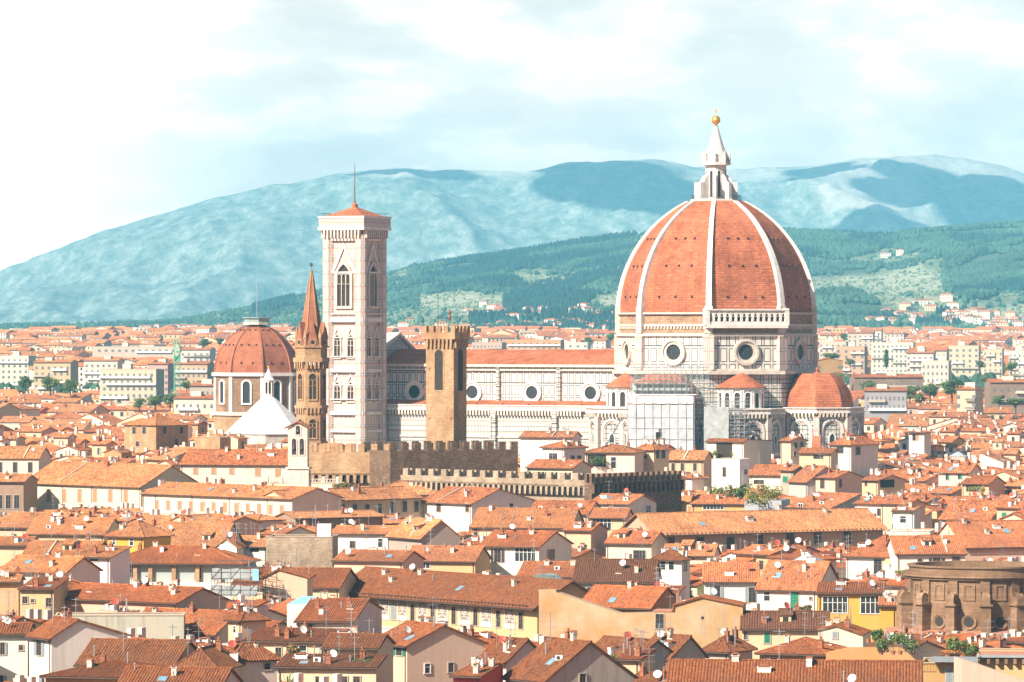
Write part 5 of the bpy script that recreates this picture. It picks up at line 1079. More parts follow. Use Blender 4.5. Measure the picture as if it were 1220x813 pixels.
H('long sloping orange roof at the right edge', 1150, 1240, 652, 622, 22, rc='o', wall='cream', d=14, yb=672, Y=900)
lt = H('long tan palace with dark shuttered windows under an even orange roof', 781, 1052, 635, 610, 30, roof='G', wall='tan', rc='p', d=13, yb=652, ov=1.2, win=[ev('f', 3, 799, 870, 640, 9, 15, 'cb'), ('f', 905, 637, 8, 15, 'cb'), ('f', 941, 635, 9, 16, 'cb'), ('f', 974, 634, 9, 15, 'cb'), ('f', 1009, 633, 9, 15, 'cb')], Y=962, name='palace', cat='palace')
H('pale lower wing under the tan palace with small chimneys', 790, 850, 662, 650, -10, rc='p', wall='ivory', d=9, yb=672, Y=905)
H('cream house with one wide window and orange roof', 704, 745, 617, 607, -12, wall='cream', rc='o', d=9, yb=640, win=[('f', 717, 618, 22, 13, 'w')], Y=985)
H('orange roof with dark doorway below the wide window house', 722, 776, 647, 634, -22, wall='ivory', rc='o', d=9, yb=668, win=[('f', 762, 656, 14, 12, 'd')], Y=915)
H('tan house with glass skylight on its roof', 672, 704, 632, 624, -25, wall='peach', rc='o', d=8, yb=655, win=[('f', 690, 655, 5, 5, 'd')], Y=950, name='house')
H('orange roof edged with a red line behind the white gabled house', 562, 680, 628, 607, -12, rc='p', wall='cream', d=14, yb=640, win=[('f', 567, 630, 4, 9, 'd'), ('f', 640, 631, 5, 4, 'd')], Y=975)
H('ribbed orange barn roof left of the white gabled house', 462, 502, 638, 616, -60, xs=548, rc='p', wall='greybrown', yb=655, Y=930, pk=.5)
H('white house with brown shutters below the palace walls', 500, 562, 598, 582, -48, xs=642, rc='o', wall='white', yb=632, win=[('f', 523, 600, 5, 10, 'cb'), ('f', 557, 600, 4, 10, 'cb'), ('f', 524, 626, 5, 8, 'cb'), ('s', 609, 600, 5, 10, 'w')], Y=1050, pk=.4)
H('large orange roof right of the white palace house', 630, 700, 612, 598, -15, rc='o', wall='cream', d=13, yb=620, Y=1010)
H('white house with two small windows in front of the dark battlement wall', 701, 749, 600, 590, -30, xs=782, rc='o', wall='white', yb=613, win=[('f', 712, 602, 5, 6, 'd'), ('f', 727, 602, 4, 6, 'd'), ('s', 772, 603, 5, 10, 'w')], Y=1020)
H('wide orange hip roof below the dark brown battlement wall', 440, 560, 588, 568, -18, roof='H', rc='p', wall='cream', d=15, yb=590, Y=1078)
H('low white box house with small red chimney pots', 586, 616, 575, None, -10, roof='F', wall='white', rc='p', d=7, yb=588, Y=1068)
H('orange roof with white gable left of the barn roof', 396, 484, 636, 628, -12, rc='p', wall='white', d=9, yb=655, win=[('f', 420, 645, 6, 8, 'd'), ('f', 453, 642, 5, 10, 'w')], Y=935)
H('orange roof below the tan wing with dark eave shadow', 352, 456, 618, 610, 30, rc='p', wall='brown', d=9, yb=628, Y=975)
H('brown roof with ring vent between stone block and painted palace', 398, 480, 668, 657, -20, rc='r', wall='cream', d=10, yb=684, Y=850)
H('orange ribbed roof behind the painted palace', 484, 566, 668, 652, -14, rc='o', wall='ochre', d=11, yb=680, win=[('f', 505, 671, 14, 6, 'w')], Y=870)
# palace pair in the middle left
H('long cream palace with seven tall brown windows at left', 28, 168, 575, 553, -47, rc='p', wall='ivory', d=18, yb=606, win=[ev('f', 7, 40, 150, 583, 4.5, 15, 'ct')], Y=1150, name='palace', cat='palace')
H('lower cream wing with a row of twelve brown windows', 170, 348, 588, 579, -46, rc='p', wall='ivory', d=14, yb=612, win=[ev('f', 12, 187, 336, 596, 4, 11, 'ct', 602)], Y=1056, name='palace_wing', cat='palace')
H('tan shaded wing with dark tall windows meeting the cream wing', 348, 502, 598, 583, 44, rc='p', wall='peach', d=12, yb=612, win=[ev('f', 4, 408, 452, 601, 4.5, 12, 'd'), ('f', 363, 602, 3, 6, 'd'), ('f', 374, 602, 3, 6, 'd'), ('f', 391, 601, 4.5, 13, 'd'), ('f', 468, 598, 5, 13, 'd'), ('f', 482, 597, 5, 13, 'd'), ('f', 496, 597, 5, 13, 'd')], Y=1022, name='palace_wing', cat='palace')
H('white palace wing with orange window hoods below the brick spire', 215, 350, 553, 537, -14, rc='o', wall='ivory', d=14, yb=575, win=[ev('f', 3, 233, 276, 557, 5, 8, 'ct'), ('f', 307, 558, 6, 9, 'ct'), ('f', 331, 559, 6, 9, 'ct')], Y=1135, name='palace_wing', cat='palace')
H('arcaded terrace wing with balustrade under the bell gable', 318, 402, 576, None, -8, roof='F', wall='ivory', rc='p', d=9, yb=596, ph=1.2, win=[ev('f', 5, 326, 358, 582, 4, 7, 'o')], Y=1098, bare=1)
H('square brown stone house with low hip roof at left', 148, 186, 506, 494, -42, xs=224, roof='H', wall='pale_stone', rc='p', yb=533, win=[('f', 160, 509, 4, 8, 'd'), ('f', 172, 509, 4, 8, 'd'), ('s', 196, 509, 4, 8, 'd'), ('s', 216, 509, 4, 8, 'd'), ('s', 210, 523, 4, 8, 'd'), ('f', 164, 526, 4, 6, 'd')], Y=1380)
H('brown brick block with flat top left of the white pyramid', 232, 262, 521, None, -30, xs=275, roof='F', wall='pale_stone', yb=538, Y=1330, bare=1, ph=.4)
H('dark arcaded house at the left edge beside the cream palace', -14, 28, 574, 566, -10, rc='p', wall='brown', d=12, yb=612, win=[ev('f', 3, 0, 20, 590, 6, 16, 'd')], Y=1130)
H('white house with tall columns and orange roof at the left edge', -12, 46, 546, 533, -10, rc='p', wall='ivory', d=12, yb=572, win=[ev('f', 3, 0, 36, 551, 5, 12, 'd')], Y=1250)
# in front of the cathedral
H('white rooftop house with dark loggia and hanging plants', 842, 886, 526, 522, -30, xs=919, roof='G', pk=.1, wall='white', rc='d', yb=546, win=[('f', 863, 528, 38, 18, 'o')], Y=1215, bare=1, sl=.3)
H('white cubic house with one small arched window', 848, 881, 547, None, -20, xs=893, roof='F', wall='white_stone', yb=584, win=[('f', 863, 557, 4, 11, 'd'), ('s', 888, 560, 3, 5, 'd')], Y=1160, bare=1, ph=.5)
H('narrow yellow tower house beside the white loggia house', 930, 942, 525, 521, -50, xs=961, wall='cream', rc='o', yb=548, win=[('s', 948, 528, 3, 6, 'd'), ('s', 955, 527, 3, 6, 'd'), ('s', 947, 538, 3, 5, 'd')], Y=1215)
H('white pavilion with orange pyramid roof below the red half dome', 990, 1014, 529, 520, -40, xs=1046, roof='H', wall='white', rc='o', yb=552, win=[('f', 1001, 533, 8, 7, 'd'), ('s', 1022, 533, 5, 9, 'd')], Y=1215)
H('orange roof with loggia between yellow tower and pavilion', 952, 990, 540, 535, -15, wall='cream', rc='o', d=9, yb=552, win=[('f', 975, 542, 12, 5, 'o')], Y=1195)
H('cream house with long side wall right of the pavilion', 970, 995, 569, 562, -38, xs=1027, wall='cream', rc='o', yb=590, win=[('f', 980, 571, 5, 11, 'cb'), ('s', 1001, 571, 3, 10, 'd')], Y=1120)
H('tan house with small windows behind the cream side wall', 1026, 1046, 572, 566, -50, xs=1078, wall='peach', rc='o', yb=588, win=[('f', 1032, 573, 3, 6, 'd'), ('s', 1057, 572, 22, 9, 'o')], Y=1135)
H('white house with slanted roof and dark french window', 938, 990, 604, 588, -48, wall='white', rc='o', d=9, yb=613, win=[('f', 954, 600, 5, 13, 'w')], Y=1045, roof='S', old=1)
H('loggia house with wide overhanging roof before the striped nave', 646, 672, 533, 527, -40, xs=698, roof='H', wall='white', rc='o', yb=556, win=[('f', 659, 540, 10, 14, 'o'), ('s', 682, 543, 4, 9, 'd'), ('s', 690, 543, 4, 9, 'd')], Y=1180)
H('villa with green loggia and dark red roof before the nave', 697, 756, 539, 531, -14, roof='H', wall='ivory', rc='r', d=10, yb=560, win=[('f', 711, 542, 22, 14, 'o'), ('f', 731, 545, 6, 13, 'w')], Y=1150)
H('cream tower house with paired windows and hip roof below the white sheets', 758, 779, 535, 527, -38, xs=797, roof='H', wall='cream', rc='r', yb=560, win=[('f', 768, 536, 6, 10, 'd'), ('s', 783, 536, 4, 10, 'd'), ('s', 790, 536, 4, 10, 'd')], Y=1160, cat='tower house', name='tower_house')
H('pinkish house with three arched windows under the white sheets', 796, 838, 548, 538, -14, wall='peach', rc='p', d=11, yb=562, win=[('f', 802, 552, 4, 9, 'd'), ('f', 813, 552, 4, 9, 'd'), ('f', 828, 552, 4, 9, 'd')], Y=1175)
H('long white house with orange roof at the foot of the nave', 620, 682, 521, 515, -14, wall='white', rc='o', d=10, yb=532, Y=1225)
H('orange roof with dark gap beside the loggia house', 628, 682, 557, 549, -30, wall='ivory', rc='o', d=9, yb=562, Y=1125)
H('villa with two green windows among orange roofs at right', 1118, 1155, 562, 553, -40, xs=1170, wall='ivory', rc='o', yb=577, win=[('f', 1129, 565, 4, 7, 'cg'), ('f', 1144, 562, 5, 9, 'cg')], Y=1175)
H('red roofed house with leafy balcony right of the green windows villa', 1146, 1178, 576, 568, -35, xs=1197, wall='peach', rc='r', yb=592, win=[('f', 1160, 578, 18, 8, 'o')], Y=1130)
H('white and brown tower house with wide flat eaves right of the red half dome', 1083, 1101, 515, 512, -40, xs=1109, roof='H', wall='white', rc='o', yb=543, win=[('f', 1091, 518, 7, 7, 'ct')], Y=1330, sl=.15, ov=1.0, cat='tower house', name='tower_house')
H('grey blue parapet wall holding the roof garden', 887, 931, 596, None, -14, roof='F', wall='bluegrey', yb=612, Y=1050, bare=1, ph=1.0)
H('orange roof with white shop awnings left of the roof garden wall', 824, 888, 600, 591, -10, wall='orange', rc='o', d=9, yb=613, win=[('f', 850, 602, 34, 5, 'w')], Y=1060)
H('dark gabled house with green awning beside the roof garden', 930, 945, 560, 556, -50, xs=960, wall='greybrown', rc='o', yb=580, win=[('f', 936, 568, 6, 7, 'cg')], Y=1130)
H('orange roof before the scaffolding with white chimney', 893, 940, 566, 555, -20, wall='white', rc='o', d=11, yb=575, win=[('f', 904, 572, 12, 5, 'o')], Y=1140)
H('long orange roof with grey gable and round chimney tower', 940, 962, 573, 556, -58, xs=1005, wall='grey', rc='o', yb=586, Y=1125)
# far blocks right of the dome
def blk(label, x0, x1, y0, Y, wall, rows, cols, rc='o', roof='F', r=-10, d=16, wh=2.0, st='p', **kw):
    yb = y0 + 8 + rows * 3.3 * F / Y
    win = [ev('f', cols, x0 + (x1 - x0) * .08, x1 - (x1 - x0) * .08, y0 + (2.2 + i * 3.3) * F / Y, (x1 - x0) / cols * .38, wh * F / Y * .75, st) for i in range(rows)]
    return H(label, x0, x1, y0, y0 - 3 if roof != 'F' else None, r, roof=roof, wall=wall, rc=rc, win=win, d=d, yb=yb, Y=Y, name='apartment_block', cat='apartment block', bare=1, **kw)
blk('white apartment block with tall dark glazed centre strip', 1130, 1166, 412, 3000, 'ivory', 6, 5)
blk('pinkish stepped apartment block right of the great dome', 996, 1030, 413, 2900, 'peach', 6, 4, d=18)
blk('long pale apartment block with many window rows', 1038, 1088, 408, 3300, 'white', 6, 9)
blk('white block just right of the drum with tiled roof', 976, 1008, 407, 3300, 'ivory', 4, 5)
blk('white block with flat roof beyond the pinkish one', 1010, 1040, 397, 3900, 'ivory', 4, 5, 'o', 'G')
blk('long low villa block with orange roof at the hill foot', 1008, 1050, 394, 4200, 'white', 3, 6, 'o', 'G')
blk('white hospital like block below the glazed strip block', 1082, 1128, 418, 2800, 'ivory', 3, 7, 'o', 'G')
blk('bright white block at the right edge', 1172, 1194, 416, 2900, 'ivory', 5, 4)
blk('tall pale green block at the far right edge', 1202, 1222, 418, 2800, 'white', 6, 4)
blk('long pale block with open top floor below the glazed strip block', 1098, 1130, 430, 2350, 'white', 3, 6)
blk('white block with red roof right of the cypress', 1080, 1112, 421, 2750, 'white', 3, 5, 'o', 'G')
blk('long orange roofed barracks with dark arcade', 1018, 1100, 450, 2150, 'brown', 1, 12, 'o', 'G', 4)
blk('large long house with three window rows and orange roof right of the half dome', 1030, 1080, 466, 1900, 'bluegrey', 2, 9, 'o', 'G', -6)
blk('square pale tower block with single tall window', 1140, 1162, 464, 1850, 'ivory', 2, 2, 'o', 'H', -20, 12, yb2=0)
blk('long dark fronted house with orange roof at right', 1180, 1240, 456, 1950, 'brown', 2, 7, 'o', 'G', 3)
blk('ochre gabled block touching the drum of the dome', 972, 1004, 430, 2250, 'yellow', 1, 2, 'o', 'P', 0)
blk('orange red apartment block seen over the nave roof', 598, 668, 405, 3500, 'orange', 4, 9)
blk('pink white striped block behind the watch tower', 562, 598, 408, 3300, 'pink', 3, 8)
blk('low white block beyond the orange red apartments', 668, 700, 408, 3600, 'white', 2, 4)
# far blocks left
blk('white apartment block with five tall window bays', 119, 186, 440, 2350, 'ivory', 4, 9, 'p', 'F')
blk('rounded pale block with orange roof beside the five bay block', 176, 200, 434, 2500, 'pink', 5, 3, 'o', 'H')
blk('pale long block behind the green crane', 196, 247, 434, 2600, 'peach', 3, 8, 'o', 'G')
blk('white block with red roof above the green crane', 215, 250, 417, 3100, 'white', 4, 5, 'o', 'G')
blk('white slab block on the left plain', 100, 140, 430, 2800, 'white', 4, 6, 'p', 'G')
blk('low cream block left of the five bay block', 40, 84, 432, 2600, 'cream', 4, 6, 'p', 'G')
blk('pale slab at the left edge of the plain', -6, 34, 424, 2900, 'white', 5, 6)
blk('long factory roof on the left plain', 110, 215, 413, 3400, 'ivory', 1, 12)
blk('white house with grey roof left of the chapel dome', 207, 256, 475, 1850, 'white', 1, 6, 'o', 'G')
blk('low dark glazed block left of the chapel drum', 226, 256, 460, 1900, 'grey', 1, 5, 'o', 'G')
# ---------------------------------------------------------------- the roofs between: what stands in every gap of the old town
def corners(d, g=0.0):
    c, s = math.cos(d['r']), math.sin(d['r']); A = d['A']
    return [(A[0] + x * c - y * s, A[1] + x * s + y * c) for x, y in ((-g, -g), (d['w'] + g, -g), (d['w'] + g, d['d'] + g), (-g, d['d'] + g))]
def hull(d):
    """the silhouette in the photograph (convex outline) of a house"""
    P = corners(d, .5); z0 = ground_z(d['A'][1]); zs = [p[1] for p in d['prof']] if d.get('prof') else None; ze = d['ze']; pts = []
    for p in P: pts += [w2p((*p, z0)), w2p((*p, max(zs) if zs else ze))]
    w, dp, sl, pk = d['w'], d['d'], d['sl'], d['pk']; k = d['roof']; c, s = math.cos(d['r']), math.sin(d['r'])
    rd = {'G': [(0, pk * dp, sl * pk * dp), (w, pk * dp, sl * pk * dp)], 'P': [(pk * w, 0, sl * pk * w), (pk * w, dp, sl * pk * w)], 'H': [(w * .5 - max(0, w - dp) / 2, dp / 2, sl * min(w, dp) / 2), (w * .5 + max(0, w - dp) / 2, dp / 2, sl * min(w, dp) / 2)], 'S': [(0, dp, sl * dp), (w, dp, sl * dp)]}.get(k, [])
    for x, y, h in rd: pts.append(w2p((d['A'][0] + x * c - y * s, d['A'][1] + x * s + y * c, ze + h)))
    pts = sorted(set(pts)); lo, up = [], []
    for lst, seq in ((lo, pts), (up, pts[::-1])):
        for p in seq:
            while len(lst) > 1 and (lst[-1][0] - lst[-2][0]) * (p[1] - lst[-2][1]) - (lst[-1][1] - lst[-2][1]) * (p[0] - lst[-2][0]) <= 0: lst.pop()
            lst.append(p)
    return lo[:-1] + up[:-1]
def fill(buf, H_, idv):
    h, w = buf.shape; ys = [p[1] for p in H_]; y0, y1 = max(0, int(min(ys))), min(h - 1, int(max(ys)))
    n = len(H_)
    for y in range(y0, y1 + 1):
        xs = []
        for i in range(n):
            (xa, ya), (xb, yb) = H_[i], H_[(i + 1) % n]
            if (ya <= y + .5) != (yb <= y + .5): xs.append(xa + (xb - xa) * (y + .5 - ya) / (yb - ya))
        if len(xs) >= 2: buf[y, max(0, int(min(xs))):max(0, min(w, int(max(xs)) + 1))] = idv
PROT = []                                                    # what must stay in sight: (x0, y0, x1, y1, distance)
for d in HOUSES: x0, x1, y0, y1 = d['rect']; PROT.append((x0, y0, x1, y1, d['A'][1] + max(0, d['w'] * math.sin(d['r']))))
PROT += [(735, 370, 1015, 528, 1290), (458, 400, 735, 524, 1330), (380, 250, 458, 526, 1355), (352, 330, 392, 532, 1145), (503, 385, 558, 528, 1120), (256, 372, 355, 480, 1630), (270, 440, 350, 512, 1410), (748, 436, 830, 528, 1295), (340, 502, 370, 584, 1080),
         (465, 528, 617, 557, 1095), (365, 529, 465, 553, 1110), (480, 558, 705, 588, 1040), (705, 562, 812, 588, 1036), (1072, 678, 1220, 757, 714), (828, 440, 1040, 528, 1290), (252, 672, 314, 716, 760), (860, 578, 925, 606, 1040)]
BLOCKS = [(c, 1) for c in []]
def inside(poly, p):
    s_ = None
    for (x1, y1), (x2, y2) in zip(poly, poly[1:] + poly[:1]):
        c = (x2 - x1) * (p[1] - y1) - (y2 - y1) * (p[0] - x1)
        if s_ is None: s_ = c > 0
        elif (c > 0) != s_: return False
    return True
hand_polys = [corners(d, 1.0) for d in HOUSES]
def rotrect(x, y, r, x0, x1, y0, y1): c, s = math.cos(r), math.sin(r); return [(x + a * c - b * s, y + a * s + b * c) for a, b in ((x0, y0), (x1, y0), (x1, y1), (x0, y1))]
solid = [rotrect(DC.x, DC.y, TH, -108, 56, -46, 46), rotrect(cx_, CAM_Y, TH, -16, 4, -4, 17), rotrect(ch.location.x, 1650, 0, -19, 19, -19, 19), rotrect(bp.location.x, 1425, 0, -18, 18, -18, 18), rotrect(bs.location.x, 1150, 0, -6, 6, -6, 6),
         rotrect(vt.location.x, 1130, vt.rotation_euler[2], -2, 9, -2, 9), rotrect(rc.x, rc.y, 0, -17, 17, -17, 17), rotrect(bg_.location.x, 1082, 0, -3, 8, -2, 5)]
for px0, px1, Y, r, th in ((365, 465, 1112, -8, 6), (465, 617, 1100, 28, 14), (480, 705, 1082, -44, 3), (705, 812, 1036, 50, 3)): A, w = front(px0, px1, Y, r); solid.append(rotrect(A[0], A[1], R(r), 0, w, -1, th))
solid.append([(P2W(745, 0, 1292).x, 1292), (P2W(895, 0, 1292).x, 1292), (P2W(895, 0, 1320).x, 1320), (P2W(745, 0, 1320).x, 1320)])
grp = {}
AUTO = []; ar = random.Random(11)
def too_close(P, cx, cy):
    pts = P + [(cx, cy)] + [((a[0] + b[0]) / 2, (a[1] + b[1]) / 2) for a, b in zip(P, P[1:] + P[:1])]
    for poly in hand_polys + solid:
        mx = sum(p[0] for p in poly) / 4; my = sum(p[1] for p in poly) / 4
        if abs(mx - cx) > 90 or abs(my - cy) > 90: continue
        if any(inside(poly, p) for p in pts) or inside(P, (mx, my)) or any(inside(P, p) for p in poly): return True
    return False
placed = {}
def near_auto(cx, cy, rad):
    k = (int(cx // 40), int(cy // 40))
    for i in (-1, 0, 1):
        for j in (-1, 0, 1):
            for x, y, q in placed.get((k[0] + i, k[1] + j), ()):
                if (x - cx) ** 2 + (y - cy) ** 2 < ((rad + q) * .70) ** 2: return True
    return False
WALLS = ['white'] * 4 + ['cream'] * 4 + ['ivory'] * 5 + ['yellow', 'peach', 'peach', 'ochre', 'tan', 'pink', 'grey']
def candidate(cx, cy, r):
    far = cy > 1700; px = HX + F * cx / cy
    w = ar.uniform(6.5, 13.5) if not far else ar.uniform(10, 26); dp = ar.uniform(5.5, 9.0) if not far else ar.uniform(10, 16)
    rad = math.hypot(w, dp) / 2 * .78
    if near_auto(cx, cy, rad): return
    c, s = math.cos(r), math.sin(r); A = (cx - w / 2 * c + dp / 2 * s, cy - w / 2 * s - dp / 2 * c)
    zt = 13 + 3.5 * (0.5 + mnoise.noise(Vector((cx / 60, cy / 60, 1)))) + ar.uniform(-2.5, 3.5) + (2.5 if cy > 900 else 0)
    if ar.random() < .1: zt += 3.5; w *= .6; dp = min(dp, w)
    if far: zt = ar.uniform(9, 16) + ground_z(cy) + (ar.choice((0, 0, 0, 5)))
    roof = ar.choices('GHPSF', (7, 2.6, 2, 1.6, .15 if not far else 1.6))[0]
    pale = px < 450 or cy > 1000
    rc_ = ar.choice('ooop' if pale and cy > 850 else ('oodr' if cy > 760 else 'ddbbr')) if not (px < 330 and cy > 800) else ar.choice('ppo')
    d = dict(A=A, w=w, d=dp, r=r, ze=zt, sl=ar.uniform(.27, .36), roof=roof, pk=.5, wall=ar.choice(WALLS), rc=rc_, wins=[], label='', name='house', cat='house', hand=False)
    P = corners(d, .4)
    if too_close(P, cx, cy): return
    lim = 1e9; 
    for _ in range(12):
        Hh = hull(d); xs = [p[0] for p in Hh]; ys = [p[1] for p in Hh]; xa, xb, ya = min(xs), max(xs), min(ys); bad = False
        for x0, y0, x1, y1, Yp in PROT:
            if Yp > cy + 2 and xa < x1 - 1 and xb > x0 + 1 and ya < y1 - 1.5: bad = True; break
        if not bad: break
        d['ze'] -= 1.2
        if d['ze'] < ground_z(cy) + 6.5: return
    if xb < -360 or xa > 1580: return
    d['out'] = xb < -25 or xa > 1245
    if cy < 1250 and roof in 'GH' and ar.random() < .45: d['annex'] = ('f', d['w'] * ar.uniform(.3, .8), ar.uniform(2.5, 4), ar.uniform(1.5, 3.2))
    placed.setdefault((int(cx // 40), int(cy // 40)), []).append((cx, cy, rad)); AUTO.append(d)
y = 548.0
while y < 1500:
    half = (950 if y < 2600 else 720) * y / F + 12; x = -half + ar.uniform(0, 6)
    while x < half:
        th = R(-47 + 8 * mnoise.noise(Vector((x / 120, y / 120, 5)))) + ar.choice((0, 0, 0, math.pi / 2)) if y < 1200 else R(ar.choice((-26, -26, -30, 62, -15)))
        candidate(x + ar.uniform(-3, 3), y + ar.uniform(-3, 3), th); x += 5.5
    y += 5.5
while y < 5100:
    half = (900 if y < 2600 else 720) * y / F + 20; x = -half + ar.uniform(0, 9)
    while x < half: candidate(x + ar.uniform(-4, 4), y + ar.uniform(-4, 4), R(ar.choice((-25, -25, -12, 4, 15, -35)))); x += 11
    y += 11 + (y - 1500) * .004
# which of them the photograph would show
order = sorted(HOUSES + AUTO, key=lambda d: -(d['A'][1] + (.5 * d['d'])))
buf = np.full((813, 1220), -1, np.int32)
LM = [([(735, 400), (740, 330), (790, 240), (853, 190), (915, 240), (972, 350), (972, 440), (1015, 480), (1030, 528), (1030, 630), (735, 630)], 1340), ([(458, 416), (735, 416), (735, 633), (458, 633)], 1365), ([(380, 250), (458, 250), (458, 633), (380, 633)], 1360),
      ([(352, 400), (390, 400), (390, 660), (352, 660)], 1150), ([(503, 385), (560, 385), (560, 660), (503, 660)], 1130), ([(256, 440), (306, 372), (355, 440), (355, 600), (256, 600)], 1650), ([(268, 515), (317, 470), (370, 515), (370, 620), (268, 620)], 1425),
      ([(465, 529), (617, 529), (617, 700), (465, 700)], 1098), ([(365, 530), (465, 530), (465, 700), (365, 700)], 1112), ([(480, 559), (705, 565), (705, 700), (480, 700)], 1060), ([(705, 566), (812, 561), (812, 700), (705, 700)], 1050), ([(1072, 678), (1250, 678), (1250, 813), (1072, 813)], 705)]
items = [(d['A'][1] + .3 * d['d'], 0, i, hull(d)) for i, d in enumerate(HOUSES + AUTO)] + [(Y, 1, -2, P) for P, Y in LM]
items.sort(key=lambda t: -t[0])
for Y, k, i, P in items: fill(buf, P, i)
cnt = np.bincount(buf[buf >= 0].ravel(), minlength=len(HOUSES) + len(AUTO)); nh = len(HOUSES)
vis = [(int(cnt[nh + j]), j) for j in range(len(AUTO)) if cnt[nh + j] > 0]; vis.sort(reverse=True)
near_v = [t for t in vis if AUTO[t[1]]['A'][1] < 1500]; 
n_ind = max(0, 296 - nh); chosen = [AUTO[j] for c, j in vis[:n_ind]]; rest = [AUTO[j] for c, j in vis[n_ind:]]
seen_ = {j for c, j in vis}; hid_ = [d for j, d in enumerate(AUTO) if j not in seen_ and (d['A'][1] < 2200 or d['out']) and d['A'][1] < 4000]   # what a step to the side would show
for d in hid_: d['hid'] = not d['out']
rest += hid_
print('houses: hand', nh, 'candidates', len(AUTO), 'in view', len(vis), 'largest of the rest', vis[n_ind][0] if len(vis) > n_ind else 0, 'near in view', len(near_v))
cent = {}
for c, j in vis[:n_ind]:
    yy, xx = np.nonzero(buf == nh + j) if c < 3 else np.where(buf == nh + j); cent[j] = (xx.mean(), yy.mean(), c)
# windows for them
for d in chosen:
    q = random.Random(int(d['A'][0] * 13 + d['A'][1])); Y = d['A'][1]; st = q.choice(['d', 'd', 'd', 'cb', 'sb', 'su', 'w', 'cg' if q.random() < .4 else 'd', 'ct']); rows = 2 if Y < 1000 else (2 if Y < 1400 else 3)
    ww, hh = q.uniform(.9, 1.15), q.uniform(1.4, 1.8)
    for face, L in (('f', d['w']), ('s', d['d'])):
        if face == 's' and q.random() < .45: continue
        n = max(1, int(L / q.uniform(3.0, 4.6)))
        for i in range(n):
            for j in range(rows):
                if q.random() < (.2 if Y < 1400 else .05): continue
                zz = d['ze'] - 1.0 - hh - j * 3.2
                if d['roof'] == 'S' and face == 's': zz -= .2
                d['wins'].append((face, L * (i + .5) / n, zz, ww, hh, st))
# a label that says which one: its look and the nearest thing one can find
ANCH = [(853, 300, 'the great dome'), (955, 505, 'the red half dome'), (306, 420, 'the dark red chapel dome'), (318, 495, 'the white pyramid roof'), (371, 480, 'the brick spire tower'), (420, 480, 'the marble bell tower'), (530, 470, 'the square watch tower'), (540, 543, 'the dark brown battlement wall'),
        (600, 572, 'the pale battlement wall'), (760, 575, 'the black battlement wall'), (355, 550, 'the bell gable'), (100, 585, 'the seven window palace'), (260, 598, 'the cream wing'), (430, 600, 'the tan shaded wing'), (186, 515, 'the brown stone house'), (150, 650, 'the mustard house'), (205, 680, 'the grey loggia house'),
        (356, 660, 'the rubble stone block'), (282, 694, 'the wrapped house scaffolding'), (140, 742, 'the weathered grey wall'), (105, 775, 'the white blank gable'), (400, 752, 'the white peaked house'), (520, 730, 'the painted palace'), (510, 780, 'the green shuttered house'), (700, 735, 'the deep yellow wall'), (800, 685, 'the narrow white tower'),
        (840, 745, 'the yellow peaked house'), (920, 640, 'the tan shuttered palace'), (620, 660, 'the brown shuttered white gable'), (1150, 720, 'the brown rotunda'), (1012, 725, 'the white framed yellow house'), (940, 715, 'the green door house'), (1050, 665, 'the orange awning house'), (870, 565, 'the white cubic house'), (945, 536, 'the narrow yellow tower'),
        (1018, 540, 'the white pavilion'), (905, 595, 'the roof garden'), (1140, 568, 'the green windows villa'), (1092, 528, 'the brown and white tower house'), (777, 545, 'the cream tower house'), (1076, 618, 'the white rooftop room'), (530, 612, 'the white palace house'), (500, 645, 'the ribbed barn roof'), (1000, 580, 'the cream side wall'),
        (152, 455, 'the five bay block'), (1148, 425, 'the glazed strip block'), (1013, 425, 'the pinkish stepped block'), (1060, 460, 'the dark arcade barracks'), (1110, 490, 'the square pale tower block'), (1200, 640, 'the long sloping right edge roof'), (20, 560, 'the white columned house'), (20, 700, 'the orange left edge wall'), (720, 628, 'the wide window house'),
        (215, 635, 'the broad orange roof'), (640, 430, 'the long nave roof'), (1200, 470, 'the dark fronted right edge house'), (60, 640, 'the solar panel roof'), (1150, 615, 'the cream house by the right terrace')]
DIRS = ((1, 0, 'right of'), (-1, 0, 'left of'), (0, -1, 'behind'), (0, 1, 'in front of')); ORD = ['', 'second ', 'third ', 'fourth ', 'fifth ', 'sixth ', 'seventh ', 'eighth ', 'ninth ', 'tenth ', 'eleventh ', 'twelfth ']
RT = {'G': 'gabled', 'H': 'hip roofed', 'P': 'gable fronted', 'S': 'lean-to roofed', 'F': 'flat topped'}
RC = {'o': 'orange', 'p': 'pale orange', 'd': 'dark red', 'b': 'brown', 'r': 'red', 'k': 'dark brown'}
WN = {'white': 'white', 'cream': 'cream', 'ivory': 'ivory', 'yellow': 'yellow', 'peach': 'peach', 'ochre': 'ochre', 'tan': 'tan', 'pink': 'pink', 'grey': 'grey'}
bins = {}
for c, j in vis[:n_ind]:
    x, y, _ = cent[j]; ax, ay, an = min(ANCH, key=lambda a: (a[0] - x) ** 2 + ((a[1] - y) * 2.2) ** 2); dx, dy = x - ax, (y - ay) * 2.0
    k = (0 if dx > 0 else 1) if abs(dx) > abs(dy) else (2 if dy < 0 else 3); bins.setdefault((an, k), []).append((math.hypot(dx, dy), j))
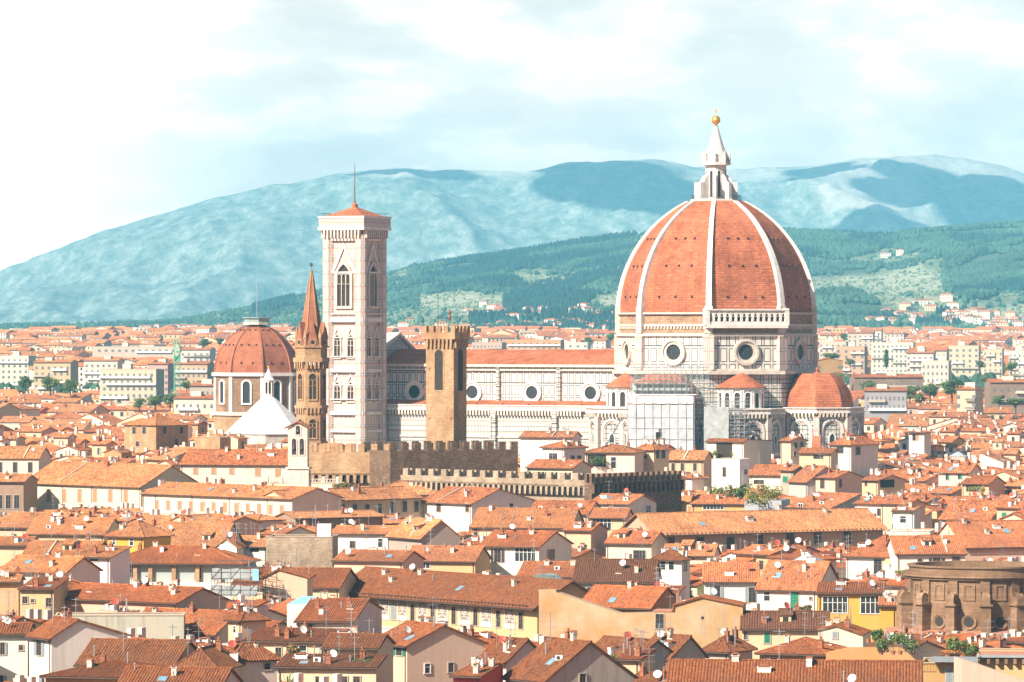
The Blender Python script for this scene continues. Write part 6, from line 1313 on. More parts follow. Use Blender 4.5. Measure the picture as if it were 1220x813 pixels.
for (an, k), lst in bins.items():
    lst.sort()
    for n_, (_, j) in enumerate(lst):
        d = AUTO[j]; col = WN[d['wall']]
        look = f"{col} {RT[d['roof']]} house" + (f" with {RC[d['rc']]} tiles" if d['roof'] != 'F' else '')
        o = ORD[n_] if n_ < len(ORD) else f'{n_ + 1}th '
        d['label'] = f"{look}, {o + 'one ' if o else 'first one '}{DIRS[k][2]} {an}"
        if len(d['label'].split()) > 16: d['label'] = d['label'].replace(' tiles', '').replace('house with', 'house in')
        if len(d['label'].split()) > 16: d['label'] = d['label'].replace(' in ' + RC[d['rc']], '')
        if len(d['label'].split()) > 16: d['label'] = d['label'].replace(' one ', ' ', 1)
        d['group'] = 'houses of the old town' if d['A'][1] < 1600 else 'houses on the plain'
for d in HOUSES:
    if d['cat'] == 'house': d['group'] = 'houses of the old town'
    if d['cat'] == 'apartment block': d['group'] = 'apartment blocks on the plain'
for d in HOUSES + chosen:                                    # no rooftop room where it would stand before something the photo shows
    Hh = hull(d); xs = [p[0] for p in Hh]; ya = min(p[1] for p in Hh) - 2.0 * F / d['A'][1]
    d['noroom'] = any(Yp > d['A'][1] - 4 and min(xs) < x1 - 1 and max(xs) > x0 + 1 and ya < y1 - 1.5 and (ya > y0 or not d['hand']) for x0, y0, x1, y1, Yp in PROT)
for i, d in enumerate(HOUSES + chosen): build_house(d, i)
# the many small ones on the plain beyond: one mass
def mass(name, lst):
    pal = {}
    for d in lst: pal.setdefault((d['wall'], d['rc']), None)
    for wkey in set(d['wall'] for d in lst):
        if 'far_' + wkey not in MATS: simple('far_' + wkey, PAL[wkey], 0.9, 0.08, .05)
    for rk_ in set(d['rc'] for d in lst):
        if 'far_roof_' + rk_ not in MATS: simple('far_roof_' + rk_, tuple(c * .95 for c in ROOF[rk_]), 0.9, 0.35, .25)
    mb = MB()
    for d in lst:
        c, s = math.cos(d['r']), math.sin(d['r']); M = Matrix.Translation((*d['A'], 0)) @ Matrix.Rotation(d['r'], 4, 'Z'); w, dp, ze = d['w'], d['d'], d['ze']; z0 = ground_z(d['A'][1]) - 2; wm, rm_ = 'far_' + d['wall'], 'far_roof_' + d['rc']
        mb.box(0, w, 0, dp, z0, ze, wm, M); e = .5; h = d['sl'] * dp / 2
        if d['roof'] == 'F': mb.box(.4, w - .4, .4, dp - .4, ze, ze + .5, 'far_grey' if 'far_grey' in MATS else wm, M)
        elif d['roof'] == 'P': mb.add([(-e, -e, ze), (w / 2, -e, ze + h * w / dp), (w + e, -e, ze), (-e, dp, ze), (w / 2, dp, ze + h * w / dp), (w + e, dp, ze)], [(0, 1, 4, 3), (1, 2, 5, 4)], rm_, M); mb.add([(0, 0, ze), (w, 0, ze), (w / 2, 0, ze + h * w / dp)], [(0, 1, 2)], wm, M)
        else:
            k = dp / 2 if d['roof'] == 'H' else 0
            mb.add([(-e, -e, ze - .1), (w + e, -e, ze - .1), (w + e, dp + e, ze - .1), (-e, dp + e, ze - .1), (min(k, w / 2), dp / 2, ze + h), (max(w - k, w / 2), dp / 2, ze + h)], [(0, 1, 5, 4), (1, 2, 5), (2, 3, 4, 5), (3, 0, 4)], rm_, M)
            if k == 0: mb.add([(w + .02, 0, ze), (w + .02, dp, ze), (w + .02, dp / 2, ze + h)], [(0, 1, 2)], wm, M)
        q = random.Random(int(w * 1000)); n = max(2, int(w / 3)); rows = max(1, min(4, int((ze - z0 - 3) / 3.1)))
        for i in range(n):
            for j in range(rows): x = w * (i + .5) / n; zz = ze - 2.4 - j * 3.1; mb.quad((x - .55, -.05, zz), (x + .55, -.05, zz), (x + .55, -.05, zz + 1.5), (x - .55, -.05, zz + 1.5), 'opening', M)
        if d['A'][1] < 2600 and not d.get('hid'):
            for _ in range(q.randrange(4)): x, y = q.uniform(.1, .9) * w, q.uniform(.2, .8) * dp; mb.box(x - .4, x + .4, y - .4, y + .4, ze, ze + h + 1.2, 'chimney_plaster', M)
    o = obj(name, mb); o['kind'] = 'stuff'
mass('distant_town', rest)
# villas on the hillsides, a few that stand out one by one, the specks as one mass
def on_hill(px, py):
    best = None
    for k in range(100):
        Y = 5170 + 34 * k; z = hill1(px - HX, Y); q = HY + F * (ZC - z) / Y
        if best is None or abs(q - py) < best[0]: best = (abs(q - py), Y, z)
    return best[1], best[2]
vl = []; vr = random.Random(21)
for px, py, n, sx, sy in ((620, 384, 26, 60, 7), (590, 378, 10, 22, 4), (700, 376, 10, 30, 6), (650, 392, 26, 90, 4), (1100, 372, 8, 60, 8), (1150, 382, 12, 40, 7), (1040, 385, 10, 40, 8), (1190, 388, 12, 30, 5), (560, 370, 5, 30, 6), (430, 395, 16, 120, 5), (250, 398, 30, 100, 4)):
    for _ in range(n):
        x = vr.gauss(px, sx * .6); 
        if 760 < x < 945: continue
        Y, z = on_hill(x, min(395, vr.gauss(py, sy * .6))); vl.append(dict(A=((x - HX) * Y / F, Y), w=vr.uniform(9, 18), d=vr.uniform(8, 12), r=R(vr.uniform(-40, 30)), ze=z + vr.uniform(6, 10), sl=.28, roof=vr.choice('GHH'), wall=vr.choice(['white', 'ivory', 'cream']), rc='o', pk=.5))
_g = ground_z; ground_z_far = {}
def ground_z(y): return _g(y) if y < 4480 else -1e3
mb_v = vl
for d in vl: pass
def mass_villas():
    mb = MB()
    for d in vl:
        M = Matrix.Translation((*d['A'], 0)) @ Matrix.Rotation(d['r'], 4, 'Z'); w, dp, ze = d['w'], d['d'], d['ze']; h = .28 * dp / 2; e = .6
        mb.box(0, w, 0, dp, ze - 16, ze, 'far_' + d['wall'], M); mb.add([(-e, -e, ze - .1), (w + e, -e, ze - .1), (w + e, dp + e, ze - .1), (-e, dp + e, ze - .1), (dp / 2, dp / 2, ze + h), (max(dp / 2, w - dp / 2), dp / 2, ze + h)], [(0, 1, 5, 4), (1, 2, 5), (2, 3, 4, 5), (3, 0, 4)], 'far_roof_o', M)
        for i in range(int(w / 3)):
            for j in range(2): x = w * (i + .5) / int(w / 3); zz = ze - 2.4 - j * 3; mb.quad((x - .5, -.06, zz), (x + .5, -.06, zz), (x + .5, -.06, zz + 1.5), (x - .5, -.06, zz + 1.5), 'opening', M)
    o = obj('hillside_villas', mb); o['kind'] = 'stuff'
for k_ in ('white', 'ivory', 'cream', 'grey'):
    if 'far_' + k_ not in MATS: simple('far_' + k_, PAL[k_], .9, .08, .05)
mass_villas()
for px, py, w, lab in ((1100, 366, 25, 'long white villa among trees on the slope right of the dome'), (1055, 309, 13, 'pale farmhouse high on the wooded slope right of the dome'), (1072, 305, 9, 'small white farmhouse beside the pale one on the upper slope'), (650, 345, 7, 'lone pale farmhouse in the olive grove over the nave'), (1166, 386, 12, 'square pinkish villa below the vineyard at right'), (1134, 384, 14, 'wide white villa between dark firs at the hill foot'), (1012, 365, 16, 'low white villa on the slope just right of the dome'), (698, 370, 11, 'white villa with terrace on the slope left of the dome'), (685, 388, 20, 'large white villa at the hill foot over the nave')):
    Y, z = on_hill(px, py); wm_ = w * Y / F
    d = dict(A=((px - w / 2 - HX) * Y / F, Y), w=wm_, d=11, r=R(-6), ze=z + 8, sl=.28, roof='H', pk=.5, wall='white', rc='o', label=lab, name='villa', cat='villa', z0=z - 8, bare=1, group='villas on the hillsides', wins=[('f', wm_ * (i + .5) / max(2, int(wm_ / 4)), z + 1.5 + 3.2 * j, 1.2, 1.8, 'd') for i in range(max(2, int(wm_ / 4))) for j in (0, 1)])
    build_house(d, int(px))
# ---------------------------------------------------------------- parts of single houses that stand out
def loc_on(d, px): c, s = math.cos(d['r']), math.sin(d['r']); u = hit(d['A'], c, s, px); return u, d['A'][1] + u * s
def zpx(py, Y): return ZC - (py - HY) * Y / F
# grey loggia house: posts, parapet
Y = 835; 
for px in (131, 148, 162, 180, 208, 236, 262, 281):
    u, Yp = loc_on(lg, px); q = MB(); q.box(u - .35, u + .35, -.75, 0, zpx(694, Yp), lg['ze'] - .1, 'pale_stone' if px < 240 else 'frame_stone'); obj('post', q, lg['root'])
q = MB(); q.box(-.4, lg['w'] + .4, -1.3, 0, 0, zpx(693, Y), 'plaster'); obj('parapet_wall', q, lg['root'], color=PAL['white'])
for px, a, b in ((156, 675, 688), (236, 676, 690), (258, 676, 690)):
    u, Yp = loc_on(lg, px); add_window(lg['root'], Matrix.Translation((u, -.02, zpx(b, Yp))), 1.1, (b - a) * Yp / F, 'd')
# painted palace: sgraffito panels between the windows, mouldings
pw_px = [(406, 418), (430, 440), (453, 464), (474, 486), (498, 510), (521, 534), (547, 561), (573, 587), (601, 614)]
top0, top1, bot0, bot1 = 708, 724, 736, 752
def lerp(a, b, t): return a + (b - a) * t
for i, (a, b) in enumerate(pw_px):
    t = ((a + b) / 2 - 400) / 240; ua, Ya = loc_on(sg, a); ub, Yb = loc_on(sg, b); Ym = (Ya + Yb) / 2; z1, z0 = zpx(lerp(709, 723, t), Ym), zpx(lerp(734, 752, t), Ym); uc, w2 = (ua + ub) / 2, abs(ub - ua) / 2
    if i % 1 == 0:
        q = MB(); q.box(uc - w2, uc + w2, -.1, 0, z0, z1, 'sgraffito'); p = obj('painted_panel', q, sg['root']); q = MB(); h = z1 - z0; y = -.13
        q.ring([(uc - w2 * .8, z0 + h * .26), (uc + w2 * .8, z0 + h * .26), (uc + w2 * .8, z1 - .25), (uc - w2 * .8, z1 - .25)], [(uc - w2 * .7, z0 + h * .29), (uc + w2 * .7, z0 + h * .29), (uc + w2 * .7, z1 - .4), (uc - w2 * .7, z1 - .4)], -.125, -.1, 'sgraffito_dark')
        cz = z0 + h * .6; M = Matrix.Translation((uc, 0, cz)) @ Matrix.Diagonal((w2 * .5, 1, h * .2, 1))
        q.ring(circ(1, 16), circ(.78, 16), -.125, -.1, 'sgraffito_dark', M); q.ring(circ(.5, 10), circ(.3, 10), -.125, -.1, 'sgraffito_dark', M)
        for k in range(10):
            a_ = k * .628; x_, z_ = uc + w2 * .62 * math.cos(a_), cz + h * .29 * math.sin(a_); q.ring([(x_ + .16 * w2 * 1.4 * math.cos(v), z_ + .12 * h * math.sin(v) * .6) for v in (0, 1.5, 3, 4.5)], [(x_ + .07 * w2 * math.cos(v), z_ + .05 * h * math.sin(v) * .6) for v in (0, 1.5, 3, 4.5)], -.124, -.1, 'sgraffito_dark')
        obj('ornament', q, p)
wins_px = [424, 446, 469, 492, 516, 541, 567, 594, 621]
for px in wins_px:
    t = (px - 400) / 240; u, Yp = loc_on(sg, px); add_window(sg['root'], Matrix.Translation((u, -.01, zpx(lerp(733, 751, t), Yp))), 1.15, 20 * Yp / F, 'd' if px > 480 else 'cu')
q = MB(); W_s = sg['w']; zc = zpx(737, 800)
q.box(-.1, W_s + .1, -.35, 0, zc - .9, zc - .6, 'old_marble'); q.box(-.1, W_s + .1, -.5, 0, zc - 1.8, zc - 1.5, 'old_marble'); q.box(-.1, W_s + .1, -.2, 0, zc - 1.5, zc - .9, 'white_marble'); obj('string_course', q, sg['root'])
q = MB()
for k in range(int(W_s / .9)): q.box(k * .9, k * .9 + .25, -1.25, 0, sg['ze'] - .32, sg['ze'] - .08, 'frame_wood')
obj('rafter_row', q, sg['root'])
q = MB()
for k in range(int(lt['w'] / 1.0)): q.box(k, k + .25, -1.1, 0, lt['ze'] - .3, lt['ze'] - .08, 'frame_wood')
obj('rafter_row', q, lt['root'])
q = MB(); q.box(-.05, lt['w'] + .05, -.12, 0, zpx(658, 962) - 10, zpx(657, 962), 'plaster'); obj('lower_wall', q, lt['root'], color=PAL['ivory'])
def find(sub): return next(d for d in HOUSES if sub in d['label'])
# cornices under the two left palaces
for sub, py, Y in (('seven tall', 606, 1150), ('twelve brown', 610, 1056)):
    d = find(sub); zc = zpx(py, Y); q = MB(); q.box(-.5, d['w'] + .5, -1.2, 0, zc - .5, zc, 'frame_stone'); q.box(-.5, d['w'] + .5, -.8, 0, zc - 1.1, zc - .5, 'frame_wood'); obj('cornice', q, d['root'])
    q = MB()
    for k in range(4): q.box(d['w'] * (k + .35) / 4, d['w'] * (k + .35) / 4 + .12, -.13, 0, zc, d['ze'], 'gutter')
    obj('downpipe', q, d['root'])
d = find('arcaded terrace'); q = MB(); n = 24
for k in range(n): q.lathe([(.1, d['ze'] + .1), (.16, d['ze'] + .35), (.08, d['ze'] + .9)], 6, 'old_marble', Matrix.Translation((d['w'] * (k + .5) / n, .15, 0)))
for k in range(6): q.box(d['w'] * k / 5 - .35, d['w'] * k / 5 + .35, -.1, .5, d['ze'], d['ze'] + 1.6, 'old_marble')
q.box(0, d['w'], 0, .35, d['ze'] + .9, d['ze'] + 1.05, 'old_marble'); obj('balustrade', q, d['root'])
# awning, canopies
d = find('orange awning'); u, Yp = loc_on(d, 1070); q = MB(); A = d['A']; 
q.add([(u - 2, -.0, zpx(663, Yp)), (u + 4.4, 0, zpx(663, Yp)), (u + 4.6, -2.0, zpx(672, Yp)), (u - 2.2, -2.0, zpx(672, Yp))], [(0, 1, 2, 3)], 'awning'); obj('awning', q, d['root'])
d = find('orange plastered'); 
def pyramid_glass(px0, px1, py0, py1, Y, label, mat='lead', dome=False):
    a = P2W(px0, py1, Y); b = P2W(px1, py0, Y); w = b.x - a.x; t = thing('glass_skylight', label, 'skylight', (a.x, Y, 0), R(-20)); q = MB(); q.box(0, w, 0, w * .8, a.z - 3.4, a.z, 'frame_stone'); obj('kerb_wall', q, t); q = MB()
    h = b.z - a.z
    if not dome: q.add([(-.1, -.1, a.z), (w + .1, -.1, a.z), (w + .1, w * .8, a.z), (-.1, w * .8, a.z), (w / 2, w * .4, b.z)], [(0, 1, 4), (1, 2, 4), (2, 3, 4), (3, 0, 4)], mat)
    else:
        pr = [(0, 0), (w * .12, h * .55), (w * .28, h * .92), (w * .5, h), (w * .72, h * .92), (w * .88, h * .55), (w, 0)]
        q.ext([(x, z + a.z) for x, z in pr][::-1], w * .12, w * .7, mat); q.add([(w * .5, -.1, a.z), (0, 0, a.z), (w, 0, a.z)] + [(x, w * .12, z + a.z) for x, z in pr], [(3, 4, 5, 6, 7, 8, 9)][::-1], mat)
        for k in range(9): x = w * (k + .5) / 9; q.bar((x, 0, a.z), (w / 2 + (x - w / 2) * .7, w * .3, b.z + .02), .05, 'lead')
    obj('glazing', q, t)
pyramid_glass(945, 975, 659, 668, 803, 'small pyramid skylight on a square base above the green door house')
pyramid_glass(626, 668, 684, 700, 779, 'ribbed greenish glass roof behind the deep yellow wall', 'verdigris', True)
pyramid_glass(1130, 1150, 538, 544, 1290, 'low grey metal pyramid roof among orange roofs at right')
# white water tank on the stone block
d = find('rubble stone'); q = MB(); q.box(d['w'] * .76, d['w'] * .97, .5, 3, d['ze'] - .2, d['ze'] + 2.4, 'white_stone')
for s in (.74, .98): q.box(d['w'] * s, d['w'] * s + .15, .3, .5, d['ze'] - .2, d['ze'] + 2.7, 'frame_wood')
obj('plant_box', q, d['root'])
# teal roof sheet, canopy
t = thing('roof_sheet', 'bright blue sheet roof between dark tiled roofs near the wrapped scaffolding', 'sheet roof', tuple(P2W(342, 0, 705)[:2]) + (0,), R(-30)); q = MB(); z_ = zpx(720, 705); q.add([(0, 0, z_), (3.4, .3, z_ + .1), (3.2, 3.4, z_ + 1.1), (.4, 3.1, z_ + 1.0), (0, 0, 0), (3.4, .3, 0), (3.2, 3.4, 0), (.4, 3.1, 0)], [(0, 1, 2, 3)], 'blue_tarp'); q.add(q.v[:], [(0, 4, 5, 1), (1, 5, 6, 2), (2, 6, 7, 3), (3, 7, 4, 0)], 'old_marble'); obj('cladding', q, t)
# scaffolding wrapped in white sheets on the house roof
t, w, zt_, zb_ = scaffold('scaffolding', 'house scaffolding wrapped in torn white sheets left of the cream gable', 252, 312, 676, 716, 762, 3.2, -14, dx=1.5, dz=1.9, mat='dark_metal', z0=zpx(716, 762), th=.045)
for k in range(2): obj('sheet', sheet_mesh(w * .95, zt_ - 1.9 - k * 2.6, zt_ - .2 - k * 2.6, .12, 6 + k, 'net', .1), t)
q = MB(); q.box(w * .86, w * .99, -.3, -.1, zt_ - 2, zt_ - .2, 'blue_tarp'); obj('blue_sheet', q, t)
# ---------------------------------------------------------------- plants
def shrub(label, px, py, Y, wpx, hpx, mats, name='shrub', cat='shrub', pot=True, group=None, n=None, r=0):
    p = P2W(px, py, Y); w, h = wpx * Y / F, hpx * Y / F; t = thing(name, label, cat, p, 0, group); rr = random.Random(int(px * 7 + py)); q = MB(); k = max(1, round(w / h)) if w > h else 1
    for i in range(k * 4):
        c = ((rr.uniform(-.5, .5)) * w * .8, rr.uniform(-.3, .3) * h, h * rr.uniform(.12, .72)); leaf_ball(q, c, h * rr.uniform(.26, .42) if k > 1 else min(w, h) * .42, int(n or 130), mats, rr, .11 * max(1, h / 2))
    obj('foliage', q, t); s = MB()
    for i in range(k + 1): x = (i - k / 2) * w * .7 / max(1, k); s = MB(); s.bar((x, 0, 0), (x + rr.uniform(-.2, .2), 0, h * .6), .05, 'bark'); obj('stem', s, t)
    if pot:
        for i in range(k + 1): x = (i - k / 2) * w * .7 / max(1, k); s = MB(); s.lathe([(.22, -.45), (.32, .0), (.34, .05), (.2, .05)], 10, 'clay_pot', Matrix.Translation((x, 0, .0))); obj('pot', s, t)
    return t
G = 'potted shrubs on roof terraces'
shrub('yellow green bushes of the roof garden over the grey blue wall', 900, 598, 1045, 26, 22, ['leaf_yellow', 'leaf_mid', 'leaf_mid'], group=G)
shrub('tallest grey green bush of the roof garden', 884, 596, 1052, 12, 26, ['leaf_mid', 'leaf_dark'], group=G)
shrub('rust and green bushes at the back of the roof garden', 918, 596, 1055, 22, 20, ['leaf_yellow', 'leaf_dark', 'leaf_mid'], group=G)
shrub('low orange green hedge beside the white cubic house', 848, 592, 1070, 30, 14, ['leaf_yellow', 'leaf_mid', 'leaf_mid'], group=G)
shrub('small round bush in front of the arched window', 870, 590, 1062, 14, 14, ['leaf_mid', 'leaf_dark'], group=G)
shrub('creeper trained across the dark loggia', 852, 545, 1212, 20, 9, ['leaf_mid', 'leaf_yellow', 'leaf_dark'], pot=False); shrub('creeper on the right half of the dark loggia', 878, 545, 1212, 18, 9, ['leaf_mid', 'leaf_yellow', 'leaf_dark'], pot=False)
shrub('green plants hanging in the red roofed villa loggia', 712, 558, 1148, 20, 14, ['leaf_dark', 'leaf_mid'], pot=False)
shrub('climbing plants on the terrace under the orange awning', 1078, 687, 862, 26, 9, ['leaf_mid', 'leaf_mid', 'leaf_yellow'], group=G)
shrub('dark potted bush on the terrace left of the rotunda', 1057, 776, 602, 20, 22, ['leaf_dark', 'leaf_mid'], group=G); shrub('pale green olive bush next to the dark potted bush', 1080, 776, 600, 22, 24, ['leaf_mid', 'leaf_dark', 'leaf_mid'], group=G)
shrub('large green bush in a terracotta pot in front of the rotunda', 1138, 781, 602, 26, 24, ['leaf_mid', 'leaf_dark', 'leaf_mid'], group=G); shrub('reddish green bush right of the large potted bush', 1155, 780, 606, 16, 22, ['leaf_dark', 'leaf_mid'], group=G)
shrub('low dark hedge on the terrace behind the potted bushes', 1042, 762, 640, 22, 12, ['leaf_dark', 'leaf_dark', 'leaf_mid'], group=G)
shrub('dark bush against the cream wall beside the blue glass door', 348, 789, 630, 16, 24, ['leaf_dark', 'leaf_mid', 'clay_pot'], group=G)
shrub('row of pot plants on the terrace left of the green shutters', 430, 794, 600, 30, 10, ['leaf_dark', 'leaf_mid'], group=G); shrub('tiny slender tree on the pinkish terrace', 727, 796, 610, 14, 18, ['leaf_mid', 'leaf_dark'], group=G)
shrub('leafy balcony plants under the red roof at right', 1163, 588, 1122, 22, 9, ['leaf_mid', 'leaf_yellow'], group=G); shrub('flower pots on the terrace beside the bell gable', 412, 584, 1068, 34, 9, ['leaf_dark', 'leaf_mid', 'clay_pot'], group=G)
shrub('balcony plants beside the mustard house', 104, 655, 890, 26, 12, ['leaf_mid', 'leaf_yellow', 'awning'], group=G); shrub('two small cypresses by the arched blue door', 926, 799, 606, 7, 8, ['leaf_dark'], group=G)
shrub('potted plants outside the green door', 958, 727, 782, 22, 7, ['leaf_dark', 'leaf_mid', 'clay_pot'], group=G)
# palm
p = P2W(343, 830, 585); pm = thing('palm_tree', 'spiky green palm crown rising at the bottom edge', 'palm', p); q = MB(); q.lathe([(.25, -14), (.22, .6)], 10, 'bark'); obj('trunk', q, pm); q = MB(); rr = random.Random(4)
for i in range(46):
    a, el, L = rr.uniform(0, 6.283), rr.uniform(-.1, 1.35), rr.uniform(1.9, 2.7); pv_ = Vector((0, 0, .6)); dirv = Vector((math.cos(a) * math.cos(el), math.sin(a) * math.cos(el), math.sin(el))); side = Vector((-math.sin(a), math.cos(a), 0))
    for k in range(6):
        nx = pv_ + dirv * (L / 6); ww = .12 * (1 - k / 6.5) + .02; q.add([pv_ - side * ww, pv_ + side * ww, nx + side * ww * .8, nx - side * ww * .8], [(0, 1, 2, 3)], rr.choice(['leaf_dark', 'leaf_mid'])); pv_ = nx; dirv = (dirv + Vector((0, 0, -.09))).normalized()
obj('frond', q, pm)
# trees of the town
def tree_parts(kind, seed):
    def mk():
        rr = random.Random(seed); q = MB(); t = MB(); H_ = 1.0
        if kind == 'cypress':
            for k in range(12): z = .12 + .07 * k; leaf_ball(q, (0, 0, z), .13 * (1 - abs(z - .4) * .9) + .02, 60, ['leaf_dark'], rr, .035)
            t.bar((0, 0, -.1), (0, 0, .2), .03, 'bark', 6)
        else:
            t.lathe([(.05, -.3), (.035, .3), (.02, .55)], 7, 'bark'); flat = .45 if kind == 'pine' else .8
            for k in range(12):
                a, r = k * 2.4, .30 * math.sqrt((k + .3) / 12) * 1.2; c = (r * math.cos(a), r * math.sin(a), (.42 if kind != 'pine' else .68) + rr.uniform(-.22, .3) * (flat if kind == 'pine' else 1.2)); t.bar((0, 0, .3), c, .014, 'bark'); leaf_ball(q, c, rr.uniform(.2, .28), 190, ['leaf_dark', 'leaf_mid'] if k % 3 else ['leaf_mid'], rr, .03, flat)
        return q.mesh('crown'), t.mesh('trunk')
    return cached(('tree', kind, seed), mk)
for i, (px, py, hp, Y, kind, lab) in enumerate([(1056, 433, 20, 2700, 'cypress', 'dark pointed cypress between pale apartment blocks'), (990, 432, 15, 2600, 'pine', 'broad umbrella pine beside the ochre gabled block'), (998, 456, 16, 2150, 'tree', 'dark round tree right of the drum of the dome'), (1034, 464, 14, 2060, 'tree', 'light green tree in front of the dark arcade'),
        (1068, 474, 12, 1960, 'tree', 'dark tree in the middle of the garden court'), (1084, 472, 16, 1950, 'tree', 'yellowish tree beside the dark garden court tree'), (1108, 470, 18, 1980, 'tree', 'round green tree left of the largest garden tree'), (1134, 468, 22, 1990, 'tree', 'largest green tree of the garden court'), (1096, 478, 12, 1940, 'tree', 'low yellow green bush tree in the garden court'),
        (1210, 488, 18, 1800, 'pine', 'flat topped pine at the right edge'), (1174, 456, 10, 2200, 'tree', 'small tree left of the dark fronted house'), (1013, 434, 9, 2550, 'tree', 'small tree below the pinkish stepped block'), (1168, 437, 9, 2450, 'tree', 'small tree right of the glazed strip block'), (984, 464, 12, 2100, 'tree', 'dark tree half behind the red half dome'),
        (1205, 440, 12, 2500, 'tree', 'tree near the pale green block at far right'), (185, 482, 22, 1900, 'tree', 'tallest tree of the grove left of the chapel dome'), (166, 484, 18, 1880, 'tree', 'yellow green tree at the left end of the grove'), (203, 480, 20, 1920, 'tree', 'green tree at the right end of the grove'), (222, 462, 15, 2050, 'tree', 'tree between the crane and the chapel dome'),
        (240, 460, 13, 2060, 'pine', 'flat green tree touching the chapel drum'), (244, 411, 14, 3300, 'tree', 'tree above the chapel dome on the plain'), (262, 409, 12, 3400, 'tree', 'second tree above the chapel dome on the plain'), (60, 462, 26, 2100, 'tree', 'large hazy tree on the left plain'), (84, 464, 22, 2080, 'tree', 'hazy tree right of the large one on the left plain'),
        (30, 460, 22, 2150, 'tree', 'hazy tree at the left edge of the plain'), (1006, 404, 9, 4000, 'tree', 'tree behind the white block right of the drum'), (728, 404, 10, 3900, 'tree', 'tree by the drum at the hill foot'), (1190, 480, 12, 1850, 'tree', 'small round tree left of the flat topped pine'), (700, 408, 8, 3700, 'tree', 'small tree right of the orange red apartments')]):
    cr2, tr2 = tree_parts(kind, i % 4); p = P2W(px, py, Y); h = hp * Y / F * (1.1 if px > 300 else .75); zg = ground_z(Y); t = thing('tree', lab, 'tree', (p.x, Y, p.z - .22 * h), i, 'trees of the town'); t.scale = (h * (1.25 if kind != 'cypress' else 1),) * 2 + (h,); link('crown', cr2, t); link('trunk', tr2, t)
# cranes
def lattice(q, x, y, z0, z1, s, mat, th=.12):
    n = int((z1 - z0) / (s * 1.3))
    for i in (-1, 1):
        for j in (-1, 1): q.bar((x + i * s / 2, y + j * s / 2, z0), (x + i * s / 2, y + j * s / 2, z1), th, mat)
    for k in range(n): za, zb = z0 + (z1 - z0) * k / n, z0 + (z1 - z0) * (k + 1) / n; sg_ = 1 if k % 2 else -1; q.bar((x - sg_ * s / 2, y - s / 2, za), (x + sg_ * s / 2, y - s / 2, zb), th * .7, mat); q.bar((x + s / 2, y - sg_ * s / 2, za), (x + s / 2, y + sg_ * s / 2, zb), th * .7, mat)
p = P2W(211, 455, 2100); cg = thing('tower_crane', 'green lattice tower crane left of the chapel dome', 'crane', (p.x, 2100, ground_z(2100))); q = MB(); zt2 = zpx(403, 2100) - ground_z(2100); lattice(q, 0, 0, 0, zt2, 2.4, 'crane_green', .22); mo = obj('mast', q, cg); q = MB(); q.box(-.9, .9, -.9, .9, zt2 - 10, zt2 - 7.6, 'crane_green'); obj('cab', q, cg)
q = MB(); q.bar((0, -6, zt2 - 6), (0, 26, zt2 - 6), .35, 'crane_green'); q.bar((0, -6, zt2 - 6), (0, 0, zt2), .12, 'crane_green'); q.bar((0, 26, zt2 - 6), (0, 0, zt2), .12, 'crane_green'); obj('jib', q, cg)
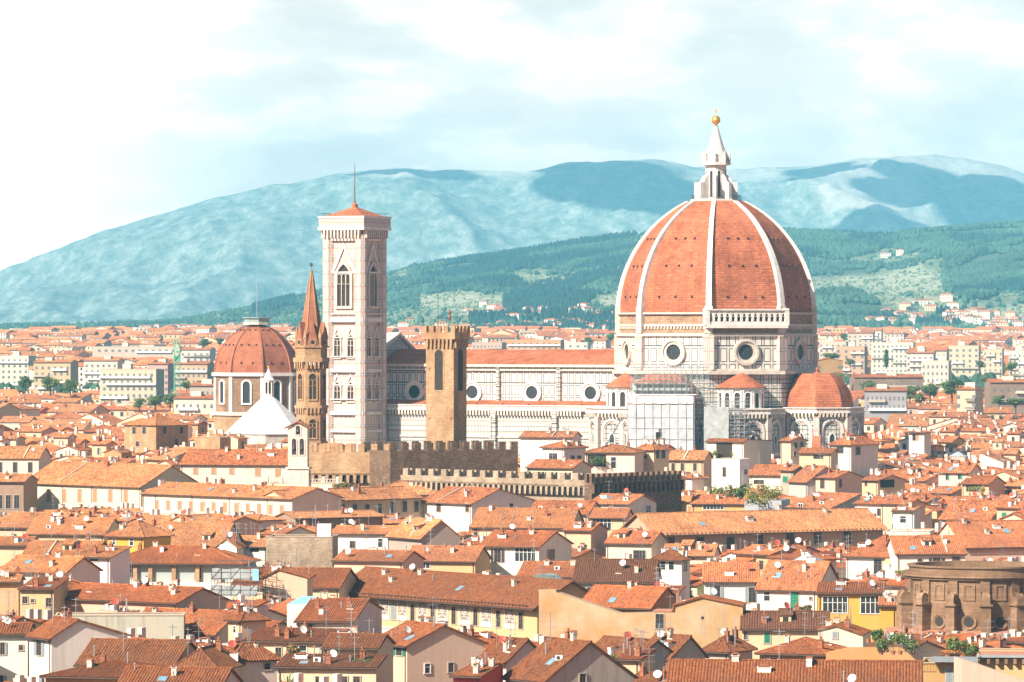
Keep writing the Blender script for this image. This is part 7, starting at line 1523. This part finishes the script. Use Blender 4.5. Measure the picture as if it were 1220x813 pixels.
# terrace furniture seen in the foreground roofs
def railing(label, px0, px1, py, Y, r, hm=1.0, mat='dark_metal'):
    A, w = front(px0, px1, Y, r); z = zpx(py, Y); t = thing('railing', label, 'railing', (A[0], A[1], z), R(r), 'terrace railings'); q = MB()
    for zz in (0, hm): q.bar((0, 0, zz), (w, 0, zz), .03, mat)
    obj('rail', q, t); q = MB(); n = int(w / .35)
    for k in range(n + 1): q.bar((w * k / n, 0, 0), (w * k / n, 0, hm), .016, mat)
    obj('baluster_row', q, t)
railing('thin railing of the terrace left of the green shutters', 402, 442, 797, 598, -10); railing('dark railing of the terrace in front of the rotunda', 1096, 1124, 777, 600, -8, 1.1); railing('railing of the potted shrub terrace left of the rotunda', 1046, 1094, 777, 598, -8, .9)
d = find('potted shrubs and grey canopy'); u, Yp = loc_on(d, 1125); q = MB(); z_ = zpx(789, 598); q.add([(1.5, -.1, z_ + .5), (7, -.1, z_ + .5), (7.2, -1.6, z_), (1.3, -1.6, z_), (1.5, -.1, z_ + .6), (7, -.1, z_ + .6), (7.2, -1.6, z_ + .1), (1.3, -1.6, z_ + .1)], [(3, 2, 1, 0), (4, 5, 6, 7), (3, 7, 6, 2)], 'metal'); obj('canopy', q, d['root'])
d = find('bracketed eave'); q = MB()
q.box(-.2, d['w'], -1.0, 0, d['ze'] - .1, d['ze'] + .15, 'lead'); n = int(d['w'] / 1.1)
for k in range(n): q.ext([(k * 1.1, d['ze'] - .9), (k * 1.1 + .4, d['ze'] - .9), (k * 1.1 + .4, d['ze'] - .1), (k * 1.1, d['ze'] - .1)], -.8, 0, 'brown_stone')
obj('bracket_row', q, d['root'])

# balconies on some of the far blocks
for d in HOUSES:
    if d['cat'] == 'apartment block' and d['roof'] != 'P':
        rows = sorted({round(q_[2], 1) for q_ in d['wins']}); q_ = random.Random(int(d['w'] * 10))
        for z_ in rows:
            if q_.random() < .75:
                a = q_.choice((0, .1, .5)); b_ = min(1, a + q_.choice((.4, .5, .9))); q = MB(); q.box(d['w'] * a, d['w'] * b_, -1.2, 0, z_ - .7, z_ + .3, q_.choice(('white_stone', 'frame_stone', 'chimney_plaster'))); obj('balcony', q, d['root'])
        q = MB(); x = q_.uniform(.2, .6) * d['w']; q.box(x, x + 4, d['d'] * .3, d['d'] * .6, d['ze'] - .5, d['ze'] + 2.6, 'chimney_plaster'); obj('lift_house', q, d['root'])

# gardens and avenues between the far roofs: small crowns, one mass
tr_ = random.Random(9); sp_ = []
while len(sp_) < 900:
    Y = tr_.uniform(2300, 5000); px = tr_.uniform(-250, 1480); X = (px - HX) * Y / F
    if fb(X, Y, 260, 3) > .12: sp_.append((X, Y, ground_z(Y) + 4.5 if Y < 4480 else 40, tr_.choice((0, 0, 1))))
tree_cloud('garden_trees_mass', sp_, [(9, 4.2, False, 0), (9, 1.6, True, 1)], ['oak', 'fir'])
